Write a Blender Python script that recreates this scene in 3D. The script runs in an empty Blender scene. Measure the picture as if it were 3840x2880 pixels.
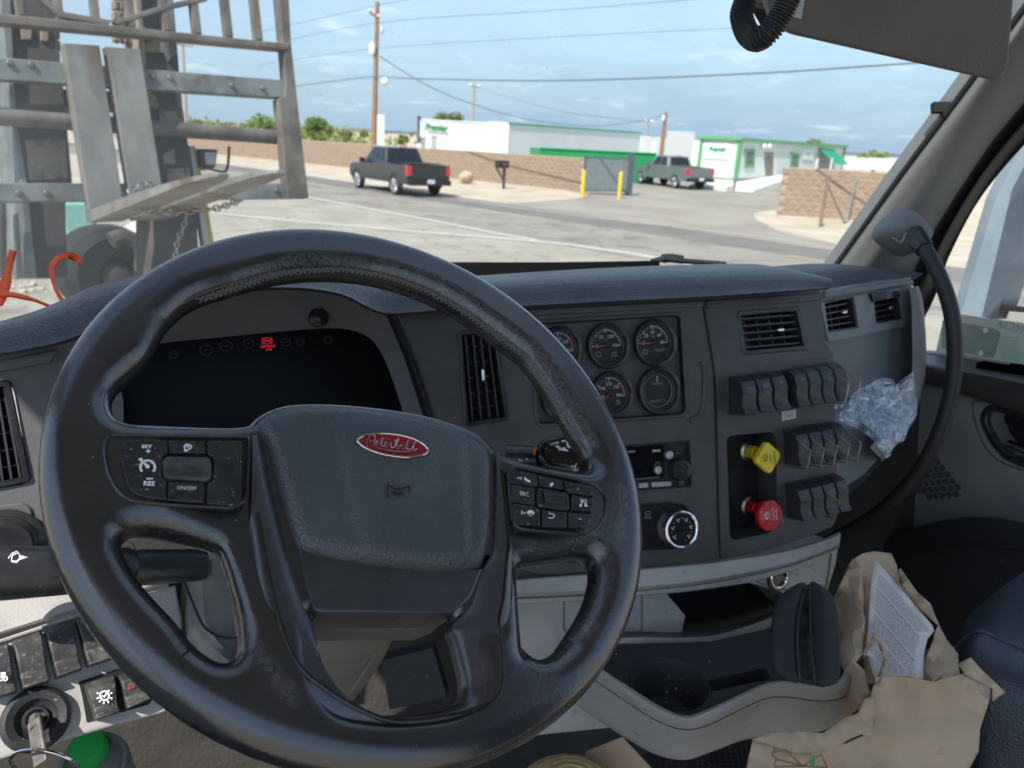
import bpy, bmesh, math, random
import numpy as np
from math import sin, cos, radians, pi, sqrt, atan2, hypot
from mathutils import Vector, noise as mnoise

random.seed(7); rng = np.random.default_rng(7)
sc = bpy.context.scene
COL = sc.collection

# ------------------------------------------------------------------ camera
CAM = np.array([0.0, 0.0, 2.45]); FPX = 2777.6          # focal length in photograph pixels
psi, pit, rol = radians(22), radians(18.3), radians(2.7)
cd_ = np.array([sin(psi)*cos(pit), cos(psi)*cos(pit), -sin(pit)])
r0_ = np.array([cos(psi), -sin(psi), 0]); u0_ = np.cross(r0_, cd_)
cr_ = cos(rol)*r0_ + sin(rol)*u0_; cu_ = cos(rol)*u0_ - sin(rol)*r0_
cam = bpy.data.cameras.new('camera'); camo = bpy.data.objects.new('camera', cam); COL.objects.link(camo)
from mathutils import Matrix
camo.matrix_world = Matrix(((cr_[0], cu_[0], -cd_[0], 0), (cr_[1], cu_[1], -cd_[1], 0), (cr_[2], cu_[2], -cd_[2], CAM[2]), (0, 0, 0, 1)))
cam.sensor_fit = 'HORIZONTAL'; cam.sensor_width = 36; cam.lens = 36*FPX/3840
cam.clip_start = 0.02; cam.clip_end = 9000
cam.dof.use_dof = True; cam.dof.focus_distance = 0.62; cam.dof.aperture_fstop = 10.5
sc.camera = camo

# ------------------------------------------------------------------ sky and sun
SUN_AZ, SUN_EL = radians(-131), radians(50)      # azimuth clockwise from +Y (truck forward)
SUNV = np.array([sin(SUN_AZ)*cos(SUN_EL), cos(SUN_AZ)*cos(SUN_EL), sin(SUN_EL)])
world = bpy.data.worlds.new('World'); sc.world = world; world.use_nodes = True
wn, wl = world.node_tree.nodes, world.node_tree.links
wn.clear()
wout = wn.new('ShaderNodeOutputWorld'); wbg = wn.new('ShaderNodeBackground'); wbg.inputs[1].default_value = 0.12
sky = wn.new('ShaderNodeTexSky'); sky.sky_type = 'NISHITA'; sky.sun_disc = False
sky.sun_elevation = SUN_EL; sky.sun_rotation = SUN_AZ; sky.air_density = 1.0; sky.dust_density = 0.6; sky.ozone_density = 1.4
def W(t, **k):
    n = wn.new(t)
    for a, b in k.items(): setattr(n, a, b)
    return n
tc = W('ShaderNodeTexCoord'); sep = W('ShaderNodeSeparateXYZ'); wl.new(tc.outputs['Generated'], sep.inputs[0])
zz = W('ShaderNodeMath', operation='ADD'); wl.new(sep.outputs[2], zz.inputs[0]); zz.inputs[1].default_value = 0.10
dv = W('ShaderNodeVectorMath', operation='DIVIDE'); cmb = W('ShaderNodeCombineXYZ')
for i in range(3): wl.new(zz.outputs[0], cmb.inputs[i])
wl.new(tc.outputs['Generated'], dv.inputs[0]); wl.new(cmb.outputs[0], dv.inputs[1])
def wnoise(scale, detail, rough, lo, hi, vec, dist=0.0):
    n = W('ShaderNodeTexNoise'); n.inputs['Scale'].default_value = scale; n.inputs['Detail'].default_value = detail
    n.inputs['Roughness'].default_value = rough; n.inputs['Distortion'].default_value = dist
    wl.new(vec, n.inputs['Vector'])
    m = W('ShaderNodeMapRange'); m.inputs[1].default_value = lo; m.inputs[2].default_value = hi; m.clamp = True
    wl.new(n.outputs[0], m.inputs[0]); return m.outputs[0]
thin = wnoise(0.42, 7, 0.6, 0.34, 0.70, dv.outputs[0], 0.9)        # broad veils
puff = wnoise(1.9, 7, 0.6, 0.58, 0.80, dv.outputs[0], 0.3)          # small bright puffs
mx1 = W('ShaderNodeMix', data_type='RGBA'); mx1.inputs[7].default_value = (3.35, 3.95, 4.4, 1)
fa = W('ShaderNodeMath', operation='MULTIPLY'); fa.inputs[1].default_value = 0.78; wl.new(thin, fa.inputs[0])
wl.new(fa.outputs[0], mx1.inputs[0]); wl.new(sky.outputs[0], mx1.inputs[6])
mx2 = W('ShaderNodeMix', data_type='RGBA'); mx2.inputs[7].default_value = (6.6, 6.8, 6.8, 1)
fb = W('ShaderNodeMath', operation='MULTIPLY'); fb.inputs[1].default_value = 0.40; wl.new(puff, fb.inputs[0])
wl.new(fb.outputs[0], mx2.inputs[0])
# low bank of blue grey cloud all round the horizon
bk = W('ShaderNodeMapRange'); bk.interpolation_type = 'SMOOTHSTEP'; bk.inputs[1].default_value = .30; bk.inputs[2].default_value = -.02; bk.inputs[3].default_value = 0; bk.inputs[4].default_value = .88; wl.new(sep.outputs[2], bk.inputs[0])
bkc = W('ShaderNodeMix', data_type='RGBA'); bkc.inputs[6].default_value = (1.35, 2.15, 3.25, 1); bkc.inputs[7].default_value = (2.1, 2.9, 3.8, 1); wl.new(wnoise(1.6, 5, .55, .35, .7, tc.outputs['Generated'], .5), bkc.inputs[0])
mx0 = W('ShaderNodeMix', data_type='RGBA'); wl.new(bk.outputs[0], mx0.inputs[0]); wl.new(mx1.outputs[2], mx0.inputs[6]); wl.new(bkc.outputs[2], mx0.inputs[7]); wl.new(mx0.outputs[2], mx2.inputs[6])
wl.new(mx2.outputs[2], wbg.inputs[0]); wl.new(wbg.outputs[0], wout.inputs[0])

sl = bpy.data.lights.new('sun', 'SUN'); sl.energy = 3.4; sl.angle = radians(0.53); sl.color = (1, 0.955, 0.88)
so = bpy.data.objects.new('sun', sl); COL.objects.link(so)
so.rotation_euler = Vector(-SUNV).to_track_quat('-Z', 'Y').to_euler()
sc.view_settings.view_transform = 'Standard'; sc.view_settings.look = 'None'; sc.view_settings.gamma = 1
sc.view_settings.use_curve_mapping = False; sc.view_settings.exposure = 0.95
sc.cycles.max_bounces = 8; sc.cycles.transparent_max_bounces = 12; sc.cycles.caustics_reflective = False; sc.cycles.caustics_refractive = False

# ------------------------------------------------------------------ measuring helpers (photograph pixel -> point on a real plane)
TL = dict(A=(0,0,.57866),B=(1100,0,.57866),C=(2200,0,.74141),D=(0,800,.57866),E=(0,1600,.77155),F=(1200,1500,.57866),G=(1900,1050,.40687),
 H=(2600,1000,.56058),I=(2600,1300,.48209),J=(2200,1600,.40687),K=(2060,2000,.57866),L=(2900,1950,.56052),M=(3200,700,.48229),O=(0,0,1.73599),
 N=(0,1000,.7231),P=(0,2150,.4401),Q=(600,2000,.76853),T=(400,950,.67812),V=(3250,1100,.60266),a=(1300,1590,.16275),b=(380,1600,.27125),
 c=(1860,1600,.25316),e=(1250,500,.51989),g=(2300,400,.5425),S=(0,0,1))
def ray(t, x, y):
    a, b, k = TL[t]
    return (a+x*k-1920)/FPX*cr_ - (b+y*k-1440)/FPX*cu_ + cd_
def AD(t, x, y, d): return CAM + ray(t, x, y)*d
def AX(t, x, y, v): r = ray(t, x, y); return CAM + r*((v-CAM[0])/r[0])
def AY(t, x, y, v): r = ray(t, x, y); return CAM + r*((v-CAM[1])/r[1])
def AZ(t, x, y, v): r = ray(t, x, y); return CAM + r*((v-CAM[2])/r[2])
class Fr:
    """a plane in the place: origin, u to the right, v up, n towards the viewer"""
    def __init__(s, o, u, v):
        s.o = np.array(o, float); s.u = np.array(u, float); s.v = np.array(v, float); s.n = np.cross(s.u, s.v)
    def uv(s, t, x, y, w=0.0):
        r = ray(t, x, y); o = s.o + s.n*w; p = CAM + r*(((o-CAM) @ s.n)/(r @ s.n)) - s.o
        return (p @ s.u, p @ s.v)
    def q(s, t, pts, w=0.0): return [s.uv(t, x, y, w) for x, y in pts]
    def P(s, u, v, w=0.0): return s.o + s.u*u + s.v*v + s.n*w
    def px(s, t, x, y, w=0.0): return s.P(*s.uv(t, x, y, w), w)
    def sub(s, u, v, w=0.0, rot=0.0):
        c, k = cos(rot), sin(rot); return Fr(s.P(u, v, w), s.u*c+s.v*k, s.v*c-s.u*k)
def frame(o, az, tilt):
    a, t = radians(az), radians(tilt); h = np.array([-sin(a), cos(a), 0])
    return Fr(o, (cos(a), sin(a), 0), h*sin(t)+np.array([0, 0, cos(t)]))

# ------------------------------------------------------------------ object helpers
BASE = {}
def setp(o, label=None, cat=None, group=None, kind=None):
    if label: o['label'] = label
    if cat: o['category'] = cat
    if group: o['group'] = group
    if kind: o['kind'] = kind
    return o
def thing(name, label, cat, loc, group=None):
    o = bpy.data.objects.new(name, None); COL.objects.link(o); o.location = Vector(loc); o.empty_display_size = 0.1
    BASE[o] = np.array(loc, float); return setp(o, label, cat, group)
def mk(name, V, F, mat, parent=None, smooth=True, ang=35, label=None, cat=None, group=None, kind=None):
    V = np.asarray(V, float)
    if parent is not None: b = BASE[parent]
    else: b = (V.min(0)+V.max(0))/2; b[2] = V[:, 2].min()
    me = bpy.data.meshes.new(name); me.from_pydata((V-b).tolist(), [], F); me.update(); me.validate()
    o = bpy.data.objects.new(name, me); COL.objects.link(o)
    if mat is not None: me.materials.append(MATS[mat] if isinstance(mat, str) else mat)
    if parent is not None: o.parent = parent
    else: o.location = Vector(b)
    BASE[o] = b
    if smooth:
        me.polygons.foreach_set('use_smooth', [True]*len(me.polygons))
        me.set_sharp_from_angle(angle=radians(ang))
    return setp(o, label, cat, group, kind)
def ccw(p):
    a = sum(p[i][0]*p[(i+1) % len(p)][1]-p[(i+1) % len(p)][0]*p[i][1] for i in range(len(p)))
    return list(p) if a > 0 else list(p)[::-1]
def inset(p, d):
    n = len(p); out = []
    for i in range(n):
        a, b, c = np.array(p[i-1]), np.array(p[i]), np.array(p[(i+1) % n])
        e1, e2 = b-a, c-b; l1, l2 = np.linalg.norm(e1)+1e-12, np.linalg.norm(e2)+1e-12
        n1 = np.array([-e1[1], e1[0]])/l1; n2 = np.array([-e2[1], e2[0]])/l2
        m = n1+n2; k = 1+n1 @ n2
        m = m/max(k, 0.45); out.append(b+m*d)
    P = np.array(p, float); E0 = np.roll(P, -1, 0)-P; O = np.array(out)
    for _ in range(12):                    # edges that turned over at tight corners collapse to their middle
        bad = np.where(((np.roll(O, -1, 0)-O)*E0).sum(1) < 0)[0]
        if not len(bad): break
        for i in bad: j = (i+1) % n; mid = (O[i]+O[j])/2; O[i] = mid; O[j] = mid
        for i in bad:
            j = (i+1) % n; h, k = (i-1) % n, (j+1) % n
            if ((O[i]-O[h]) @ E0[h]) < 0: O[h] = O[i]
            if ((O[k]-O[j]) @ E0[j]) < 0: O[k] = O[j]
    return [tuple(q) for q in O]
def rpoly(pts, r, n=4):
    pts = ccw(pts); out = []; N = len(pts)
    for i in range(N):
        a, b, c = np.array(pts[i-1]), np.array(pts[i]), np.array(pts[(i+1) % N])
        la, lc = np.linalg.norm(a-b), np.linalg.norm(c-b); rr = min(r if not hasattr(r, '__len__') else r[i], la*.48, lc*.48)
        p, q = b+(a-b)/la*rr, b+(c-b)/lc*rr
        for k in range(n+1):
            t = k/n; out.append(tuple(p*(1-t)**2+2*b*t*(1-t)+q*t*t))
    return out
def rrect(w, h, r, n=4, cu=0, cv=0): return rpoly([(cu-w/2, cv-h/2), (cu+w/2, cv-h/2), (cu+w/2, cv+h/2), (cu-w/2, cv+h/2)], r, n)
def circ(cu, cv, r, n=28, r2=None): return [(cu+r*cos(2*pi*i/n), cv+(r2 or r)*sin(2*pi*i/n)) for i in range(n)]
def cr(pts, n=8, closed=False):
    """Catmull-Rom through points (any dimension)"""
    P = [np.array(p, float) for p in pts]; N = len(P); out = []
    for i in range(N if closed else N-1):
        g = (lambda k: P[k % N]) if closed else (lambda k: P[min(max(k, 0), N-1)])
        a, b, c, d = g(i-1), g(i), g(i+1), g(i+2)
        for k in range(n):
            t = k/n; out.append(.5*((2*b)+(c-a)*t+(2*a-5*b+4*c-d)*t*t+(3*b-a-3*c+d)*t**3))
    if not closed: out.append(P[-1])
    return out
def resamp(pts, n):
    P = np.array(pts, float); s = np.r_[0, np.cumsum(np.linalg.norm(np.diff(P, axis=0), axis=1))]; t = np.linspace(0, s[-1], n)
    return np.stack([np.interp(t, s, P[:, k]) for k in range(P.shape[1])], 1)
class MB:
    def __init__(s): s.v = []; s.f = []
    def add(s, V, F):
        o = len(s.v); s.v += [tuple(map(float, p)) for p in V]; s.f += [tuple(i+o for i in f) for f in F]; return s
    def build(s, name, mat, parent=None, **k): return mk(name, s.v, s.f, mat, parent, **k)
    def box(s, c, dx, dy, dz, ax=None):
        ax = ax or (np.array([1, 0, 0]), np.array([0, 1, 0]), np.array([0, 0, 1])); c = np.array(c, float)
        V = [c+ax[0]*dx/2*i+ax[1]*dy/2*j+ax[2]*dz/2*k for k in (-1, 1) for j in (-1, 1) for i in (-1, 1)]
        return s.add(V, [(0, 2, 3, 1), (4, 5, 7, 6), (0, 1, 5, 4), (2, 6, 7, 3), (0, 4, 6, 2), (1, 3, 7, 5)])
    def hexa(s, b, t):
        n = len(b); return s.add(list(b)+list(t), [tuple(range(n))[::-1], tuple(range(n, 2*n))]+[(i, (i+1) % n, n+(i+1) % n, n+i) for i in range(n)])
    def rings(s, R, cap0=True, cap1=True, closed=True):
        n = len(R[0]); V = [p for r in R for p in r]; F = []
        for k in range(len(R)-1):
            for i in range(n if closed else n-1): j = (i+1) % n; F.append((k*n+i, k*n+j, (k+1)*n+j, (k+1)*n+i))
        if cap0: F.append(tuple(range(n))[::-1])
        if cap1: F.append(tuple(range((len(R)-1)*n, len(R)*n)))
        return s.add(V, F)
    def slab(s, F, poly, w0, w1, ch=0.0, seg=3, taper=0.0):
        poly = ccw(poly); R = [[F.P(u, v, w0) for u, v in (inset(poly, -taper) if taper else poly)]]
        if ch <= 0: R.append([F.P(u, v, w1) for u, v in poly])
        else:
            sg = 1 if w1 > w0 else -1
            for k in range(seg+1):
                a = pi/2*k/seg; R.append([F.P(u, v, w1-sg*ch*(1-sin(a))) for u, v in inset(poly, ch*(1-cos(a)))])
            R.append([F.P(u, v, w1) for u, v in inset(poly, ch*1.35)])
        return s.rings(R)
    def ring(s, F, outer, inner, w0, w1, ch=0.0, wi=None):
        """a bezel: outer wall, rounded top, inner wall down to wi"""
        wi = w0 if wi is None else wi
        if ch > 0: prof = [(outer, w0), (outer, w1-ch), (inset(outer, ch), w1), (inset(inner, -ch), w1), (inner, w1-ch), (inner, wi)]
        else: prof = [(outer, w0), (outer, w1), (inner, w1), (inner, wi)]
        return s.rings([[F.P(u, v, w) for u, v in p] for p, w in prof], False, False)
    def tube(s, pts, r, n=8, closed=False, caps=True):
        P = np.array(pts, float); N = len(P); R = []
        T = np.gradient(P, axis=0) if not closed else (np.roll(P, -1, 0)-np.roll(P, 1, 0))
        T = T/(np.linalg.norm(T, axis=1)[:, None]+1e-12)
        a = np.array([0, 0, 1.]) if abs(T[0][2]) < .9 else np.array([1., 0, 0]); x = np.cross(a, T[0]); x /= np.linalg.norm(x)
        for i in range(N):
            x = x-T[i]*(x @ T[i]); x /= np.linalg.norm(x)+1e-12; y = np.cross(T[i], x); rr = r[i] if hasattr(r, '__len__') else r
            R.append([P[i]+rr*(cos(2*pi*k/n)*x+sin(2*pi*k/n)*y) for k in range(n)])
        if closed: R.append(R[0])
        return s.rings(R, caps and not closed, caps and not closed)
    def loft(s, curves, n=40, m=None):
        C_ = [resamp(cr(c, 8) if len(c) > 2 else c, n) for c in curves]
        if m:
            G = np.array(C_); G2 = [resamp(cr(list(G[:, i]), 6), m) for i in range(n)]; C_ = [np.array([G2[i][k] for i in range(n)]) for k in range(m)]
        return s.rings([list(c) for c in C_], False, False, closed=False)
    def lathe(s, F, prof, n=28):
        return s.rings([[F.P(r*cos(2*pi*i/n), r*sin(2*pi*i/n), w) for i in range(n)] for r, w in prof])
    def ball(s, c, rx, ry=None, rz=None, n=12, m=8, jit=0):
        ry = ry or rx; rz = rz or rx; R = []
        for j in range(m+1):
            t = pi*j/m; R.append([np.array(c)+np.array([rx*sin(t)*cos(2*pi*i/n), ry*sin(t)*sin(2*pi*i/n), rz*cos(t)])*(1+(random.uniform(-jit, jit) if 0 < j < m else 0)) for i in range(n)])
        return s.rings(R[::-1])
def text(F, body, u, v, size, mat, parent, w=0.0008, rot=0.0, al='CENTER', shear=0.0, ext=0.0, sx=1.0, name='lettering', bold=0.0):
    cu = bpy.data.curves.new('txt', 'FONT'); cu.body = body; cu.size = size; cu.align_x = al; cu.align_y = 'CENTER'; cu.shear = shear; cu.extrude = ext
    cu.resolution_u = 2; cu.offset = bold
    o = bpy.data.objects.new('txt', cu); me = o.to_mesh()
    c, k = cos(rot), sin(rot)
    V = [F.P(u+p.co.x*sx*c-p.co.y*k, v+p.co.x*sx*k+p.co.y*c, w+p.co.z) for p in me.vertices]; Fc = [tuple(p.vertices) for p in me.polygons]
    o.to_mesh_clear(); bpy.data.objects.remove(o); bpy.data.curves.remove(cu)
    if not V: return None
    return mk(name, V, Fc, mat, parent, smooth=False)
def flat(F, poly, w, mat, parent, name): return mk(name, [F.P(u, v, w) for u, v in ccw(poly)], [tuple(range(len(poly)))], mat, parent, smooth=False)
def stroke(F, pts, wd, w=0.0008, closed=False):
    """flat ribbon along a 2-d polyline; returns verts, faces"""
    P = np.array(pts, float); N = len(P); T = np.gradient(P, axis=0) if not closed else np.roll(P, -1, 0)-np.roll(P, 1, 0)
    T /= np.linalg.norm(T, axis=1)[:, None]+1e-12; Nn = np.stack([-T[:, 1], T[:, 0]], 1)*wd/2
    V = [F.P(*p, w) for p in np.concatenate([P+Nn, P-Nn])]
    Fc = [(i, i+N, (i+1) % N+N, (i+1) % N) for i in range(N if closed else N-1)]
    return V, Fc
def copytree(o, dloc, parent=None):
    c = o.copy(); COL.objects.link(c); c.parent = parent
    if parent is None: c.location = o.location + Vector(dloc)
    for ch in o.children: copytree(ch, None, c)
    return c
def heightfield(outer, holes, hfun, res, F, back=None):
    """closed surface over a 2-d region; height from the distance to its outline; outline vertices snapped on it"""
    segs = []
    for lp in [outer]+holes:
        lp = np.array(lp); segs.append((lp, np.roll(lp, -1, 0)))
    A = np.concatenate([a for a, b in segs]); Bb = np.concatenate([b for a, b in segs]); D = Bb-A; L2 = (D**2).sum(1)+1e-15
    lo = A.min(0)-res*1.5; hi = A.max(0)+res*1.5; nx, ny = int((hi[0]-lo[0])/res)+1, int((hi[1]-lo[1])/res)+1
    X, Yg = np.meshgrid(lo[0]+res*np.arange(nx), lo[1]+res*np.arange(ny)); Pt = np.stack([X.ravel(), Yg.ravel()], 1)
    dist = np.empty(len(Pt)); near = np.empty_like(Pt); ins = np.zeros(len(Pt), bool)
    for i0 in range(0, len(Pt), 4000):
        p = Pt[i0:i0+4000]; r = p[:, None]-A[None]; t = np.clip((r*D).sum(2)/L2, 0, 1); c = A+t[..., None]*D; d2 = ((p[:, None]-c)**2).sum(2)
        k = d2.argmin(1); dist[i0:i0+4000] = np.sqrt(d2[np.arange(len(p)), k]); near[i0:i0+4000] = c[np.arange(len(p)), k]
        cond = (A[None, :, 1] > p[:, None, 1]) != (Bb[None, :, 1] > p[:, None, 1])
        xi = D[None, :, 0]*(p[:, None, 1]-A[None, :, 1])/(D[None, :, 1]+1e-18)+A[None, :, 0]
        ins[i0:i0+4000] = ((cond & (p[:, None, 0] < xi)).sum(1) % 2) == 1
    g = ins.reshape(ny, nx); idx = np.arange(nx*ny).reshape(ny, nx)
    q = np.stack([idx[:-1, :-1], idx[:-1, 1:], idx[1:, 1:], idx[1:, :-1]], -1).reshape(-1, 4); keep = ins[q].any(1); q = q[keep]
    used = np.unique(q); mp = -np.ones(nx*ny, int); mp[used] = np.arange(len(used))
    snap = (~ins[used]) | (dist[used] < res*.3); xy = Pt[used].copy(); xy[snap] = near[used][snap]; dd = np.where(snap, 0, dist[used])
    h = hfun(dd, xy); hb = (back(dd, xy) if back else -h)
    n = len(used); V = np.concatenate([F.o+np.outer(xy[:, 0], F.u)+np.outer(xy[:, 1], F.v)+np.outer(h, F.n), F.o+np.outer(xy[:, 0], F.u)+np.outer(xy[:, 1], F.v)+np.outer(hb, F.n)])
    ft = mp[q]; fb_ = ft[:, ::-1]+n
    return V, ft.tolist()+fb_.tolist()

# ------------------------------------------------------------------ materials
MATS = {}
def mat(name, c, r=.5, m=0.0, spec=.5, bump=None, c2=None, ns=8, lo=.4, hi=.6, det=4, dust=None, coat=0.0, emit=None, alpha=None, rvar=0.0, stretch=None, trans=0.0, crack=None):
    """bump=(kind, scale, distance); c2 noise-mixed second colour; dust=(colour, scale, lo, hi)"""
    M = bpy.data.materials.new(name); M.use_nodes = True; MATS[name] = M
    N, L = M.node_tree.nodes, M.node_tree.links; b = N['Principled BSDF']
    b.inputs['Base Color'].default_value = (*c, 1); b.inputs['Roughness'].default_value = r; b.inputs['Metallic'].default_value = m
    b.inputs['Specular IOR Level'].default_value = spec; b.inputs['Coat Weight'].default_value = coat
    if trans: b.inputs['Transmission Weight'].default_value = trans
    if emit: b.inputs['Emission Color'].default_value = (*emit[0], 1); b.inputs['Emission Strength'].default_value = emit[1]
    if alpha is not None: b.inputs['Alpha'].default_value = alpha
    t = N.new('ShaderNodeTexCoord'); vec = t.outputs['Object']
    if stretch:
        mp = N.new('ShaderNodeMapping'); mp.inputs['Scale'].default_value = stretch; L.new(vec, mp.inputs[0]); vec = mp.outputs[0]
    def nz(scale, detail, lo_, hi_, rough=.55):
        n = N.new('ShaderNodeTexNoise'); n.inputs['Scale'].default_value = scale; n.inputs['Detail'].default_value = detail; n.inputs['Roughness'].default_value = rough; L.new(vec, n.inputs['Vector'])
        g = N.new('ShaderNodeMapRange'); g.inputs[1].default_value = lo_; g.inputs[2].default_value = hi_; L.new(n.outputs[0], g.inputs[0]); return g.outputs[0]
    col = None
    if c2:
        x = N.new('ShaderNodeMix'); x.data_type = 'RGBA'; x.inputs[6].default_value = (*c, 1); x.inputs[7].default_value = (*c2, 1); L.new(nz(ns, det, lo, hi), x.inputs[0]); col = x.outputs[2]
    if dust:
        x = N.new('ShaderNodeMix'); x.data_type = 'RGBA'; x.inputs[7].default_value = (*dust[0], 1)
        if col: L.new(col, x.inputs[6])
        else: x.inputs[6].default_value = (*c, 1)
        L.new(nz(dust[1], 3, dust[2], dust[3]), x.inputs[0]); col = x.outputs[2]
    if crack:
        sc_, wd_, cc_ = crack; nn = N.new('ShaderNodeTexNoise'); nn.inputs['Scale'].default_value = sc_*4; nn.inputs['Detail'].default_value = 4; L.new(vec, nn.inputs['Vector'])
        va = N.new('ShaderNodeVectorMath'); va.operation = 'MULTIPLY_ADD'; va.inputs[1].default_value = (.5/sc_,)*3; L.new(nn.outputs['Color'], va.inputs[0]); L.new(vec, va.inputs[2])
        vo = N.new('ShaderNodeTexVoronoi'); vo.feature = 'DISTANCE_TO_EDGE'; vo.inputs['Scale'].default_value = sc_; L.new(va.outputs[0], vo.inputs['Vector'])
        g = N.new('ShaderNodeMapRange'); g.inputs[1].default_value = 0; g.inputs[2].default_value = wd_; g.inputs[3].default_value = .75; g.inputs[4].default_value = 0; L.new(vo.outputs['Distance'], g.inputs[0])
        x = N.new('ShaderNodeMix'); x.data_type = 'RGBA'; x.inputs[7].default_value = (*cc_, 1); L.new(g.outputs[0], x.inputs[0])
        if col: L.new(col, x.inputs[6])
        else: x.inputs[6].default_value = (*c, 1)
        col = x.outputs[2]
    if col: L.new(col, b.inputs['Base Color'])
    if rvar: 
        g = nz(ns*1.7, 3, .3, .7); a = N.new('ShaderNodeMapRange'); a.inputs[3].default_value = max(0, r-rvar); a.inputs[4].default_value = min(1, r+rvar); L.new(g, a.inputs[0]); L.new(a.outputs[0], b.inputs['Roughness'])
    if bump:
        k, s_, d_ = bump; bn = N.new('ShaderNodeBump'); bn.inputs['Distance'].default_value = d_; bn.inputs['Strength'].default_value = 1.0
        if k == 'v':
            v = N.new('ShaderNodeTexVoronoi'); v.feature = 'SMOOTH_F1'; v.inputs['Scale'].default_value = s_; v.inputs['Smoothness'].default_value = .4; L.new(vec, v.inputs['Vector']); h = v.outputs['Distance']
        else:
            n = N.new('ShaderNodeTexNoise'); n.inputs['Scale'].default_value = s_; n.inputs['Detail'].default_value = 5; L.new(vec, n.inputs['Vector']); h = n.outputs[0]
        L.new(h, bn.inputs['Height']); L.new(bn.outputs[0], b.inputs['Normal'])
    return M
DUST = (.36, .33, .28)
mat('charcoal', (.054, .053, .0515), .40, bump=('n', 900, .0005), c2=(.068, .0665, .064), ns=30, dust=(DUST, 420, .74, .80))
mat('charcoal_light', (.115, .112, .114), .5, bump=('n', 900, .0005), c2=(.125, .124, .13), ns=30, dust=(DUST, 420, .74, .82))
mat('passenger_grey', (.115, .135, .145), .45, bump=('n', 800, .0003), c2=(.135, .15, .16), ns=14)
mat('pad', (.036, .038, .042), .36, bump=('v', 400, .0011), c2=(.055, .056, .060), ns=9, dust=(DUST, 300, .76, .82))
mat('pad_light', (.085, .087, .09), .5, bump=('v', 520, .0006), c2=(.10, .10, .105), ns=9)
mat('black_gloss', (.013, .013, .014), .16, c2=(.022, .021, .02), ns=40, dust=(DUST, 500, .70, .80), rvar=.08)
mat('black_satin', (.018, .019, .021), .27, c2=(.034, .034, .035), ns=25, dust=(DUST, 380, .72, .82), rvar=.12)
mat('black_void', (.006, .006, .007), .7)
mat('black_rough', (.022, .022, .024), .62, bump=('n', 500, .0003), dust=(DUST, 260, .68, .78))
mat('screen', (.005, .005, .0055), .3, dust=((.06, .06, .06), 420, .66, .85), spec=.12)
mat('beige', (.37, .352, .328), .55, bump=('v', 430, .0002), c2=(.42, .40, .372), ns=16, dust=((.16, .14, .12), 60, .62, .82))
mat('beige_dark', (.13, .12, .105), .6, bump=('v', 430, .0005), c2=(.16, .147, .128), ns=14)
mat('pillar', (.165, .168, .168), .62, bump=('n', 700, .0003), c2=(.185, .187, .186), ns=7)
mat('door_grey', (.25, .245, .232), .62, bump=('n', 700, .0003), c2=(.28, .275, .262), ns=10)
mat('chrome', (.75, .76, .78), .12, 1.0)
mat('steel', (.42, .41, .39), .32, 1.0, c2=(.30, .28, .26), ns=60)
mat('steel_wire', (.50, .44, .39), .3, 1.0)
mat('white_print', (.78, .79, .80), .5)
mat('dim_print', (.30, .31, .32), .55)
mat('faint_print', (.024, .024, .026), .5)
mat('red_print', (.55, .05, .05), .5)
mat('red_glow', (.3, .01, .02), .5, emit=((1, .03, .07), .32))
mat('needle', (.62, .06, .05), .5)
mat('badge_red', (.30, .004, .018), .13, coat=.6, c2=(.36, .008, .02), ns=60)
mat('yellow_knob', (.88, .66, .03), .38, c2=(.80, .59, .03), ns=60, dust=((.35, .27, .08), 160, .66, .8))
mat('red_knob', (.55, .012, .018), .34, c2=(.48, .012, .016), ns=60)
mat('rubber', (.02, .02, .021), .5, bump=('n', 300, .0003))
mat('seat_blue', (.020, .030, .045), .38, bump=('v', 420, .0007), c2=(.028, .038, .054), ns=10)
mat('kraft', (.48, .355, .23), .8, bump=('n', 26, .006), c2=(.55, .42, .285), ns=9, stretch=(1, 1, .6))
mat('kraft_print', (.26, .15, .07), .85)
mat('green_print', (.05, .33, .10), .8)
mat('paper', (.72, .69, .65), .75, c2=(.68, .65, .61), ns=12)
mat('ink', (.16, .15, .15), .8)
mat('fabric_black', (.016, .017, .020), .75, bump=('n', 1400, .0004))
mat('orange_tape', (.92, .13, .02), .4, c2=(.80, .09, .015), ns=60)
mat('green_cap', (.02, .33, .06), .4)
mat('lid_grey', (.15, .145, .14), .45, c2=(.18, .17, .16), ns=20)
mat('yellow_straw', (.62, .50, .26), .8, c2=(.45, .34, .15), ns=40)
mat('label_white', (.50, .51, .50), .5)
mat('silver_btn', (.45, .45, .46), .35, .3)
mat('strip_grey', (.15, .185, .20), .5, c2=(.18, .21, .225), ns=40)
mat('stalk_black', (.022, .023, .025), .35, c2=(.034, .034, .036), ns=30, dust=(DUST, 300, .70, .80), rvar=.1)
mat('stalk_gloss', (.010, .010, .011), .12, dust=((.10, .095, .085), 120, .60, .72))
def pxof(p):
    q = np.asarray(p)-CAM; z = q @ cd_; return 1920+FPX*(q @ cr_)/z, 1440-FPX*(q @ cu_)/z
def solve(fn, target, lo, hi, n=400):
    """parameter for which the point fn(t) is seen nearest to the photograph position target=(tile,x,y)"""
    a, c, k = TL[target[0]]; X, Y = a+target[1]*k, c+target[2]*k; best = (1e9, lo)
    for t in np.linspace(lo, hi, n):
        x, y = pxof(fn(t)); e = hypot(x-X, y-Y)
        if e < best[0]: best = (e, t)
    return best[1]
mat('window_far', (.12, .13, .14), .15); mat('door_brown', (.22, .19, .16), .6); mat('step_brown', (.30, .27, .22), .8)
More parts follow.
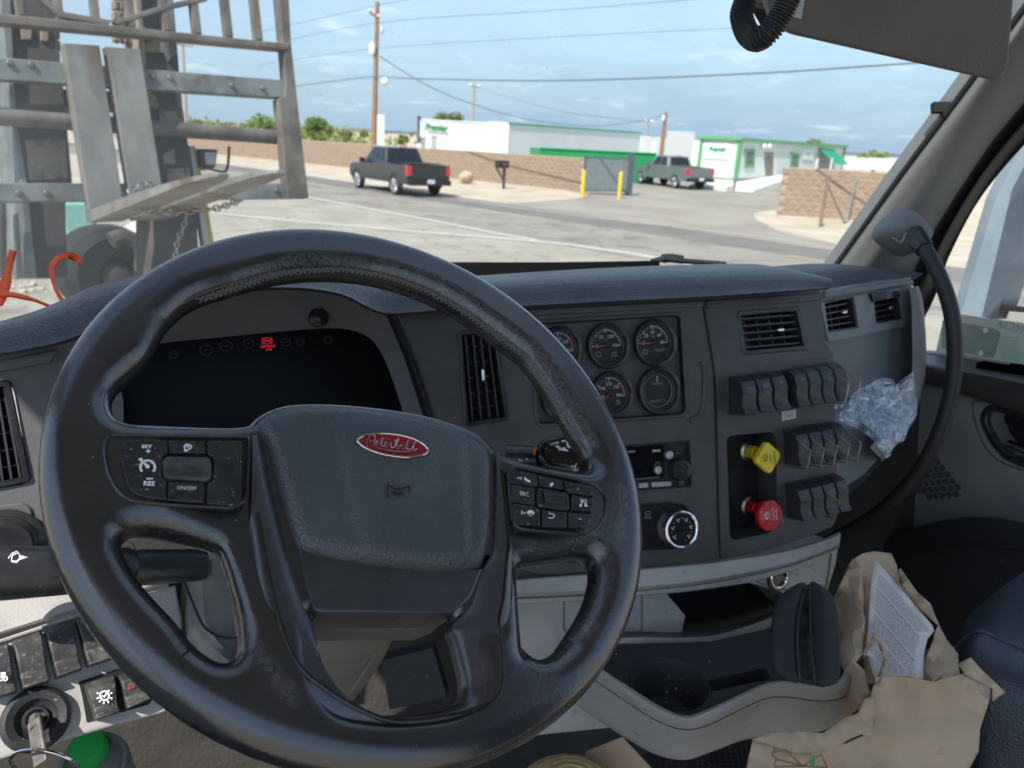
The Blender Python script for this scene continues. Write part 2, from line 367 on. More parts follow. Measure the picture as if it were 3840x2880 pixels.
mat('fabric_lining', (.010, .011, .013), .6); mat('key_metal', (.17, .155, .14), .55, .3, c2=(.11, .10, .09), ns=120)
mat('slat_grey', (.042, .042, .044), .4)
mat('trim_satin', (.028, .030, .034), .30, c2=(.042, .043, .046), ns=22, dust=(DUST, 360, .71, .82), rvar=.1, coat=.45)
MATS['trim_satin'].node_tree.nodes['Principled BSDF'].inputs['Coat IOR'].default_value = 1.75; MATS['trim_satin'].node_tree.nodes['Principled BSDF'].inputs['Coat Roughness'].default_value = .26
# ================================================================== steering wheel
el, az = radians(50.9), radians(17.96)
nW = np.array([sin(az)*cos(el), -cos(az)*cos(el), sin(el)]); uW = np.array([cos(az), sin(az), 0]); vW = np.cross(nW, uW)
WF = Fr((.1106, .5222, 2.2167), uW, vW)
# leather with creases, a lighter rubbed skin near the inner upper right and lower spokes
def leather():
    M = bpy.data.materials.new('wheel_leather'); M.use_nodes = True; MATS['wheel_leather'] = M
    N, L = M.node_tree.nodes, M.node_tree.links; b = N['Principled BSDF']
    t = N.new('ShaderNodeTexCoord')
    def noise(s, d=4, st=None, dist=0):
        n = N.new('ShaderNodeTexNoise'); n.inputs['Scale'].default_value = s; n.inputs['Detail'].default_value = d; n.inputs['Distortion'].default_value = dist; L.new(t.outputs['Object'], n.inputs['Vector']); return n.outputs[0]
    def rng_(x, a, b_, c=0., d=1.):
        g = N.new('ShaderNodeMapRange'); g.inputs[1].default_value = a; g.inputs[2].default_value = b_; g.inputs[3].default_value = c; g.inputs[4].default_value = d; L.new(x, g.inputs[0]); return g.outputs[0]
    def math_(op, a, b_):
        m = N.new('ShaderNodeMath'); m.operation = op; m.use_clamp = True
        for i, q in ((0, a), (1, b_)):
            if isinstance(q, (int, float)): m.inputs[i].default_value = q
            else: L.new(q, m.inputs[i])
        return m.outputs[0]
    # rubbed skin: vertex attribute 'wear' times a cracked pattern
    at = N.new('ShaderNodeAttribute'); at.attribute_name = 'wear'
    v = N.new('ShaderNodeTexVoronoi'); v.feature = 'DISTANCE_TO_EDGE'; v.inputs['Scale'].default_value = 330; L.new(t.outputs['Object'], v.inputs['Vector'])
    crack = rng_(v.outputs['Distance'], .03, .14, 1, 0)
    n1 = noise(130, 6, dist=1.2); sk = math_('ADD', rng_(n1, .50, .57), math_('MULTIPLY', crack, .45))
    wear = math_('MULTIPLY', at.outputs['Fac'], sk)
    n2 = noise(14, 4)
    base = N.new('ShaderNodeMix'); base.data_type = 'RGBA'; base.inputs[6].default_value = (.011, .012, .0135, 1); base.inputs[7].default_value = (.019, .0205, .023, 1); L.new(rng_(n2, .35, .65), base.inputs[0])
    mx = N.new('ShaderNodeMix'); mx.data_type = 'RGBA'; mx.inputs[7].default_value = (.085, .079, .073, 1); L.new(wear, mx.inputs[0]); L.new(base.outputs[2], mx.inputs[6])
    du = N.new('ShaderNodeMix'); du.data_type = 'RGBA'; du.inputs[7].default_value = (*DUST, 1); L.new(rng_(noise(420, 2), .75, .81), du.inputs[0]); L.new(mx.outputs[2], du.inputs[6])
    L.new(du.outputs[2], b.inputs['Base Color'])
    ro = rng_(noise(22, 5), .3, .7, .16, .30); L.new(math_('ADD', ro, math_('MULTIPLY', wear, .06)), b.inputs['Roughness'])
    vb = N.new('ShaderNodeTexVoronoi'); vb.feature = 'SMOOTH_F1'; vb.inputs['Scale'].default_value = 480; L.new(t.outputs['Object'], vb.inputs['Vector'])
    b1 = N.new('ShaderNodeBump'); b1.inputs['Distance'].default_value = .0001; L.new(vb.outputs['Distance'], b1.inputs['Height'])
    b2 = N.new('ShaderNodeBump'); b2.inputs['Distance'].default_value = .0006; L.new(math_('MULTIPLY', sk, at.outputs['Fac']), b2.inputs['Height']); L.new(b1.outputs[0], b2.inputs['Normal'])
    b3 = N.new('ShaderNodeBump'); b3.inputs['Distance'].default_value = .00015; L.new(noise(45, 3), b3.inputs['Height']); L.new(b2.outputs[0], b3.inputs['Normal'])
    L.new(b3.outputs[0], b.inputs['Normal'])
leather()
wl_b = MATS['wheel_leather'].node_tree.nodes['Principled BSDF']; wl_b.inputs['Specular IOR Level'].default_value = .6; wl_b.inputs['Coat Weight'].default_value = .55; wl_b.inputs['Coat IOR'].default_value = 1.85; wl_b.inputs['Coat Roughness'].default_value = .24
wheel = thing('steering_wheel', 'black leather steering wheel with worn seams, button pods and red oval badge', 'steering wheel', WF.o)
def wq(lst, n=4):
    pts = [WF.uv(*p) for p in lst]; return [tuple(p) for p in cr(pts, n, True)]
R_OUT = .2275
outer = circ(0, 0, R_OUT+.0006, 180)
hole1 = wq([('D',745,1335),('D',790,1378),('D',900,1397),('D',1200,1402),('D',1560,1402),('O',545,912),('O',575,893),('O',625,880),('O',720,879),('O',850,892),('O',950,913),('O',1030,945),('F',1110,335),('F',1190,385),('F',1400,440),('F',1640,485),('F',1715,462),('F',1700,370),('F',1640,270),('F',1560,130),('G',560,1430),('G',460,1230),('G',330,1010),('G',150,770),('G',0,650),('T',2070,430),('T',1890,310),('T',1700,222),('T',1500,163),('T',1300,137),('T',1100,137),('T',900,165),('T',700,222),('T',540,272),('T',430,335),('T',340,420),('D',1085,750),('D',1030,860),('D',960,985),('D',850,1085),('D',765,1165),('D',727,1250)])
hole2 = wq([('E',590,580),('E',630,545),('E',720,535),('E',900,572),('E',1030,608),('E',1065,650),('E',1100,760),('E',1135,900),('E',1155,1050),('E',1140,1130),('E',1075,1155),('E',1000,1120),('E',930,1060),('E',850,955),('E',760,860),('E',680,765),('E',620,665)])
hole3 = wq([('F',1268,1125),('F',1295,1093),('F',1500,1062),('F',1680,1033),('F',1738,1060),('F',1750,1120),('F',1735,1220),('F',1690,1350),('F',1590,1520),('F',1500,1640),('O',1215,1390),('O',1180,1420),('O',1145,1425),('O',1122,1400),('F',1290,1659),('F',1275,1450),('F',1265,1250)])
hole4 = wq([('Q',745,412),('Q',738,480),('Q',748,580),('Q',772,700),('Q',805,800),('Q',865,862),('Q',960,885),('Q',1100,890),('Q',1280,880),('Q',1400,855),('Q',1465,810),('Q',1488,740),('Q',1470,640),('Q',1440,520),('Q',1418,450),('Q',1385,412),('Q',1200,405),('Q',950,405)])
RM = .0175
def hb(d, xy):
    rho = np.hypot(xy[:, 0], xy[:, 1]); rm = np.where(rho > .165, RM, RM-.006*np.clip((.165-rho)/.03, 0, 1))
    return rm*np.sqrt(np.clip(1-(1-np.clip(d/rm, 0, 1))**2, 0, 1))
V, Fc = heightfield(outer, [hole1, hole2, hole3, hole4], hb, .0016, WF)
def remeshed(name, V, Fc, m, parent, vox, it):
    """evaluate a voxel remesh and a smoothing pass once, keep the plain result"""
    tmp = mk(name, V, Fc, m, parent, ang=180); r = tmp.modifiers.new('remesh', 'REMESH'); r.mode = 'VOXEL'; r.voxel_size = vox; r.use_smooth_shade = True
    s_ = tmp.modifiers.new('smooth', 'SMOOTH'); s_.iterations = it; s_.factor = .5
    dg = bpy.context.evaluated_depsgraph_get(); me = bpy.data.meshes.new_from_object(tmp.evaluated_get(dg)); old = tmp.data; tmp.modifiers.clear(); tmp.data = me; bpy.data.meshes.remove(old)
    if not me.materials: me.materials.append(MATS[m])
    me.polygons.foreach_set('use_smooth', [True]*len(me.polygons)); return tmp
wb = remeshed('wheel_body', V, Fc, 'wheel_leather', wheel, .0016, 9)
# where hands have rubbed the skin off
def uvd(t, x, y): return np.array(WF.uv(t, x, y))
co = np.empty(len(wb.data.vertices)*3); wb.data.vertices.foreach_get('co', co); co = co.reshape(-1, 3)+BASE[wb]-WF.o; cu2 = np.stack([co @ WF.u, co @ WF.v], 1)
wv = np.zeros(len(cu2))
def wearline(pts, rad, k):
    global wv
    P = np.array(cr([uvd(*p) for p in pts], 8)); d = np.concatenate([np.sqrt(((c_[:, None]-P[None])**2).sum(2)).min(1) for c_ in np.array_split(cu2, 1+len(cu2)//20000)]); wv = np.maximum(wv, k*np.clip(1.25-d/rad, 0, 1))
wearline([('T',700,205),('T',1000,110),('T',1300,105),('T',1600,165),('T',1850,260),('T',2050,380),('G',100,650),('G',250,830),('G',380,1000),('G',500,1250),('G',600,1430),('F',1640,200),('F',1720,330)], .0060, .75)
wearline([('T',1500,130),('T',1750,195),('T',1950,300),('T',2150,470),('G',300,800),('G',480,1120),('G',640,1420)], .0105, .55)
wearline([('F',1300,990),('F',1500,970),('F',1690,950),('F',1790,1000),('F',1800,1150),('F',1760,1300),('F',1660,1450),('F',1560,1620)], .0065, .4)
wearline([('F',1880,640),('F',1900,780),('F',1860,930)], .007, .4)
wearline([('Q',400,480),('Q',450,620),('Q',540,740),('Q',620,830)], .0065, .4)
wearline([('Q',1740,700),('Q',1830,690),('Q',1950,600),('Q',2050,480)], .0065, .5)
wearline([('E',600,500),('E',800,505),('E',1000,560)], .007, .4)
at = wb.data.attributes.new('wear', 'FLOAT', 'POINT'); at.data.foreach_set('value', wv)
# seams across the rim
def rimseam(t1, t2, name='seam'):
    a, b = np.array(WF.uv(*t1)), np.array(WF.uv(*t2)); L_ = np.linalg.norm(b-a); mid = (a+b)/2; e = (b-a)/L_
    pts = [WF.P(*(mid+e*(L_/2-.0006)*cos(x)), (RM-.0006)*sin(x)) for x in np.linspace(0, 2*pi, 40, endpoint=False)]
    MB().tube(pts, .0005, 6, True).build(name, 'black_void', wheel)
rimseam(('D',1135,322), ('D',1305,562)); rimseam(('G',398,552), ('G',165,768)); rimseam(('Q',0,728), ('Q',172,565)); rimseam(('Q',2125,680), ('Q',1985,548))
# braided stitching round the inner edge at the top
ln = resamp(cr([WF.P(*WF.uv(*p, .009), .0112) for p in [('T',500,275),('T',620,235),('T',760,185),('T',950,130),('T',1150,105),('T',1350,108),('T',1550,145),('T',1750,215),('T',1950,325),('T',2150,470),('G',160,740),('G',330,980),('G',470,1220),('G',600,1470)]], 10), 190)
st = MB()
for i in range(0, len(ln)-3, 2):
    a, b = ln[i], ln[i+3]; t_ = (b-a)/np.linalg.norm(b-a); s_ = np.cross(WF.n, t_); jo = random.uniform(-.0007, .0007)
    for sg in (1, -1):
        p0, p1 = a+s_*(sg*.0026+jo)+WF.n*.0003, b-s_*(sg*.0026-jo)+WF.n*.0008
        st.tube([p0, (p0+p1)/2+WF.n*.0009, p1], .0006, 5)
mat('thread', (.12, .11, .10), .7)
st.build('stitching', 'thread', wheel)['kind'] = 'stuff'
# hub pad: soft block with two folds
padpx = [('O',556,914),('O',600,889),('O',660,880),('O',800,887),('O',950,916),('O',1028,948),('O',1060,984),('O',1064,1060),('O',1062,1150),('O',1048,1212),('O',1028,1230),('O',960,1236),('O',850,1229),('O',710,1207),('O',655,1190),('O',632,1160),('O',603,1060),('O',578,970)]
PW = .022
pad = [tuple(p) for p in cr([WF.uv(*p, PW-.008) for p in padpx], 6, True)]
f1a, f1b = uvd('F',20,120), uvd('F',120,560); f2a, f2b = uvd('F',855,180), uvd('F',875,760)
def sidef(xy, a, b): e = (b-a)/np.linalg.norm(b-a); return (xy-a) @ np.array([e[1], -e[0]])
def hp(d, xy):
    r = .012; base = .006+(PW-.006)*np.sqrt(np.clip(1-(1-np.clip(d/r, 0, 1))**2, 0, 1))
    s1, s2 = sidef(xy, f1a, f1b), sidef(xy, f2a, f2b)
    g = np.clip(d/.02, 0, 1)
    base += g*(.0022*np.tanh(-s1/.004)*np.exp(-np.clip(-s1, 0, 1)/.03) - .0013*np.tanh(s2/.003)*np.exp(-np.clip(s2, 0, 1)/.03)*-1)
    base += g*.004*np.exp(-((xy[:, 0]-.0)**2+(xy[:, 1]-.02)**2)/.05**2)
    return base
V, Fc = heightfield(pad, [], hp, .0018, WF, back=lambda d, xy: np.where(d <= 0, .006, -.012))
mat('hub_vinyl', (.062, .067, .074), .38, bump=('v', 520, .0006), c2=(.080, .084, .090), ns=12, dust=(DUST, 330, .76, .82))
hp_ = remeshed('hub_pad', V, Fc, 'hub_vinyl', wheel, .0017, 8)
MB().tube([WF.P(u, v, .0085) for u, v in pad], .0012, 6, True).build('pad_gap', 'black_void', wheel)
# horn mark pressed in the pad
hm = MB(); B2 = lambda *p: WF.uv(*p, PW)
for pl in ([(432,548),(432,645)], [(436,566),(470,588),(520,590),(566,572)], [(436,628),(470,610),(520,612),(566,612)], [(566,572),(572,592),(566,612)], [(500+30*cos(a_), 612+13*sin(a_)) for a_ in np.linspace(0, pi, 10)]):
    hm.tube([WF.P(*B2('F', *p), PW+.0036) for p in pl], .0006, 5)
hm.build('horn_mark', 'black_satin', hp_)
# badge
BP = PW+.0055
be = [np.array(WF.uv('a', x, y, BP)) for x, y in ((232,370),(1918,600),(950,192),(1250,775))]
bc = (be[0]+be[1])/2; bu = be[1]-be[0]; br = atan2(bu[1], bu[0]); ba = np.linalg.norm(bu)/2; bb = ba*.43
bpts = [np.array(WF.uv('a', x, y, BP)) for x, y in ((230,380),(290,290),(440,230),(700,195),(1000,200),(1300,245),(1550,320),(1750,420),(1870,530),(1905,600),(1860,680),(1700,750),(1450,785),(1150,765),(850,715),(600,640),(400,550),(280,460))]
bpoly = [tuple(p) for p in cr(bpts, 5, True)]
MB().slab(WF, bpoly, .016, BP-.0005, .001).build('badge', 'badge_red', wheel)
badge = wheel.children[-1]
MB().ring(WF, ccw(bpoly), inset(ccw(bpoly), .0016), .016, BP+.0006, .0004, BP-.001).build('badge_rim', 'chrome', badge)
script = [[(470,520),(462,430),(490,340),(540,260),(600,243),(650,280),(655,340),(620,395),(570,400),(525,375)],
 [(620,440),(660,455),(710,420),(690,392),(650,410),(630,450),(650,490),(700,495),(760,470),(800,400),(838,315)], [(838,315),(805,410),(785,480),(815,515),(870,490)], [(735,385),(800,362),(900,345),(1000,352)],
 [(850,500),(900,470),(915,435),(880,425),(855,460),(860,510),(900,530),(960,500),(985,450),(1030,455),(1020,520),(1050,550),(1100,520),(1160,420),(1200,350),(1170,345),(1130,430),(1120,500),(1145,550)],
 [(1120,520),(1160,500),(1200,480),(1215,530),(1180,565),(1145,550)], [(1215,530),(1265,480),(1295,490),(1280,540),(1305,575),(1360,540),(1420,450),(1455,380),(1420,375),(1385,460),(1375,540),(1415,585),(1480,570),(1540,500),(1585,400)],
 [(1585,400),(1545,500),(1530,570),(1560,600),(1620,570)], [(1500,455),(1580,440),(1650,415),(1720,425)], [(1100,370),(1150,400)], [(1310,430),(1316,436)]]
sb = MB(); mat('script_metal', (.42, .40, .40), .25, .9)
for s_ in script: sb.tube([WF.P(*WF.uv('a', x, y, BP), BP+.0001) for x, y in (cr(s_, 5) if len(s_) > 2 else s_)], .00036, 6)
swo = [np.array(WF.uv('a', x, y, BP)) for x, y in cr([(595,495),(750,555),(950,590),(1200,615),(1450,615),(1640,590)], 6)]; swi = [np.array(WF.uv('a', x, y, BP)) for x, y in cr([(595,495),(740,575),(950,630),(1200,660),(1450,655),(1640,590)], 6)]
sb.rings([[WF.P(*p, BP+.0004) for p in swo], [WF.P(*p, BP+.0004) for p in swi]], False, False, closed=False)
sb.build('badge_script', 'script_metal', badge)
# U-shaped lower trim
ut_o = [('Q',432,0),('Q',465,250),('Q',505,480),('Q',560,690),('Q',635,830),('Q',760,915),('Q',1000,955),('Q',1300,948),('Q',1550,890),('Q',1680,820),('Q',1716,730),('Q',1724,400),('Q',1718,50),('F',1160,380)]
ut_i = [('F',1115,345),('F',1105,700),('F',1085,980),('F',1020,1085),('Q',1500,330),('Q',1422,440)]
ut_h = [('Q',1445,520),('Q',1475,640),('Q',1493,740),('Q',1470,815),('Q',1403,861),('Q',1280,887),('Q',1100,897),('Q',960,892),('Q',861,867),('Q',799,803),('Q',766,702),('Q',742,580),('Q',733,480),('Q',738,400)]
ut_l = [('Q',700,300),('Q',650,120),('O',610,1110),('O',590,1030),('O',566,925),('O',545,918)]
to_ = resamp(cr([WF.uv(*p, .010) for p in ut_o], 6), 120); ti_ = resamp(cr([WF.uv(*p, .010) for p in (ut_i+ut_h+ut_l)[::-1]], 4), 120)
# pair outer and inner edges by nearest arc position
prof_ = [(0, -.004), (0, .0085), (.06, .0125), (.16, .0155), (.34, .0165), (.60, .0155), (.85, .0125), (.97, .009), (1, -.004)]
MB().rings([[WF.P(*(to_[i]*(1-k)+ti_[i]*k), w) for i in range(120)] for k, w in prof_], False, False, closed=False).build('lower_trim', 'trim_satin', wheel, ang=50)
MB().tube([WF.P(*to_[i], .0098) for i in range(2, 118)], .0009, 6).build('trim_gap', 'black_void', wheel)
MB().tube([WF.P(*(to_[i]*.70+ti_[i]*.30), .0162) for i in range(4, 116)], .0016, 8).build('trim_bead', 'black_gloss', wheel)
# lower hub block between the pad and the opening
hubl = rpoly([WF.uv(*p, .006) for p in [('O',632,1150),('O',660,1195),('O',850,1232),('O',1035,1232),('O',1050,1200),('Q',1500,330),('Q',1415,405),('Q',740,402),('Q',690,240)]], .004)
MB().slab(WF, hubl, -.018, .0125, .0015, 2).build('hub_lower', 'trim_satin', wheel)
mat('hub_under', (.17, .155, .135), .6, bump=('v', 500, .0006))
MB().slab(WF, rpoly([WF.uv(*p, -.018) for p in [('Q',738,395),('Q',738,462),('Q',1300,462),('Q',1400,420),('Q',1410,390)]], .003), -.045, -.018, .003).build('hub_underside', 'hub_under', wheel)
# --- button pods
def pod(name, tile, outl, w1, rims):
    po = rpoly([WF.uv(tile, x, y, w1) for x, y in outl], .012, 6)
    o = MB().slab(WF, po, -.004, w1-.003, .002).build(name, 'black_gloss', wheel)
    MB().ring(WF, ccw(po), inset(ccw(po), rims), 0, w1, .0012, w1-.005).build('pod_rim', 'black_satin', o)
    return o
def btn(parent, tile, pts, w0, w1, r=.0015, ch=.0012, m='black_gloss', name='button'):
    return MB().slab(WF, inset(rpoly([WF.uv(tile, x, y, w1) for x, y in pts], r, 4), .0003), w0, w1, ch, 3).build(name, m, parent)
PWD = .0185
pl_ = pod('left_button_pod', 'b', [(30,150),(110,75),(2050,100),(2085,160),(2000,1140),(950,1090),(300,1020),(80,700),(15,350)], .0195, .0022)
mat('button_satin', (.021, .022, .024), .27, c2=(.032, .032, .032), ns=60, dust=(DUST, 300, .62, .80), rvar=.1)
mat('button_worn', (.030, .030, .031), .5, c2=(.075, .07, .063), ns=120, lo=.42, hi=.62)
btn(pl_, 'b', [(240,330),(330,190),(905,175),(925,370),(850,400),(845,690),(905,735),(895,1020),(520,960),(380,860),(290,600)], .012, .0205, .002, .0007, m='button_satin')
btn(pl_, 'b', [(925,180),(1435,195),(1450,370),(940,365)], .012, .0205, .0015, .0007, m='button_satin')
btn(pl_, 'b', [(1455,195),(1955,190),(1940,1100),(1455,1070),(1460,770),(1545,740),(1550,420),(1460,380)], .012, .0205, .0015, .0007, m='button_satin')
btn(pl_, 'b', [(920,750),(1435,775),(1430,1055),(910,1020)], .012, .0205, .0015, .0007, m='button_satin')
btn(pl_, 'b', [(845,385),(1540,400),(1540,750),(840,710)], .012, .0218, .005, .0025, m='button_worn', name='centre_button')
PT = .0207
def T(tile, s, x, y, h, m, par, rot=0, sx=1, w=PT, F=WF, **k):
    """lettering placed by its centre in the photograph; h = capital height in tile pixels"""
    u, v = F.uv(tile, x, y, w); u2, v2 = F.uv(tile, x, y-h, w); sz = hypot(u2-u, v2-v)/.72
    return text(F, s, u, v, sz, m, par, w=w, rot=rot, sx=sx, **k)
rT = radians(-9)
def dirot(F, t, x0, y0, x1, y1, w=0): a, b = np.array(F.uv(t, x0, y0, w)), np.array(F.uv(t, x1, y1, w)); return atan2(*(b-a)[::-1])
rl = dirot(WF, 'b', 540, 255, 720, 258)
T('b', 'SET', 628, 277, 46, 'white_print', pl_, rl, 1.15, bold=.00012); T('b', '+', 648, 343, 70, 'white_print', pl_, rl, bold=.0002)
T('b', 'RES', 660, 787, 62, 'white_print', pl_, dirot(WF,'b',565,760,760,770), .95, bold=.00015); T('b', '-', 668, 706, 110, 'white_print', pl_, rl, 1.6, bold=.0002)
T('b', 'ON/OFF', 1180, 852, 52, 'white_print', pl_, dirot(WF,'b',1040,845,1320,858), .85)
ub = lambda x, y: WF.uv('b', x, y, PT)
ic = MB()
ic.add(*stroke(WF, [ub(640+100*cos(a), 560-95*sin(a)) for a in np.linspace(radians(-40), radians(220), 30)], .0014, PT))
ic.add(*stroke(WF, [ub(525,440), ub(640,550)], .0016, PT)); ic.add([WF.P(*p, PT+.0001) for p in [ub(*q) for q in circ(638, 550, 30, 14)]], [tuple(range(14))[::-1]])
ic.add([WF.P(*ub(*q), PT+.0001) for q in ((575,470),(520,470),(565,425))], [(0,1,2)])
for a in (45, 90, 135): ic.add(*stroke(WF, [ub(640+k*cos(radians(a)), 560-k*sin(radians(a))) for k in (75, 92)], .0012, PT))
ic.build('cruise_icon', 'white_print', pl_)['kind'] = 'stuff'; ic = MB()
ic.add(*stroke(WF, [ub(*q) for q in cr([(1165,325),(1150,265),(1185,243),(1240,265),(1230,300)], 5, True)], .0009, PT)); ic.add(*stroke(WF, [ub(1140,333), ub(1195,335)], .0009, PT))
ic.add(*stroke(WF, [ub(*q) for q in circ(1195, 268, 16, 12)], .0007, PT, True))
ic.build('pin_icon', 'white_print', pl_)['kind'] = 'stuff'
pr_ = pod('right_button_pod', 'c', [(170,540),(1300,770),(1480,830),(1620,960),(1670,1130),(1640,1340),(1520,1520),(1350,1610),(240,1510),(190,1000)], .0195, .0022)
for p in ([(190,610),(600,700),(630,880),(570,890),(240,840),(205,850)], [(620,710),(975,790),(1010,935),(650,880)], [(995,800),(1300,860),(1400,910),(1460,1040),(1100,980),(1030,940)],
          [(215,850),(570,900),(590,1170),(275,1120),(225,1140)], [(1120,1000),(1450,1060),(1435,1270),(1110,1230)], [(230,1150),(280,1130),(590,1180),(660,1215),(660,1480),(250,1440)],
          [(680,1220),(1050,1260),(1060,1500),(680,1480)], [(1070,1265),(1430,1290),(1450,1330),(1380,1450),(1290,1500),(1075,1500)]):
    btn(pr_, 'c', p, .012, .0205, .0015, .0007, m='button_satin')
btn(pr_, 'c', [(610,890),(1080,980),(1100,1230),(1030,1245),(610,1180)], .012, .0212, .004, m='button_satin', name='roller_frame')
rw = MB(); ra, rb = np.array(WF.uv('c', 700, 1060, .021)), np.array(WF.uv('c', 1000, 1100, .021)); rd = (rb-ra)/np.linalg.norm(rb-ra); rp = np.array([-rd[1], rd[0]])
rv = np.linalg.norm(np.array(WF.uv('c', 850, 960, .021))-np.array(WF.uv('c', 850, 1200, .021)))/2
RR = []
for k in range(25):
    a = pi*k/24; r_ = rv*(1.0 if k % 4 in (0, 1) else .86); RR.append([WF.P(*(ra+rd*s_*np.linalg.norm(rb-ra)+rp*r_*cos(a)), .0195+r_*.55*sin(a)) for s_ in (0, .08, .12, 1)])
rw.rings(RR, False, False, closed=False); rw.build('roller', 'black_satin', pr_, ang=20)
rr2 = dirot(WF, 'c', 350, 985, 495, 1010, PT)
T('c', 'SRC', 422, 998, 62, 'white_print', pr_, rr2, .9); T('c', '+', 1215, 935, 60, 'dim_print', pr_, rr2); T('c', '-', 1243, 1356, 90, 'white_print', pr_, rr2, 1.3)
ic = MB(); uc = lambda x, y: WF.uv('c', x, y, PT)
def tri(a, b, c_): ic.add([WF.P(*uc(*q), PT) for q in (a, b, c_)], [(0, 1, 2)])
tri((325,740),(360,762),(325,775)); tri((435,1262),(435,1300),(400,1278)); tri((500,1300),(532,1305),(514,1335)); tri((775,1285),(800,1272),(800,1300))
for ln_, w_ in (([(372,745),(372,785)], .0009), ([(385,1240),(382,1298)], .001), (cr([(428,752),(450,790),(510,815)], 4), .0022), (cr([(468,1285),(515,1255),(565,1290)], 4), .0026), (cr([(785,1286),(840,1290),(865,1320),(840,1352),(775,1350)], 4), .0008), ([(800,880),(825,882)], .001),
               ([(1262,1165),(1270,1090),(1335,1085),(1335,1165)], .0011), ([(1245,1068),(1360,1180)], .0009), ([(1800/2.13,835),(825,855),(800,860)], .002)):
    ic.add(*stroke(WF, [uc(*q) for q in ln_], w_, PT))
for q in ((1252,1168),(1325,1168)): ic.add([WF.P(*uc(*z), PT+.0001) for z in circ(*q, 20, 12)], [tuple(range(12))[::-1]])
ic.build('icon_print', 'white_print', pr_)['kind'] = 'stuff'
# ================================================================== dashboard
from mathutils.geometry import tessellate_polygon
def slabh(mb, F, outer, holes, w0, w1, wall=None):
    """flat panel with openings: front face, outer walls, opening walls down to `wall`"""
    lps = [ccw(outer)]+[ccw(h)[::-1] for h in holes]; flat_ = [p for l in lps for p in l]
    tr = tessellate_polygon([[Vector((p[0], p[1], 0)) for p in l] for l in lps])
    F3 = []
    for a, b, c in tr:
        pa, pb, pc = flat_[a], flat_[b], flat_[c]; ar = (pb[0]-pa[0])*(pc[1]-pa[1])-(pc[0]-pa[0])*(pb[1]-pa[1])
        F3.append((a, b, c) if ar > 0 else (a, c, b))
    mb.add([F.P(u, v, w1) for u, v in flat_], F3)
    for i, l in enumerate(lps):
        w = w0 if i == 0 or wall is None else wall
        mb.rings([[F.P(u, v, w1) for u, v in l][::-1], [F.P(u, v, w) for u, v in l][::-1]], False, False)
    return mb
CP = frame(AD('G',1300,800,1.03), -1, 17.5)
SPL = frame(CP.px('H',140,690), 3, 15); SPU = frame(CP.px('H',140,690), 2, 23)
PP = frame(AD('H',1240,300,1.31), 15, 15)
CF = frame(AD('T',900,600,.93), 7, 22)
LU = frame(AD('N',100,850,.74), 15, 18); LL = frame(AD('P',430,730,.655), 22, 38)
dash = thing('dashboard', 'dark grey truck dashboard with gauges, vents, switches and beige lower console', 'dashboard', (.55, .85, 1.5))
def dpart(mb, name, m, parent=None, **k): return mb.build(name, m, parent or dash, **k)

# ---- centre panel with its openings
rec = rpoly(CP.q('G', [(240,405),(1560,325),(1600,345),(1650,1200),(1620,1235),(310,1325),(290,1290)]), .006)
radh = rpoly(CP.q('J', [(-260,215),(955,125),(970,555),(-260,640)]), .003)
venth = rpoly(CP.q('O', [(989,716),(1072,711),(1099,908),(1004,921)]), .004)
hv = rpoly(CP.q('J', [(-260,760),(800,690),(900,710),(985,790),(1035,960),(960,1080),(840,1125),(-260,1180)]), .01)
cpo = CP.q('O', [(846,655),(1118,640),(1516,618),(1520,640),(1540,800),(1556,1208),(1400,1240),(1090,1256),(1040,1100),(945,925),(893,765),(868,705)])
dpart(slabh(MB(), CP, cpo, [rec, venth, radh], -.03, 0, -.03), 'centre_panel', 'charcoal')
dpart(MB().slab(CP, inset(cpo, .002), -.05, -.030), 'panel_backing', 'black_void')
# raised rim round the gauge recess, recess floor, soft swage to its right
g_rec = dpart(MB().slab(CP, inset(rec, .001), -.02, -.008), 'gauge_plate', 'charcoal')
dpart(MB().ring(CP, inset(rec, -.005), rec, -.002, .0022, .0015, -.009), 'gauge_surround', 'charcoal')
dpart(MB().slab(CP, CP.q('G', [(100,275),(1800,190),(1805,245),(130,340)]), 0, .0035, .002), 'upper_rail', 'charcoal')
sw_ = [CP.uv('G', x, y, .004) for x, y in cr([(1800,760),(1835,830),(1830,1100),(1800,1230),(1700,1300)], 5)]
dpart(MB().tube([CP.P(u, v, .0005) for u, v in sw_], .003, 8), 'swage', 'charcoal')
# seam between centre and switch panels
dpart(MB().tube([CP.px('H',x,y,.0005) for x, y in ((62,225),(70,280),(135,660),(150,830),(168,1659))]+[CP.px('I',212,1640,.0005)], .0016, 6), 'seam', 'black_void')

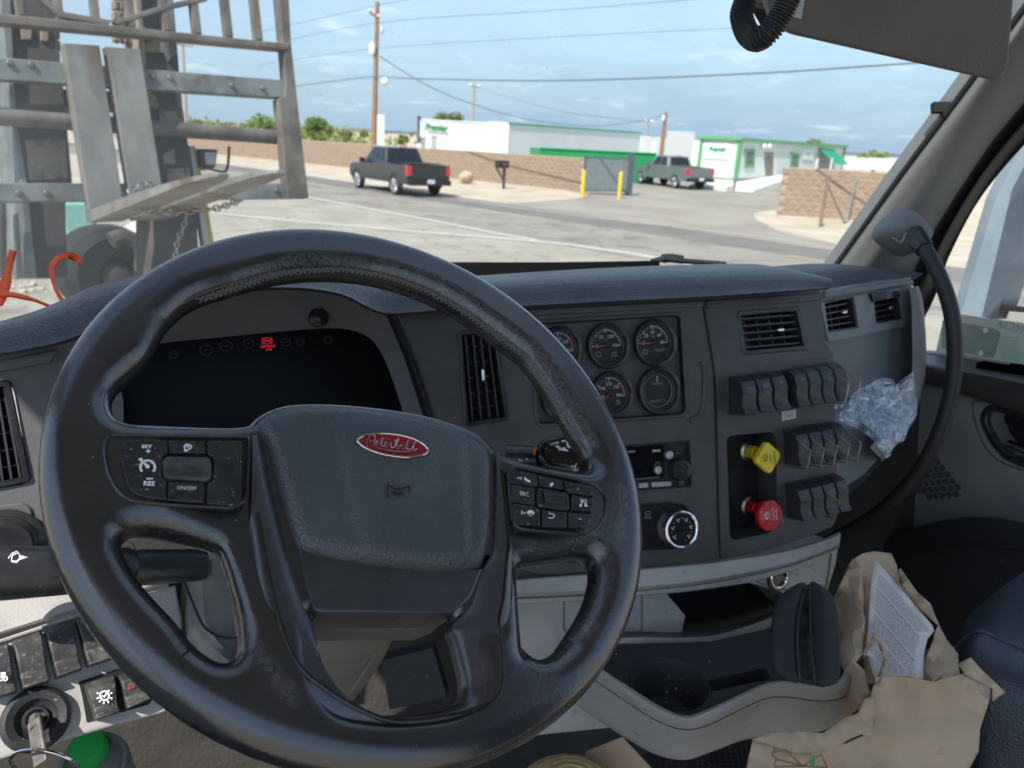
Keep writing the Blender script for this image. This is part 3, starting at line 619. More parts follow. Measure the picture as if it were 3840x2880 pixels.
# ---- gauges
def gauge(cx, cy, nums, unit, mark, a0, name_lines, needle, red=None, hours=False, lab=None):
    u, v = CP.uv('G', cx, cy, .0); u2, _ = CP.uv('G', cx+190, cy, 0); R = abs(u2-u)
    F = CP.sub(u, v, -.008); g = MB().lathe(F, [(R, 0), (R, .008), (R*.97, .0105), (R*.90, .0115), (R*.84, .010), (R*.80, .0035), (R*.79, .002)]).build('gauge', 'black_satin', dash)
    flat(F, circ(0, 0, R*.8, 32), .0022, 'black_rough' if False else 'gauge_face', g, 'dial')
    MB().ring(F, circ(0, 0, R*.815, 36), circ(0, 0, R*.785, 36), .002, .0046, .0006, .0022).build('dial_ring', 'gauge_ring', g)
    if hours:
        MB().ring(F, circ(0, 0, R*.70, 36), circ(0, 0, R*.675, 36), .0021, .0032, .0004, .0022).build('inner_ring', 'dim_print', g)
        text(F, 'HOURS', 0, R*.30, R*.16, 'dim_print', g, .0026)
        hg = MB()
        hg.add([F.P(x*R, y*R, .0027) for x, y in ((-.06,.62),(.06,.62),(.02,.51),(.06,.40),(-.06,.40),(-.02,.51))], [(0,1,2,3,4,5)]); hg.build('hourglass', 'dim_print', g)
        for i, d in enumerate('006618'): text(F, d, (-.34+.13*i)*R, -.42*R, R*.17, 'dim_print' if i < 5 else 'red_print', g, .0026, name='digit')
        return g
    N = 17; tk = MB(); arc0, arc1 = radians(a0), radians(180-a0-180)
    A0, A1 = radians(a0), radians(0 if a0 == 180 else -10)
    for i in range(N):
        a = A0+(A1-A0)*i/(N-1); l = .13 if i % 4 == 0 else .07
        tk.add(*stroke(F, [((.70-l)*R*cos(a)-.03*R, (.70-l)*R*sin(a)), (.70*R*cos(a)-.03*R, .70*R*sin(a))], R*(.035 if i % 4 == 0 else .02), .0024))
    tk.build('ticks', 'dial_print', g)['kind'] = 'stuff'
    n0 = len(nums)
    ar = MB(); h0 = .45 if n0 > 3 else .5
    ar.add(*stroke(F, [(.71*R*cos(a)-.03*R, .71*R*sin(a)) for a in np.linspace(A0*(1-h0)+A1*h0 if n0 > 3 else A0*.6+A1*.4, A1, 20)], R*.022, .0024)); ar.build('scale_arc', 'dial_print', g)
    if red: ar = MB(); ar.add(*stroke(F, [(.68*R*cos(a)-.03*R, .68*R*sin(a)) for a in np.linspace(A0+(A1-A0)*red[0], A0+(A1-A0)*red[1], 12)], R*.06, .0025)); ar.build('red_arc', 'red_print', g)
    for i, s_ in enumerate(nums):
        a = A0+(A1-A0)*i/(n0-1); text(F, s_, .44*R*cos(a)-.03*R, .44*R*sin(a), R*.20, 'dial_print', g, .0024, name='number')
    text(F, unit, -.02*R, .26*R, R*.12, 'dim_print', g, .0024)
    for i, s_ in enumerate(name_lines): text(F, s_, .36*R, (-.32-.13*i)*R, R*.13, 'dim_print', g, .0024)
    mk_ = MB(); mk_.add(*stroke(F, [((-.42+x*.12)*R, (-.36+y*.09)*R) for x, y in mark], R*.025, .0024, True)); mk_.build('symbol', 'dim_print', g)
    na = radians(needle); nd = MB(); nd.add(*stroke(F, [(-.03*R, 0), (.62*R*cos(na)-.03*R, .62*R*sin(na))], R*.045, .0045)); nd.build('needle', 'needle', g)
    MB().lathe(F.sub(-.03*R, 0, 0), [(.11*R, .003), (.11*R, .0055), (.07*R, .0068), (.01*R, .007)], 16).build('needle_hub', 'black_satin', g)
    return g
mat('gauge_face', (.012, .012, .013), .5); mat('gauge_ring', (.10, .105, .11), .35); mat('dial_print', (.58, .60, .62), .5)
sq = [(-1,-1),(-1,1),(-.3,1),(0,1.6),(.3,1),(1,1),(1,-1)]; rnd_ = [(cos(a), sin(a)) for a in np.linspace(0, 2*pi, 12, endpoint=False)]
gauge(500, 632, ['100','150','200','250','300'], 'F', rnd_, 190, ['COOLANT'], 205, (.75, .97))
gauge(940, 605, ['0','50','100','150'], 'PSI', sq, 180, ['SUSP','LOAD'], 180)
gauge(1375, 577, ['0','20','40','60','80'], 'PSI', rnd_, 180, ['MANIFOLD'], 182)
gauge(520, 1090, ['0','50','100','150'], 'PSI', sq, 180, ['AIR'], 200)
gauge(975, 1052, ['100','150','200','250','300'], 'F', sq, 195, ['OIL','TEMP'], 207, (.72, .97))
gauge(1412, 1022, [], '', None, 180, [], 0, hours=True)

# ---- air vents
def vent(F, tile, quad, nh, nv, tab, frame_m='black_satin', parent=None, fw=.004, proud=.0025, vfirst=False, depth=.035, chrome=True):
    """quad: top-left, top-right, bottom-right, bottom-left in the photograph"""
    q = [np.array(F.uv(tile, x, y)) for x, y in quad]; poly = rpoly([tuple(p) for p in q], .004)
    v = MB().ring(F, inset(poly, -.001), inset(poly, fw), -.004, proud, .0012, -depth).build('air_vent', frame_m, parent or dash)
    MB().slab(F, inset(poly, .0005), -depth-.004, -depth).build('duct', 'black_void', v)
    bil = lambda s, t: (q[0]*(1-s)+q[1]*s)*(1-t)+(q[3]*(1-s)+q[2]*s)*t
    for i in range(nh):
        t = (i+1)/(nh+1); a, b = bil(.05, t), bil(.95, t); w = (-.004 if not vfirst else -.016)
        e = (b-a)/np.linalg.norm(b-a); m = MB(); P0, P1 = F.P(*a, w), F.P(*b, w); up = F.v*.0011; bk = -F.n*.011-F.v*.002
        m.hexa([P0-up, P1-up, P1+up, P0+up][::-1], [P0-up+bk, P1-up+bk, P1+up+bk, P0+up+bk][::-1]); m.build('slat', 'slat_grey', v)
    for i in range(nv):
        s_ = (i+1)/(nv+1); a, b = bil(s_, .04), bil(s_, .96); w = (-.016 if not vfirst else -.004)
        P0, P1 = F.P(*a, w), F.P(*b, w); up = F.u*.0010; bk = -F.n*.011
        MB().hexa([P0-up, P0+up, P1+up, P1-up], [P0-up+bk, P0+up+bk, P1+up+bk, P1-up+bk]).build('slat', 'slat_grey', v)
    if tab:
        a = bil(*tab); ln_ = .0052
        f2 = F.sub(*a, 0)
        MB().slab(f2, rrect(.004 if vfirst else .013, .016 if vfirst else .0045, .002), -.008, .003, .0015).build('vent_tab', 'chrome' if chrome else 'black_satin', v)
    return v
vent(CP, 'O', [(990,717),(1071,712),(1098,907),(1005,920)], 5, 4, (.52, .48), vfirst=True)
vent(SPU, 'H', [(292,302),(706,270),(758,553),(330,588)], 5, 4, (.63, .5), fw=.007)
# ---- switch panels
pbr = rpoly(SPL.q('I', [(255,715),(290,690),(600,662),(640,690),(645,1100),(655,1330),(600,1445),(320,1508),(280,1480)]), .006)
spl = SPL.q('I', [(163,180),(1088,40),(1100,420),(1112,1000),(1118,1290),(1085,1395),(900,1475),(600,1572),(215,1652)])
spu = SPU.q('H', [(58,180),(838,125),(848,235),(888,520),(932,585),(932,598),(140,695)])
dpart(slabh(MB(), SPL, spl, [pbr], -.07, .001, -.04), 'switch_panel', 'charcoal')
vh = rpoly(SPU.q('H', [(295,306),(703,273),(754,550),(333,584)]), .004)
dpart(slabh(MB(), SPU, spu, [vh], -.07, .001, -.03), 'vent_panel', 'charcoal')
dpart(MB().slab(SPU, SPU.q('H', [(75,228),(850,178),(862,222),(80,282)]), .001, .004, .002), 'vent_panel_rail', 'charcoal')
dpart(MB().slab(SPL, inset(pbr, .0005), -.05, -.04), 'knob_recess', 'black_void')
def wedge(F, quad, n, tile, prof, mats, names='rocker_switch', prints=None):
    """row of n rocker switches between the base corners quad (TL, TR, BR, BL)"""
    q = [np.array(F.uv(tile, x, y)) for x, y in quad]; bil = lambda s, t: (q[0]*(1-s)+q[1]*s)*(1-t)+(q[3]*(1-s)+q[2]*s)*t; out = []
    fr = MB().slab(F, inset(rpoly([tuple(p) for p in q], .002), -.0016), 0, .0022, .001).build('switch_bank', 'black_satin', dash)
    for i in range(n):
        s0, s1 = (i+.05)/n, (i+.95)/n; R = []
        for t, w, ins in prof: R.append((t, w, ins))
        A = [F.P(*bil(s0+ins/n, t), w) for t, w, ins in prof]; B_ = [F.P(*bil(s1-ins/n, t), w) for t, w, ins in prof]
        m = MB(); k = len(prof); m.add(A+B_, [tuple(range(k)), tuple(range(k, 2*k))[::-1]]+[(j, j+k, (j+1) % k+k, (j+1) % k) for j in range(k)])
        o = m.build(names, 'switch_black', fr, ang=28); bv = o.modifiers.new('bevel', 'BEVEL'); bv.width = .0011; bv.segments = 2; bv.limit_method = 'ANGLE'; bv.angle_limit = radians(25)
        out.append((o, s0, s1, bil))
    return fr, out
mat('switch_black', (.026, .028, .031), .36, c2=(.036, .038, .042), ns=50, dust=(DUST, 300, .73, .80))
ROCK = [(0.0, .001, 0), (0.0, .014, .0), (.12, .026, .02), (.40, .0315, .03), (.62, .029, .03), (.80, .0295, .03), (.97, .035, .02), (1.0, .031, .0), (1.0, .001, 0)]
G1, g1 = wedge(SPL, [(265,240),(615,188),(640,468),(270,522)], 3, 'I', ROCK, None)
G2, g2 = wedge(SPL, [(672,184),(1075,124),(1090,402),(690,464)], 4, 'I', ROCK, None)
G3, g3 = wedge(SPL, [(690,645),(1080,582),(1095,850),(705,912)], 4, 'I', ROCK, None)
G4, g4 = wedge(SPL, [(702,1072),(1088,985),(1105,1240),(722,1330)], 4, 'I', ROCK, None)
def sprint(ent, s_, t, h, w=.0318, m='dim_print'):
    o, s0, s1, bil = ent; p = bil((s0+s1)/2, t); return text(SPL, s_, p[0]+.001, p[1], h, m, o, w, rot=radians(0))
def sicon(ent, lines, t, k, w=.0318, m='dim_print', wd=.0006):
    o, s0, s1, bil = ent; p = bil((s0+s1)/2, t); mb = MB()
    for l in lines: mb.add(*stroke(SPL, [(p[0]+x*k, p[1]+y*k) for x, y in l], wd, w))
    mb.build('switch_icon', m, o)['kind'] = 'stuff'
arcs = lambda r, a, b, n=9: [(r*cos(radians(x)), r*sin(radians(x))) for x in np.linspace(a, b, n)]
sprint(g1[0], 'TC', .33, .0058); sicon(g1[0], [[(-1,-.8),(-1.25,0),(-1,.9)], [(1,-.8),(1.25,0),(1,.9)], [(-.7,-1),(.7,-1)]], .33, .0042)
sprint(g1[1], 'OFF', .47, .0040); sicon(g1[1], [arcs(.7, 0, 360, 16), arcs(1.15, 130, 230), arcs(1.15, -50, 50), [(0,.35),(0,-.35)]], .28, .0040)
sprint(g1[2], 'BRAKE', .25, .0030); sprint(g2[0], 'BRAKE', .25, .0030); sprint(g2[2], 'AXLE', .2, .0028); sicon(g2[2], [[(-1,0),(-.3,0),(0,.5),(1,.5)], [(-1,-.5),(1,-.5)]], .33, .0036)
for e_ in (g3[0], g3[3], g4[2]): sicon(e_, [[(-1,-.7),(1,-.7),(1,.7),(-1,.7),(-1,-.7)], [(-.4,0),(.4,0)]], .3, .0032)
for e_ in (g3[1], g3[2]): sicon(e_, [[(-1,.2),(0,.8),(1,.2)], [(0,.8),(0,-.8)]], .3, .0032)
sicon(g4[3], [[(-1,-.6),(1,-.6),(1,.6),(-1,.6),(-1,-.6)]], .25, .0036); sicon(g4[0], [[(-.6,0),(.6,0)]], .2, .003)
def guard(ent, par, side):
    o, s0, s1, bil = ent; s_ = s0 if side == 0 else s1; p0, p1 = bil(s_, .02), bil(s_, 1.0); pm, pn = bil(s_, .50), bil(s_, .93)
    e0 = SPL.P(*p0, .004); e1 = SPL.P(*p1, .004)
    a = [e0, SPL.P(*(p0*.96+p1*.04), .012), SPL.P(*(p0*.55+p1*.45), .050), SPL.P(*(p0*.48+p1*.52), .053), SPL.P(*(p0*.02+p1*.98), .045), SPL.P(*(p0*-.03+p1*1.03), .040), SPL.P(*(p0*-.04+p1*1.04), .010), SPL.P(*(p0*-.04+p1*1.04), .002)]
    MB().tube(cr(a, 3), .00085, 7).build('switch_guard', 'steel_wire', par)
guard(g2[3], G2, 0); guard(g2[3], G2, 1)
guard(g3[0], G3, 0); guard(g3[1], G3, 0); guard(g3[2], G3, 0); guard(g3[3], G3, 0); guard(g3[3], G3, 1); guard(g4[2], G4, 0)
# label strip
lb = MB().slab(SPL, SPL.q('I', [(688,508),(800,487),(800,556),(690,579)], .0016), .001, .0016).build('label_strip', 'label_white', dash)
T('I', 'Chains', 744, 533, 34, 'ink', lb, dirot(SPL,'I',700,545,790,525), .78, w=.0019, F=SPL)
# ---- air valve knobs
def solve_w(F, base, target):
    """length along the normal from base so that its end falls on the target pixel"""
    b = F.uv(*base, -.04); best = None
    for w in np.linspace(0, .15, 301):
        q = F.P(*b, w)-CAM; z = q @ cd_; x, y = 1920+FPX*(q @ cr_)/z, 1440-FPX*(q @ cu_)/z
        a, c_, k = TL[target[0]]; e = hypot(x-(a+target[1]*k), y-(c_+target[2]*k))
        if best is None or e < best[0]: best = (e, w)
    return b, best[1]
mat('yellow_print', (.10, .085, .02), .6)
def knob(base, cap, rad, n, rot0, m, name, lines, pm, label):
    b, w = solve_w(SPL, base, cap); F = SPL.sub(*b, 0)
    MB().lathe(F, [(.0155, -.045), (.0155, -.036), (.012, -.034), (.0115, -.038)], 24).build('valve_collar', 'steel', dash)
    s_ = MB().lathe(F, [(.010, -.042), (.010, -.020), (.0085, -.018), (.0085, w*.45), (.0105, w*.5), (.012, w-.006)], 24)
    k = s_.build(name, m, dash); k['label'] = label
    cx, cy = F.uv(*cap, w); poly = rpoly([(cx+rad*cos(rot0+2*pi*i/n), cy+rad*sin(rot0+2*pi*i/n)) for i in range(n)], .008 if n == 4 else .002, 5)
    MB().slab(F, inset(poly, .0), w-.008, w, .0018, 4).build('knob_cap', m, k)
    for s_, x, y, h, ro in lines: T(cap[0], s_, x, y, h, pm, k, radians(ro), .9, w=w+.0003, F=F)
    lg = MB()
    for dx in (0, 1): lg.add(*stroke(F, [F.uv(cap[0], *q, w) for q in cr([(cap[1]-35+dx*10, cap[2]-30), (cap[1]-48+dx*16, cap[2]), (cap[1]-38+dx*12, cap[2]+22), (cap[1]-18, cap[2]+20), (cap[1]-14, cap[2]-28)], 4)], .0013, w+.0003))
    lg.build('valve_mark', pm, k)['kind'] = 'stuff'
    return k
knob(('I',418,812), ('I',588,866), .0265, 4, radians(4)+pi/2, 'yellow_knob', 'parking_brake_knob',
     [('PARKING', 632, 872, 22, -84), ('BRAKE', 600, 870, 18, -84), ('PULL TO APPLY', 668, 880, 10, -76), ('PUSH TO RELEASE', 525, 880, 10, -76)], 'yellow_print', 'yellow square parking brake pull knob')
knob(('I',425,1240), ('I',600,1315), .0245, 8, radians(22), 'red_knob', 'trailer_supply_knob',
     [('TRAILER', 645, 1303, 20, -84), ('AIR SUPPLY', 620, 1300, 17, -84), ('NOT FOR PARKING', 598, 1310, 8, -84), ('PUSH TO SUPPLY', 535, 1320, 9, -80), ('PULL TO EVACUATE', 690, 1320, 9, -80)], 'white_print', 'red octagonal trailer air supply pull knob')
# ---- radio
rad = MB().slab(CP, radh, -.03, -.004).build('radio', 'black_satin', dash)
dsp = CP.q('J', [(-240,205),(705,170),(712,470),(-240,500)], -.003)
flat(CP, dsp, -.0035, 'screen', rad, 'radio_display')
MB().ring(CP, ccw(inset(radh, .0005)), inset(radh, .003), -.006, .001, .0008, -.004).build('radio_frame', 'black_satin', rad)
kf = CP.sub(*CP.uv('J', 880, 400, .010)); ku, _ = CP.uv('J', 965, 400, .01); kr = abs(ku-CP.uv('J', 880, 400, .01)[0])
kk = MB(); prof = []
for r_, w_ in ((1, -.004), (1, .006), (.93, .0115), (.6, .012), (.55, .011), (.05, .0115)):
    prof.append([kf.P(r_*kr*(1+(.05 if (i//2) % 2 and r_ > .9 else 0))*cos(2*pi*i/48), r_*kr*(1+(.05 if (i//2) % 2 and r_ > .9 else 0))*sin(2*pi*i/48), w_) for i in range(48)])
kk.rings(prof); kk.build('volume_knob', 'black_satin', rad)
for x, y, r_ in ((763, 262, 33), (660, 400, 32)):
    f_ = CP.sub(*CP.uv('J', x, y, 0)); rr_ = abs(CP.uv('J', x+r_, y, 0)[0]-CP.uv('J', x, y, 0)[0]); MB().lathe(f_, [(rr_, -.004), (rr_, .001), (rr_*.8, .0018), (.0002, .002)], 20).build('round_button', 'silver_btn', rad)
for q_ in ([(-100,560),(60,550),(60,592),(-100,602)], [(300,545),(460,528),(458,566),(300,580)], [(484,525),(566,518),(566,560),(484,567)], [(602,515),(778,503),(778,546),(602,558)]):
    MB().slab(CP, rpoly(CP.q('J', q_, 0), .0008), -.004, .0008, .0005).build('preset_button', 'silver_btn', rad)
rj = dirot(CP, 'J', 340, 232, 475, 225)
T('J', 'W CLASS', 380, 232, 18, 'white_print', rad, rj, 1.5, w=-.0030, F=CP); T('J', '(sxm)', 643, 220, 26, 'white_print', rad, rj, 1.0, w=-.0030, F=CP, bold=.0001)
T('J', 'TAP FOR', 842, 245, 12, 'dim_print', rad, rj, .7, w=-.0035, F=CP); T('J', 'MENU', 655, 330, 12, 'dim_print', rad, rj, 1.2, w=-.0030, F=CP); T('J', 'PUSH TO PLAY', 656, 350, 11, 'dim_print', rad, rj, .9, w=-.0030, F=CP)
for i, s_ in enumerate(('MUTE', 'BAND', 'TUNE')): T('J', s_, 874, 497+19*i, 14, 'dim_print', rad, rj, .9, w=-.0035, F=CP)
lnm = MB(); lnm.add(*stroke(CP, CP.q('J', [(660,445),(662,465),(420,488)], -.003), .0007, -.0029)); lnm.build('display_line', 'dim_print', rad)
# ---- heater controls
hvp = MB().slab(CP, hv, -.005, .0025, .0015).build('heater_panel', 'black_gloss', dash)
def dial(cx, cy, rpx):
    f_ = CP.sub(*CP.uv('J', cx, cy, .012)); r_ = abs(CP.uv('J', cx+rpx, cy, .012)[0]-CP.uv('J', cx, cy, .012)[0])
    d_ = MB().lathe(f_, [(r_, 0), (r_, .010), (r_*.97, .0135), (r_*.90, .0145), (r_*.83, .0135), (r_*.81, .011)], 40).build('heater_dial', 'chrome', hvp)
    MB().lathe(f_, [(r_*.82, .009), (r_*.80, .0115), (r_*.3, .012), (.0003, .012)], 32).build('dial_face', 'black_gloss', d_)
    return f_, r_, d_
dial(330, 1000, 155)
f_, r_, d_ = dial(875, 950, 155)
for a in range(6):
    an = radians(215-a*52); pt = (r_*.55*cos(an), r_*.55*sin(an)); m = MB()
    m.add(*stroke(f_, [(pt[0]-.0022, pt[1]+.0018), (pt[0]-.0008, pt[1]-.001), (pt[0]+.0012, pt[1]-.0012), (pt[0]+.0014, pt[1]-.003)], .0009, .0124))
    m.add([f_.P(pt[0]+.0018+.0009*cos(t_), pt[1]+.0014+.0009*sin(t_), .0124) for t_ in np.linspace(0, 2*pi, 8, endpoint=False)], [tuple(range(8))]); m.build('dial_icon', 'white_print', d_)['kind'] = 'stuff'
    an += radians(-26); flat(f_, circ(r_*.6*cos(an), r_*.6*sin(an), .0006, 8), .0124, 'white_print', d_, 'dial_dot')
T('J', 'MAX', 565, 838, 26, 'dim_print', hvp, rj, 1, w=.0030, F=CP)
m = MB(); m.add(*stroke(CP, CP.q('J', cr([(538,790),(562,782),(590,788),(575,812),(552,814)], 3, True), .003), .0007, .0030)); m.build('defrost_icon', 'dim_print', hvp)

# ---- instrument cluster
cl = [tuple(p) for p in cr([CF.uv(*p) for p in (('T',40,560),('T',290,497),('T',700,455),('T',1100,418),('T',1290,413),('T',1400,435),('T',1480,485),('T',1540,580),('T',1600,740),('T',1650,900),('T',1690,1080),('T',900,1200),('T',100,1200),('T',-120,1000),('T',-60,720))], 6, True)]
scr = MB().slab(CF, cl, -.012, -.004).build('instrument_screen', 'screen', dash)
surr = [tuple(p) for p in cr([CF.uv(*p, .012) for p in (('T',0,430),('T',290,290),('T',560,225),('T',900,190),('T',1250,188),('T',1410,235),('T',1515,300),('T',1600,400),('T',1690,560),('T',1740,740),('T',1790,920),('T',1830,1130),('T',900,1260),('T',60,1260),('T',-190,1030),('T',-140,680))], 6, True)]
cl2 = [tuple(p) for p in resamp(cl+[cl[0]], 97)[:-1]]; su2 = [tuple(p) for p in resamp(surr+[surr[0]], 97)[:-1]]
dpart(MB().rings([[CF.P(u, v, .020) for u, v in su2], [CF.P(*(np.array(a)*.5+np.array(b)*.5), .012) for a, b in zip(su2, cl2)], [CF.P(u, v, -.004) for u, v in cl2]], False, False), 'cluster_surround', 'charcoal_light')
f_ = CF.sub(*CF.uv('T', 1175, 352, .012), .008); MB().lathe(f_, [(.0125, -.004), (.0125, .003), (.010, .005), (.0005, .0065)], 20).build('light_sensor', 'black_satin', dash)
rc = dirot(CF, 'T', 855, 517, 932, 513)
T('T', 'BRAKE', 893, 515, 15, 'red_glow', scr, rc, 1.25, w=-.0030, F=CF); T('T', 'AIR', 898, 532, 13, 'red_glow', scr, rc, 1.2, w=-.0030, F=CF)
m = MB(); uo = lambda x, y: CF.uv('T', x, y, -.003)
m.add(*stroke(CF, [uo(887+18*cos(a), 484-18*sin(a)) for a in np.linspace(0, 2*pi, 20, endpoint=False)], .0007, -.003, True)); m.add(*stroke(CF, [uo(877,484), uo(897,482)], .0012, -.003))
for s_ in (0, pi): m.add(*stroke(CF, [uo(887+28*cos(a+s_), 484-26*sin(a+s_)) for a in np.linspace(-.8, .8, 9)], .0008, -.003))
m.build('brake_icon', 'red_glow', scr)['kind'] = 'stuff'
for x, y, r_ in ((550,535,34), (660,512,34), (785,498,28), (990,492,26), (1070,490,22), (1225,478,22), (370,560,22)):
    m = MB(); m.add(*stroke(CF, [uo(x+r_*cos(a), y-r_*.85*sin(a)) for a in np.linspace(0, 2*pi, 18, endpoint=False)], .0012, -.003, True)); m.add(*stroke(CF, [uo(x-r_*.5, y), uo(x+r_*.5, y-3)], .0012, -.003)); m.build('unlit_icon', 'faint_print', scr)['kind'] = 'stuff'
dpart(MB().tube(cr([CP.px('T',x,y,.002) for x, y in ((1580,350),(1640,440),(1700,580),(1760,760),(1808,920),(1850,1100))], 5), .0018, 6), 'cluster_seam', 'black_void')

# ---- soft top pads
def pad_loft(lip, top, name, m, back=.16, under=.03, nose=.010, n=70, drop=.03):
    """lip and top: lists of (tile,x,y,worldY); a rolled edge from the underside, over the nose, to the back"""
    L0 = resamp(cr([AY(*p) for p in lip], 8), n); T0 = resamp(cr([AY(*p) for p in top], 8), n); C_ = []
    fwd = np.array([0, 1., 0]); upz = np.array([0, 0, 1.])
    C_.append(L0+fwd*under+upz*(-.001)); C_.append(L0+upz*.0)
    C_.append(L0-fwd*nose*.5+upz*.004); 
    for k in (.12, .28, .46, .64, .82):
        P_ = L0*(1-k)+T0*k; bul = sin(pi*k)*.022
        C_.append(P_-fwd*bul*.6+upz*bul*.55)
    C_.append(T0); C_.append(T0+fwd*.04-upz*.003); C_.append(T0+fwd*back-upz*drop)
    return dpart(MB().rings([list(c) for c in C_], False, False, closed=False), name, m, ang=60)
pad_loft([('O',-140,800,.66),('O',0,771,.70),('O',137,744,.745),('O',230,705,.77),('O',360,660,.79),('O',504,632,.80),('O',641,627,.81),('O',738,641,.82),('O',793,668,.83),('O',840,682,.84),('O',960,674,.85),('O',1118,666,.855),('O',1300,656,.857),('O',1516,645,.85),('O',1650,636,.845),('O',1787,626,.84)],
         [('O',-140,745,.74),('O',0,702,.79),('O',60,684,.82),('O',137,651,.85),('O',200,624,.87),('O',312,601,.90),('O',450,590,.92),('O',620,588,.94),('O',760,592,.95),('O',880,600,.96),('O',1020,603,.96),('O',1200,592,.965),('O',1400,581,.97),('O',1600,575,.97),('O',1690,578,.96),('O',1775,608,.90)], 'top_pad', 'pad')
pad_loft([('O',1650,646,.985),('O',1770,634,1.0),('O',1860,622,1.02),('O',1978,603,1.04)], [('O',1640,588,1.06),('O',1752,576,1.08),('O',1800,573,1.10),('O',1880,577,1.12),('O',1945,586,1.12),('O',1980,600,1.08)], 'passenger_pad', 'pad_light', n=30, nose=.006)
# ---- passenger side
ppl = PP.q('H', [(838,170),(1455,70),(1472,390),(1470,780),(1430,960),(1300,1220),(1130,1400),(940,1520)])
pv1 = rpoly(PP.q('H', [(862,236),(1058,195),(1094,412),(888,442)]), .004); pv2 = rpoly(PP.q('H', [(1188,190),(1358,158),(1388,350),(1208,385)]), .004)
dpart(slabh(MB(), PP, ppl, [pv1, pv2], -.06, 0, -.03), 'passenger_panel', 'passenger_grey')
strip = rpoly(PP.q('H', [(846,240),(1440,125),(1462,375),(1430,395),(900,503)], .003), .006)
dpart(slabh(MB(), PP, strip, [pv1, pv2], 0, .004, 0), 'vent_strip', 'strip_grey')
dpart(MB().slab(PP, PP.q('H', [(868,160),(1450,92),(1455,118),(860,212)]), 0, .006, .002), 'passenger_rail', 'passenger_grey')
vent(PP, 'H', [(864,238),(1057,197),(1092,410),(890,440)], 4, 3, (.66, .45), fw=.003)
v2 = vent(PP, 'H', [(1190,192),(1357,160),(1387,349),(1210,383)], 4, 3, (.68, .55), fw=.003)
MB().slab(PP, PP.q('H', [(1182,180),(1362,153),(1390,190),(1372,205),(1205,235)], .008), -.01, .010, .002).build('damper', 'black_satin', v2)
# rounded end cap and underside of the passenger dash
ec = [[AD('V',x,y,d) for x, y, d in c_] for c_ in (
  [(262,-40,1.32),(278,60,1.32),(283,250,1.31),(285,420,1.31),(268,560,1.30),(190,760,1.28),(20,960,1.23)],
  [(300,-40,1.33),(325,60,1.33),(345,250,1.32),(350,400,1.32),(330,560,1.31),(250,780,1.29),(60,1000,1.24)],
  [(318,-45,1.36),(350,60,1.36),(368,250,1.35),(370,410,1.35),(350,580,1.34),(280,800,1.32),(90,1030,1.27)],
  [(325,-40,1.44),(352,60,1.44),(366,250,1.44),(366,410,1.44),(346,590,1.42),(280,820,1.40),(95,1050,1.36)])]
dpart(MB().loft(ec, 30), 'end_cap', 'pillar')
ub_ = [[PP.px('H',x,y,w) for x, y, w in c_] for c_ in ([(1470,780,0),(1430,960,0),(1300,1220,0),(1130,1400,0),(940,1520,0)], [(1465,830,-.02),(1400,1050,-.02),(1280,1270,-.02),(1120,1440,-.02),(930,1560,-.02)], [(1440,880,-.09),(1360,1130,-.09),(1220,1350,-.09),(1090,1500,-.09),(910,1620,-.09)], [(1400,900,-.3),(1300,1150,-.3),(1180,1400,-.3),(1060,1540,-.3),(880,1650,-.3)])]
dpart(MB().loft(ub_, 24), 'passenger_underside', 'charcoal')
# ================================================================== lower console (part of the dashboard)
def wl_(F, tile, pts): return [F.px(tile, x, y, w) for x, y, w in pts]
# beige belt under the panels
belt = [[SPL.px('K',x,y,w) if x > 1000 else CP.px('K',x,y,w) for x, y in c_] for c_, w in (
 ([(-560,330),(0,278),(300,256),(570,229),(850,204),(1110,173),(1500,112),(1760,40),(1880,-10)], .002),
 ([(-560,336),(0,290),(300,268),(570,240),(850,216),(1110,188),(1500,126),(1770,52),(1890,5)], .012),
 ([(-560,400),(0,380),(300,365),(570,345),(850,322),(1110,285),(1500,205),(1770,115),(1880,65)], .022),
 ([(-560,425),(0,404),(300,388),(570,366),(850,340),(1110,303),(1500,220),(1770,128),(1880,80)], .018),
 ([(-560,432),(0,412),(300,394),(570,372),(850,346),(1110,310),(1500,226),(1770,134),(1880,86)], .014))]
dpart(MB().loft(belt, 50), 'belt_trim', 'beige')
belt2 = [[SPL.px('K',x,y,w) if x > 1000 else CP.px('K',x,y,w) for x, y in c_] for c_, w in (
 ([(-560,432),(0,412),(300,394),(570,370),(850,344),(1110,308),(1500,224),(1770,132),(1880,84)], .014),
 ([(-560,440),(0,420),(300,402),(570,378),(850,352),(1110,316),(1500,232),(1770,140),(1880,92)], .020),
 ([(-560,470),(0,445),(300,425),(570,402),(850,378),(1110,345),(1300,315),(1500,262),(1700,200)], .018),
 ([(-560,475),(0,450),(300,430),(570,408),(850,384),(1110,350),(1300,320),(1500,268),(1700,205)], -.02))]
dpart(MB().loft(belt2, 50), 'belt_lip', 'beige')
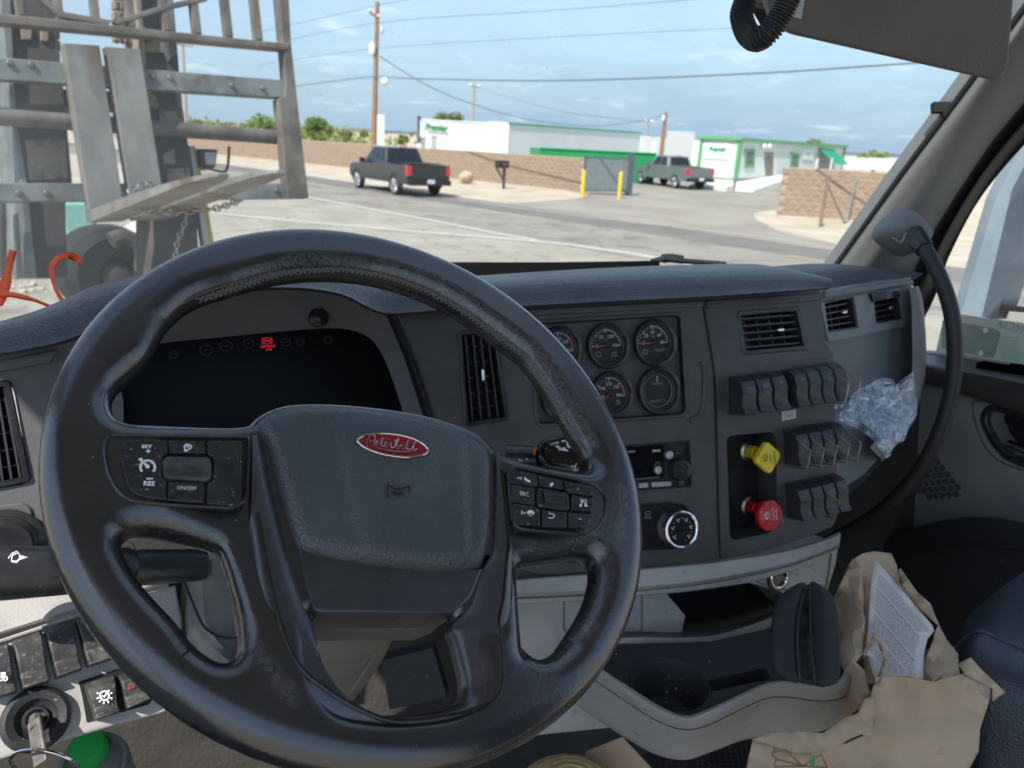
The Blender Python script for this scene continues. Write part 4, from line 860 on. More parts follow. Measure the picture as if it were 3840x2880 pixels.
# right cheek with the power socket
ck = SPL.q('K', [(1280,318),(1500,262),(1835,98),(1880,60),(1860,200),(1790,420),(1700,560),(1500,380)], .006)
dpart(MB().slab(SPL, ck, -.10, .006, .003), 'console_cheek', 'beige')
dpart(MB().ring(SPL, inset(rpoly(SPL.q('K', [(1330,315),(1810,110),(1828,130),(1795,350),(1740,420)], .006), .01), -.0006), inset(rpoly(SPL.q('K', [(1330,315),(1810,110),(1828,130),(1795,350),(1740,420)], .006), .01), .0012), .004, .0075, .0004), 'cheek_groove', 'beige_dark')
f_ = SPL.sub(*SPL.uv('K', 1490, 288, .010), .006); r_ = abs(SPL.uv('K', 1555, 288, .01)[0]-SPL.uv('K', 1490, 288, .01)[0])
so_ = MB().lathe(f_, [(r_*1.06, 0), (r_*1.06, .002), (r_, .004), (r_*.80, .004), (r_*.72, .001)], 32).build('power_socket', 'black_gloss', dash)
MB().ring(f_, circ(0, 0, r_*.86, 36), circ(0, 0, r_*.70, 36), .001, .0055, .0012, -.01).build('socket_ring', 'chrome', so_)
MB().slab(f_, circ(0, 0, r_*.72, 28), -.02, -.004).build('socket_bore', 'black_rough', so_)
# dark cubby behind the lip
ZT = 1.835
cub = [CP.px('K',x,y,-.10) for x, y in ((300,300),(1640,180),(1700,620),(300,820))]
dpart(MB().hexa([p+np.array([0, .01, 0]) for p in cub], cub), 'cubby_back', 'black_void')
def loftK(curves, name, m, n=50, mm=None, **k): return dpart(MB().loft([[AZ('K', x, y, z) for x, y, z in c_] for c_ in curves], n, mm), name, m, **k)
# lip of the cubby (beige band), its dark top, and the tray behind the rim
def KC(pts, w): return [CP.px('K', x, y, w) for x, y in pts]
dpart(MB().loft([KC([(300,625),(550,622),(900,628),(1100,612),(1250,578),(1400,530),(1560,470)], -.09), KC([(300,640),(550,628),(900,632),(1100,616),(1250,582),(1400,534),(1560,475)], -.02),
                 KC([(300,690),(550,672),(800,676),(1050,664),(1250,612),(1400,560),(1560,490)], .022)], 50), 'cubby_floor', 'charcoal')
dpart(MB().loft([KC([(300,690),(550,672),(800,676),(1050,664),(1250,612),(1400,560),(1560,490)], .022), KC([(300,700),(550,682),(800,686),(1050,674),(1250,624),(1400,572),(1560,505)], .030),
                 KC([(300,775),(550,760),(800,758),(1050,742),(1250,694),(1400,645),(1560,585)], .032), KC([(300,785),(550,770),(800,768),(1050,752),(1250,704),(1400,655),(1560,595)], .026)], 50), 'cubby_lip', 'beige')
inner = [(180,770),(350,885),(560,1022),(720,1122),(870,1180),(1000,1150),(1200,1060),(1390,975),(1530,957),(1750,987),(1860,962),(1912,885),(1885,780),(1800,640)]
crest = [(150,790),(330,905),(505,1035),(700,1155),(870,1212),(1012,1182),(1205,1092),(1400,998),(1540,980),(1750,1008),(1890,988),(1958,905),(1935,800),(1840,630)]
seam_ = [(140,830),(300,952),(480,1075),(690,1208),(870,1268),(1020,1243),(1210,1153),(1400,1068),(1540,1058),(1750,1083),(1900,1062),(1988,975),(1975,850),(1880,660)]
apron = [(20,990),(185,1115),(480,1312),(700,1432),(860,1465),(1000,1432),(1250,1337),(1500,1302),(1750,1287),(1880,1205),(1965,1060),(1960,900),(1900,700)]
loftK([[(x, y, ZT-.012) for x, y in inner], [(x, y, ZT) for x, y in inner], [(x*.5+a*.5, y*.5+b*.5, ZT+.004) for (x, y), (a, b) in zip(inner, crest)], [(x, y, ZT) for x, y in crest], [(x*.5+a*.5, y*.5+b*.5, ZT-.012) for (x, y), (a, b) in zip(crest, seam_)], [(x, y, ZT-.024) for x, y in seam_]], 'tray_rim', 'beige', 90, ang=60)
se2 = [(x, y+7) for x, y in seam_]
loftK([[(x, y, ZT-.024) for x, y in seam_], [(x, y+3, ZT-.030) for x, y in seam_], [(x, y, ZT-.027) for x, y in se2]], 'rim_groove', 'beige_dark', 90)
ap2 = resamp(cr(apron, 6), 14); mid_ = [((a*.45+x*.55), (b*.45+y*.55)) for (x, y), (a, b) in zip(se2, ap2)]
loftK([[(x, y, ZT-.027) for x, y in se2], [(x, y, ZT-.062) for x, y in mid_], [(x, y, ZT-.105) for x, y in ap2], [(x, y-8, ZT-.115) for x, y in ap2]], 'tray_apron', 'beige', 90, 14, ang=70)
# tray floor with cup well and coin well
fl = [AZ('K', x, y, ZT-.012) for x, y in inner]; HZ = Fr((0, 0, ZT-.012), (1, 0, 0), (0, 1, 0))
flo = [(p[0], p[1]) for p in cr(fl, 6)]+[tuple(HZ.uv('K', x, y)) for x, y in ((1620,560),(1400,620),(1050,700),(550,715),(250,720))]
cc = np.array(HZ.uv('K', 778, 985)); cr_px = [np.array(HZ.uv('K', x, y)) for x, y in ((560,870),(1000,1080),(700,815),(850,1160))]
crad = np.mean([np.linalg.norm(p-cc) for p in cr_px])
cup = circ(cc[0], cc[1], crad, 36)
coin = rpoly([tuple(HZ.uv('K', x, y)) for x, y in ((992,958),(1395,870),(1440,940),(1330,985),(1085,1085))], .006)
dpart(slabh(MB(), HZ, flo, [cup, coin], -.02, 0, -.02), 'tray_floor', 'black_rough')
CWF = Fr(HZ.P(cc[0], cc[1], 0), (1, 0, 0), (0, 1, 0))
cw = [(crad*1.08, .0005), (crad*1.03, .0035), (crad, .001), (crad*.90, -.02), (crad*.72, -.045), (crad*.2, -.048), (.001, -.048)]
o = dpart(MB().rings([[CWF.P(r*cos(2*pi*i/40), r*sin(2*pi*i/40), w) for i in range(40)] for r, w in cw], False, True), 'cup_well', 'black_rough')
dpart(MB().slab(HZ, coin, -.045, -.04), 'coin_well', 'black_rough')
for i in range(9):
    x, y = random.choice([(random.uniform(640,760), random.uniform(820,900)), (random.uniform(640,1000), random.uniform(900,1100)), (random.uniform(300,1300), random.uniform(780,1000))])
    p = AZ('K', x, y, ZT-.011 if not (580 < x < 960 and 830 < y < 1120) else ZT-.030); MB().ball(p, random.uniform(.0006, .0015), n=6, m=4, jit=.3).build('crumb', 'dim_print', dash)
# beige lower dash behind the wheel, with its lid seam
ldp = CP.q('O', [(1040,1232),(1180,1243),(1400,1236),(1480,1330),(1430,1560),(1040,1600)], -.012)
dpart(MB().slab(CP, ldp, -.05, -.012), 'lower_panel', 'beige')
lid = rpoly(CP.q('K', [(92,640),(95,410),(130,398),(600,380),(600,640)], -.012), .008)
dpart(MB().ring(CP, inset(lid, -.0008), inset(lid, .0012), -.014, -.0108, .0004), 'lid_seam', 'beige_dark')
dpart(MB().slab(CP, CP.q('F', [(1200,1060),(1290,1105),(1420,1138),(1560,1140),(1800,1118),(1800,1050)], .006), -.02, .006, .003), 'panel_edge', 'charcoal')
# ================================================================== left side of the dashboard
lup = LU.q('N', [(-420,490),(310,370),(560,330),(640,700),(640,1300),(560,1560),(-420,1700)])
vL = rpoly(LU.q('N', [(-230,640),(45,590),(78,640),(158,1090),(130,1128),(-230,1190)]), .006)
dpart(slabh(MB(), LU, lup, [vL], -.04, 0, -.04), 'left_panel', 'charcoal_light')
dpart(MB().slab(LU, LU.q('N', [(-300,545),(302,428),(262,500),(-300,600)], .006), 0, .006, .003), 'left_ledge', 'charcoal_light')
vent(LU, 'N', [(-228,642),(46,592),(156,1110),(-228,1185)], 5, 7, None, vfirst=True, frame_m='black_gloss', fw=.006, proud=.004)
hs = rpoly(LU.q('N', [(-200,1262),(120,1222),(160,1250),(190,1430),(150,1470),(-200,1520)], .002), .008)
hso = MB().slab(LU, hs, 0, .003, .0015).build('headlight_panel', 'charcoal_light', dash)
f_ = LU.sub(*LU.uv('N', 25, 1450, .02), .003)
MB().lathe(f_, [(.034, 0), (.034, .006), (.028, .009), (.026, .020), (.022, .024), (.001, .025)], 32).build('headlight_knob', 'black_satin', hso)
u_ = lambda x, y: LU.uv('N', x, y, .0035)
for cx in (82, -8):
    m = MB(); m.add(*stroke(LU, [u_(*q) for q in cr([(cx,1278),(cx+25,1290),(cx+18,1312),(cx-5,1314)], 4, True)], .0011, .0034))
    for k in range(5): m.add(*stroke(LU, [u_(cx-30, 1284+8*k), u_(cx-6, 1280+8*k)], .0009, .0034))
    m.build('headlight_icon', 'white_print', hso)['kind'] = 'stuff'
# lower-left switch shelf
llp = LL.q('P', [(-500,760),(0,560),(680,330),(1100,200),(1500,100),(1560,400),(1500,1080),(1400,1190),(1000,1290),(0,1590),(-500,1760)])
dpart(MB().slab(LL, llp, -.05, 0, .003), 'switch_shelf', 'beige')
upb = [[LL.px('P',x,y,w) for x, y in c_] for c_, w in (([(-500,690),(0,520),(640,330),(1100,180),(1560,60)], -.004), ([(-500,670),(0,500),(640,300),(1100,160),(1560,40)], .001), ([(-500,450),(0,285),(640,120),(1100,20),(1560,-60)], -.012), ([(-500,150),(0,60),(640,-60),(1100,-140),(1560,-200)], -.03))]
dpart(MB().loft(upb, 40), 'knee_panel', 'beige')
dpart(MB().slab(LL, LL.q('P', [(-500,790),(0,600),(660,385),(1000,280),(1000,262),(640,362),(0,565),(-500,755)]), 0, .004, .0015), 'shelf_ridge', 'beige')
mat('switch_dusty', (.034, .034, .035), .5, c2=(.11, .104, .094), ns=45, lo=.42, hi=.75, dust=((.24, .22, .19), 260, .58, .80))
ROCK2 = [(0.0, .001, 0), (0.0, .010, .0), (.22, .015, .02), (.45, .016, .03), (.70, .0125, .03), (.84, .015, .03), (.96, .020, .02), (1.0, .017, .0), (1.0, .001, 0)]
def wedge2(quad, tile, F=LL, m='switch_dusty', prof=ROCK2):
    q = [np.array(F.uv(tile, x, y)) for x, y in quad]; bil = lambda s, t: (q[0]*(1-s)+q[1]*s)*(1-t)+(q[3]*(1-s)+q[2]*s)*t
    A = [F.P(*bil(.03+i_, t), w) for t, w, i_ in prof]; B_ = [F.P(*bil(.97-i_, t), w) for t, w, i_ in prof]; k = len(prof)
    o = MB().add(A+B_, [tuple(range(k)), tuple(range(k, 2*k))[::-1]]+[(j, j+k, (j+1) % k+k, (j+1) % k) for j in range(k)]).build('rocker_switch', m, dash, ang=28)
    bv = o.modifiers.new('bevel', 'BEVEL'); bv.width = .0012; bv.segments = 2; bv.limit_method = 'ANGLE'; bv.angle_limit = radians(25); return o
wq2 = lambda pts: [(x-18, y-28) for x, y in pts]
s1_ = wedge2(wq2([(-160,720),(90,625),(160,1050),(-100,1130)]), 'P'); wedge2(wq2([(105,622),(365,520),(440,960),(190,1035)]), 'P'); wedge2(wq2([(375,515),(632,432),(705,862),(480,938)]), 'P'); wedge2(wq2([(640,430),(880,352),(960,770),(745,842)]), 'P'); wedge2(wq2([(890,350),(1130,270),(1200,690),(990,760)]), 'P')
dpart(MB().slab(LL, LL.q('P', [(670,925),(1000,820),(1260,760),(1310,1060),(1260,1120),(740,1270),(700,1050)]), 0, .0015), 'switch_well', 'black_void')
k1 = wedge2([(700,955),(965,868),(1005,1190),(790,1260)], 'P'); wedge2([(985,880),(1200,800),(1260,1080),(1050,1170)], 'P')
m = MB(); uk = lambda x, y: LL.uv('P', x, y, .0180)
m.add(*stroke(LL, [uk(890+38*cos(a), 1042-38*sin(a)) for a in np.linspace(0, 2*pi, 20, endpoint=False)], .0014, .0180, True)); m.add(*stroke(LL, [uk(870,1040), uk(885,1055), uk(930,995)], .0017, .0182))
for a in (200, 230, 265, 300, 340, 20, 160): m.add(*stroke(LL, [uk(890+r_*cos(radians(a)), 1042-r_*sin(radians(a))) for r_ in (50, 72)], .0013, .0180))
m.build('lamp_check_icon', 'white_print', k1)['kind'] = 'stuff'
m = MB(); 
for k in range(4): m.add(*stroke(LL, [LL.uv('P', 5, 848+11*k, .019), LL.uv('P', 48, 846+11*k, .019)], .0010, .0190))
m.add(*stroke(LL, [LL.uv('P', -20, 888, .019), LL.uv('P', 62, 880, .019)], .0010, .0190))
for cx in (8, 45): m.add(*stroke(LL, [LL.uv('P', cx+16*cos(a), 900-14*sin(a), .019) for a in np.linspace(0, 2*pi, 14, endpoint=False)], .0010, .0190, True))
m.build('axle_icon', 'white_print', s1_)['kind'] = 'stuff'
m = MB(); m.add(*stroke(LL, [LL.uv('P', *q, .018) for q in ((1110,935),(1090,990),(1140,965))], .0012, .0178, True)); m.build('hazard_icon', 'red_print', k1)
# ignition bezel
ib = np.array(LL.uv('P', 310, 1240, .008)); il = np.linalg.norm(np.array(LL.uv('P', 0, 1300, .008))-np.array(LL.uv('P', 620, 1180, .008)))/2
IF = LL.sub(ib[0], ib[1], 0)
MB().lathe(IF, [(il, 0), (il, .004), (il*.96, .008), (il*.85, .010), (il*.62, .008), (il*.55, .004), (il*.42, .002), (il*.36, .006), (il*.30, .006), (il*.27, -.006), (.001, -.006)], 44).build('ignition_bezel', 'black_rough', dash)
# ================================================================== cab shell
from mathutils.geometry import delaunay_2d_cdt
mat('shade_panel_dark', (.10, .10, .10), .8); mat('liner', (.34, .335, .32), .8, bump=('n', 300, .0004)); mat('seal', (.018, .018, .019), .6)
mat('floor_dark', (.030, .028, .026), .8, c2=(.05, .045, .038), ns=9, bump=('n', 120, .002)); mat('visor_vinyl', (.125, .115, .102), .62, bump=('v', 380, .0006), c2=(.14, .13, .115), ns=10)
cab = thing('truck_cab', 'grey inside of the truck cab with right windshield pillar and large windshield', 'truck cab', (.5, .4, 1.2))
pa = [('O',1792,600),('O',1812,572),('O',1880,478),('O',1960,368),('O',2040,262),('O',2112,165),('O',2190,58),('O',2300,-90)]
pc = [('O',1960,610),('O',1976,580),('O',2014,504),('O',2078,401),('O',2142,307),('O',2212,222),('O',2280,140),('O',2400,0)]
pd_ = [('O',1990,700),('O',2020,640),('O',2048,560),('O',2098,460),('O',2150,385),('O',2225,300),('O',2300,230),('O',2430,100)]
A_ = [AX(*p, 1.25) for p in pa]; C_ = [AX(*p, 1.38) for p in pc]; D_ = [AX(*p, 1.44) for p in pd_]
back_ = [p+np.array([.02, .06, 0]) for p in A_]
mid1 = [a*.85+c*.15+np.array([-.018, -.018, 0]) for a, c in zip(A_, C_)]; mid2 = [a*.35+c*.65+np.array([-.03, -.02, 0]) for a, c in zip(A_, C_)]
o = MB().loft([back_, A_, mid1, mid2, C_], 40, 22).build('windshield_pillar', 'pillar', cab, ang=80)
MB().loft([C_, [c*.8+d*.2+np.array([.02, 0, 0]) for c, d in zip(C_, D_)], [c*.55+d*.45+np.array([-.012, -.01, 0]) for c, d in zip(C_, D_)], [c*.3+d*.7+np.array([.015, 0, 0]) for c, d in zip(C_, D_)], D_], 40, 30).build('door_seal', 'seal', cab, ang=80)
MB().tube([p+np.array([-.004, .004, 0]) for p in resamp(cr(A_, 6), 40)], .005, 8).build('glass_seal', 'seal', cab)
f_ = AX('C', 1790, 545, 1.24); MB().box(f_, .03, .012, .018, (cr_, cd_, cu_)).box(f_+cr_*.008-cu_*.010, .012, .014, .012, (cr_, cd_, cu_)).build('clip', 'black_void', cab)['kind'] = 'stuff'
# windshield: flat pane raked back from the cowl, dusty
w0, w1 = A_[1], A_[6]; dw = (w1-w0)/np.linalg.norm(w1-w0); X_ = np.array([1., 0, 0])
WS = Fr(w0+np.array([.0, .03, -.0]), X_, dw-X_*(dw @ X_)); WS.v /= np.linalg.norm(WS.v); WS.n = np.cross(WS.u, WS.v)
M = bpy.data.materials.new('windshield_glass'); M.use_nodes = True; N, L = M.node_tree.nodes, M.node_tree.links; N.clear()
out = N.new('ShaderNodeOutputMaterial'); tr = N.new('ShaderNodeBsdfTransparent'); tr.inputs[0].default_value = (.95, .985, .975, 1); gl = N.new('ShaderNodeBsdfGlossy'); gl.inputs['Roughness'].default_value = .02; gl.inputs[0].default_value = (.9, .95, 1, 1)
m1 = N.new('ShaderNodeMixShader'); m1.inputs[0].default_value = .035; L.new(tr.outputs[0], m1.inputs[1]); L.new(gl.outputs[0], m1.inputs[2])
df = N.new('ShaderNodeBsdfDiffuse'); df.inputs[0].default_value = (.62, .60, .55, 1); tl = N.new('ShaderNodeBsdfTranslucent'); tl.inputs[0].default_value = (.62, .60, .55, 1); ad = N.new('ShaderNodeMixShader'); L.new(df.outputs[0], ad.inputs[1]); L.new(tl.outputs[0], ad.inputs[2])
t = N.new('ShaderNodeTexCoord'); n1 = N.new('ShaderNodeTexNoise'); n1.inputs['Scale'].default_value = 5; n1.inputs['Detail'].default_value = 6; L.new(t.outputs['Object'], n1.inputs['Vector'])
n2 = N.new('ShaderNodeTexNoise'); n2.inputs['Scale'].default_value = 260; n2.inputs['Detail'].default_value = 2; L.new(t.outputs['Object'], n2.inputs['Vector'])
g1 = N.new('ShaderNodeMapRange'); g1.inputs[1].default_value = .3; g1.inputs[2].default_value = .75; g1.inputs[3].default_value = .018; g1.inputs[4].default_value = .06; L.new(n1.outputs[0], g1.inputs[0])
g2 = N.new('ShaderNodeMapRange'); g2.inputs[1].default_value = .70; g2.inputs[2].default_value = .76; g2.inputs[3].default_value = 0; g2.inputs[4].default_value = .25; L.new(n2.outputs[0], g2.inputs[0])
# the unwiped corner on the driver's side keeps more dust
sx = N.new('ShaderNodeSeparateXYZ'); L.new(t.outputs['Object'], sx.inputs[0]); g3 = N.new('ShaderNodeMapRange'); g3.inputs[1].default_value = -.25; g3.inputs[2].default_value = -1.1; g3.inputs[3].default_value = 0; g3.inputs[4].default_value = .55; L.new(sx.outputs[0], g3.inputs[0])
g4 = N.new('ShaderNodeMath'); g4.operation = 'MULTIPLY'; L.new(g3.outputs[0], g4.inputs[0]); L.new(n1.outputs[0], g4.inputs[1])
s1 = N.new('ShaderNodeMath'); s1.operation = 'ADD'; L.new(g1.outputs[0], s1.inputs[0]); L.new(g2.outputs[0], s1.inputs[1]); s2 = N.new('ShaderNodeMath'); s2.operation = 'ADD'; L.new(s1.outputs[0], s2.inputs[0]); L.new(g4.outputs[0], s2.inputs[1])
m2 = N.new('ShaderNodeMixShader'); L.new(s2.outputs[0], m2.inputs[0]); L.new(m1.outputs[0], m2.inputs[1]); L.new(ad.outputs[0], m2.inputs[2]); L.new(m2.outputs[0], out.inputs[0]); MATS['windshield_glass'] = M
ps = [WS.P(-1.85, -.10), WS.P(.03, -.10), WS.P(.03, .95), WS.P(-1.85, .95)]
mk('windshield', ps+[p-WS.n*.006 for p in ps], [(0, 1, 2, 3)], 'windshield_glass', cab, smooth=False)
# cowl strip and wiper seen through the bottom of the glass
MB().loft([[AY('O',x,y,1.26) for x, y in ((880,566),(980,566),(1200,566),(1425,563))], [AY('O',x,y,1.27) for x, y in ((880,600),(980,601),(1200,600),(1425,585))], [AY('O',x,y,1.05) for x, y in ((880,640),(980,630),(1200,620),(1425,605))]], 20).build('cowl', 'seal', cab)
wp = MB(); wp.tube([AY('C',x,y,1.30) for x, y in ((330,1322),(390,1308),(470,1318),(560,1325),(700,1335))], .006, 6); wp.tube([AY('C',x,y,1.31) for x, y in ((385,1308),(420,1304),(480,1312))], .010, 6)
wp.build('wiper', 'rubber', cab)['kind'] = 'stuff'
# unseen roof, driver's side wall and right rear panel, shaped to block and admit light; floor
rf = MB(); rf.hexa([np.array(p) for p in ((-.75, .66, 3.14), (1.75, .66, 3.14), (1.75, -.05, 3.62), (-.75, -.05, 3.62))], [np.array(p)+np.array([0, 0, .04]) for p in ((-.75, .66, 3.14), (1.75, .66, 3.14), (1.75, -.05, 3.62), (-.75, -.05, 3.62))])
rf.box((.5, -.38, 3.64), 2.5, .70, .04); rf.build('roof', 'liner', cab)  # roof out of view, reaching as far as needed to block the sun
LW = Fr((-.70, 0, 0), (0, 1, 0), (0, 0, 1))     # u forward, v up
slabh(MB(), LW, [(-.45, 1.2), (1.6, 1.2), (1.6, 2.2), (.70, 3.1), (-.1, 3.66), (-.45, 3.66)], [rpoly([(-.40, 2.06), (1.02, 1.98), (1.14, 2.2), (.62, 2.96), (-.40, 3.02)], .05)], 0, .04).build('unseen_driver_wall', 'liner', cab)  # unseen wall, its opening sized for the sun patch and side fill
MB().box((1.22, -.62, 2.42), 1.0, .04, 2.4).build('rear_shade_panel', 'shade_panel_dark', cab, smooth=False)  # unseen dark panel added to cut rear fill and deepen reflections
MB().box((.5, .7, 1.22), 2.5, 2.3, .04).build('floor', 'floor_dark', cab)
MB().hexa([np.array(p) for p in ((-.7, 1.0, 1.24), (1.5, 1.0, 1.24), (1.5, 1.15, 2.0), (-.7, 1.15, 2.0))], [np.array(p)+np.array([0, .05, 0]) for p in ((-.7, 1.0, 1.24), (1.5, 1.0, 1.24), (1.5, 1.15, 2.0), (-.7, 1.15, 2.0))]).build('firewall', 'floor_dark', cab)
# ---- steering column, its covers and stalks
colm = thing('steering_column', 'beige steering column cover with black control stalks behind the wheel', 'steering column', WF.P(0, 0, -.3))
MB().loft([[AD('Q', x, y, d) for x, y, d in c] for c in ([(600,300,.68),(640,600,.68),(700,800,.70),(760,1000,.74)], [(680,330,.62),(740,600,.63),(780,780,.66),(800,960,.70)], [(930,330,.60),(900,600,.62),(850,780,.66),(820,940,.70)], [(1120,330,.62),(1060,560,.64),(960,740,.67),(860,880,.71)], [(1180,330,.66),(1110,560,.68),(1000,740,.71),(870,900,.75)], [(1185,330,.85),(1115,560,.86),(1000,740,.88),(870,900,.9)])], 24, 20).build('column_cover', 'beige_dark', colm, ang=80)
MB().tube(cr([AD('Q', x, y, .645) for x, y in ((1105,470),(1040,600),(960,730),(880,840))], 6), .0008, 5).build('cover_seam', 'lid_grey', colm)
pdl = [AD('Q', x, y, 1.0) for x, y in ((1080,620),(1330,560),(1400,800),(1120,860))]; MB().hexa(pdl, [p_+cd_*.03 for p_ in pdl]).build('pedal', 'black_rough', colm, smooth=False)
# left knee cover seen through the left opening
kc = MB().loft([[AD('Q',x,y,d) for x, y, d in c] for c in ([(110,230,.78),(100,420,.76),(130,560,.74),(200,700,.70)], [(200,150,.70),(190,420,.68),(240,520,.67),(330,640,.65)], [(330,100,.72),(360,420,.70),(390,560,.69),(420,700,.68)])], 24, 14).build('knee_cover', 'lid_grey', colm)
MB().tube(cr([AD('Q',x,y,.672) for x, y in ((120,240),(160,340),(205,440),(250,485),(310,508),(400,510))], 6), .0012, 6).build('cover_line', 'black_void', colm)
MB().loft([[AD('Q',x,y,.80) for x, y in ((40,240),(60,420),(110,560))], [AD('Q',x,y,.80) for x, y in ((115,225),(118,420),(180,580))]], 16).build('column_gap', 'black_void', colm)
st0, st1 = AD('O', 442, 1220, .70), AD('O', -90, 1242, .575); ax_ = (st1-st0)/np.linalg.norm(st1-st0)
L_ = np.linalg.norm(st1-st0); stp = [(0, .006), (.004, .0140), (.06, .0150), (.30, .0160), (.33, .0150), (.36, .0178), (.55, .0195), (.75, .021), (1.0, .0225)]
MB().tube([st0+ax_*L_*t_ for t_, r_ in stp], [r_ for t_, r_ in stp], 24).build('turn_signal_stalk', 'stalk_black', colm)
stk_ = colm.children[-1]
def onstalk(tile, pts, wd, name='stalk_icon', closed=False):
    mid_ = AD(tile, *pts[0], 1); F = Fr(AD(tile, *pts[0], .565), cr_, cu_)
    V_, F_ = stroke(F, [F.uv(tile, x, y) for x, y in pts], wd, 0, closed); return V_, F_
m = MB(); m.add(*onstalk('E', [(60,625),(90,612),(100,635),(80,655),(55,650)], .0008, closed=True)); m.add(*onstalk('E', [(40,640),(60,615),(85,605)], .0007)); m.add(*onstalk('E', [(55,655),(80,660),(100,640)], .0007))
F_ = Fr(AD('E', 100, 630, .565), cr_, cu_); m.add([F_.P(*F_.uv('E', x, y)) for x, y in ((92,622),(138,634),(94,648))], [(0, 2, 1)])
m.build('wiper_icon', 'white_print', stk_)['kind'] = 'stuff'
MB().tube(cr([AD('E', x, y, .672) for x, y in ((632,562),(655,590),(662,650),(655,695))], 5), .0012, 6).build('stalk_ring', 'lid_grey', stk_)
m = MB(); F_ = Fr(AD('E', 610, 620, .670), cr_, cu_); m.add(*stroke(F_, [F_.uv('E', x, y) for x, y in ((598,608),(622,622),(600,634))], .0012)); m.build('arrow_icon', 'white_print', stk_)
# right-hand gear selector stalk
GS = frame(AD('c', 900, 400, .80), -8, 40)
gp = rpoly(GS.q('c', [(555,420),(640,240),(700,205),(1050,110),(1290,420),(1330,620),(1240,730),(800,660),(640,600)]), .010, 5)
gs = MB().slab(GS, gp, -.02, .010, .006, 4).build('gear_selector', 'stalk_gloss', colm)
sf0, sf1 = AD('c', 150, 520, .80), AD('c', 590, 520, .80); MB().tube([sf0, sf0*.4+sf1*.6, sf1], [.019, .018, .017], 20).build('selector_stem', 'black_satin', gs)
MB().slab(GS, GS.q('c', [(588,300),(615,308),(578,412),(553,400)], .0115), .008, .0115).build('red_index', 'orange_tape', gs)
rg = dirot(GS, 'c', 815, 262, 925, 240, .0105)
T('c', 'LOW', 868, 250, 36, 'white_print', gs, rg, 1.15, w=.0106, F=GS, bold=.0001); T('c', '-', 997, 200, 120, 'white_print', gs, rg, 1.3, w=.0106, F=GS, bold=.0003); T('c', '+', 1165, 340, 50, 'dim_print', gs, rg, 1, w=.0106, F=GS)
T('c', 'M', 1135, 595, 46, 'white_print', gs, rg-.15, 1, w=.0106, F=GS); T('c', '/', 1172, 612, 130, 'white_print', gs, rg-.3, 1, w=.0106, F=GS); T('c', 'A', 1192, 640, 40, 'white_print', gs, rg-.15, 1, w=.0106, F=GS)
T('c', 'N', 362, 505, 50, 'white_print', gs, rg-.2, 1.2, w=.016, F=GS); T('c', '-', 455, 470, 90, 'white_print', gs, rg-.2, 1.2, w=.016, F=GS)
m = MB(); m.add(*stroke(GS, [GS.uv('c', 1095+38*cos(a), 252-46*sin(a), .0106) for a in np.linspace(0, 2*pi, 24, endpoint=False)], .0024, .0106, True))
for k in range(10):
    a = 2*pi*k/10; m.add(*stroke(GS, [GS.uv('c', 1095+r_*38*cos(a), 252-r_*46*sin(a), .0106) for r_ in (1.1, 1.45)], .0022, .0106))
m.build('gear_icon', 'white_print', gs)['kind'] = 'stuff'
m = MB(); m.add([GS.P(*GS.uv('c', x, y, .0106), .0107) for x, y in ((915,345),(1015,300),(1080,368))], [(0, 2, 1)])
for k in range(3): m.add([GS.P(*GS.uv('c', x+k*18, y+k*14, .0106), .0107) for x, y in ((868,290),(935,275),(910,305))], [(0, 2, 1)])
m.build('arrow_mark', 'white_print', gs)['kind'] = 'stuff'

# ---- passenger door
DF = Fr((1.46, .5, 2.0), (0, -1, 0), (0, 0, 1))
door = thing('passenger_door', 'grey passenger door with dark ledge, black door pull and round speaker grille', 'door', (1.46, .5, 1.3))
dp_ = DF.q('V', [(-320,330),(340,362),(980,452),(1700,600),(1700,2600),(-700,2600)])
pull = rpoly(DF.q('V', [(765,738),(800,735),(1100,800),(1100,1060),(985,1045),(880,1000),(800,905),(745,790)]), .012)
MB().add(*(lambda m_: (m_.v, m_.f))(slabh(MB(), DF, dp_, [pull], -.04, 0, -.05))).build('door_panel', 'door_grey', door)
MB().slab(DF, inset(pull, -.002), -.06, -.05).build('pull_recess', 'black_void', door)
MB().ring(DF, inset(pull, -.014), inset(pull, -.0), -.002, .004, .002, -.01).build('pull_bezel', 'black_satin', door)
MB().ring(DF, inset(rpoly(DF.q('V', [(650,655),(680,830),(750,985),(850,1062),(1100,1140),(1100,760)]), .02), -.001), inset(rpoly(DF.q('V', [(650,655),(680,830),(750,985),(850,1062),(1100,1140),(1100,760)]), .02), .0015), -.002, .0022, .0008).build('panel_groove', 'charcoal', door)
MB().tube(cr([DF.px('V',x,y,.006) for x, y in ((880,935),(930,955),(1000,985),(1080,1010))], 5), .008, 10).tube(cr([DF.px('V',x,y,.002) for x, y in ((925,1000),(960,1005),(1080,1050))], 5), .007, 8).build('door_handle', 'chrome', door)['kind'] = 'stuff'
lg_ = [[DF.px('V',x,y,w) for x, y in c] for c, w in (([(300,355),(500,385),(980,455),(1500,540)], -.01), ([(300,365),(500,395),(980,465),(1500,550)], .004), ([(320,430),(500,465),(980,548),(1500,640)], .075), ([(330,450),(500,485),(980,572),(1500,665)], .08), ([(350,545),(500,588),(980,735),(1500,880)], .055), ([(350,565),(500,605),(980,752),(1500,900)], .0))]
MB().loft(lg_, 30, 22).build('door_ledge', 'charcoal', door, ang=60)
lt = rpoly([ (0,0) ], .01) if False else None
mat('ledge_tray', (.07, .072, .076), .55)
tz = np.mean([DF.px('V',x,y,.045)[2] for x, y in ((700,470),(980,530))])
TZ = Fr((0, 0, 0), (1, 0, 0), (0, 1, 0))
def onledge(pts): return [DF.px('V', x, y, .046) for x, y in pts]
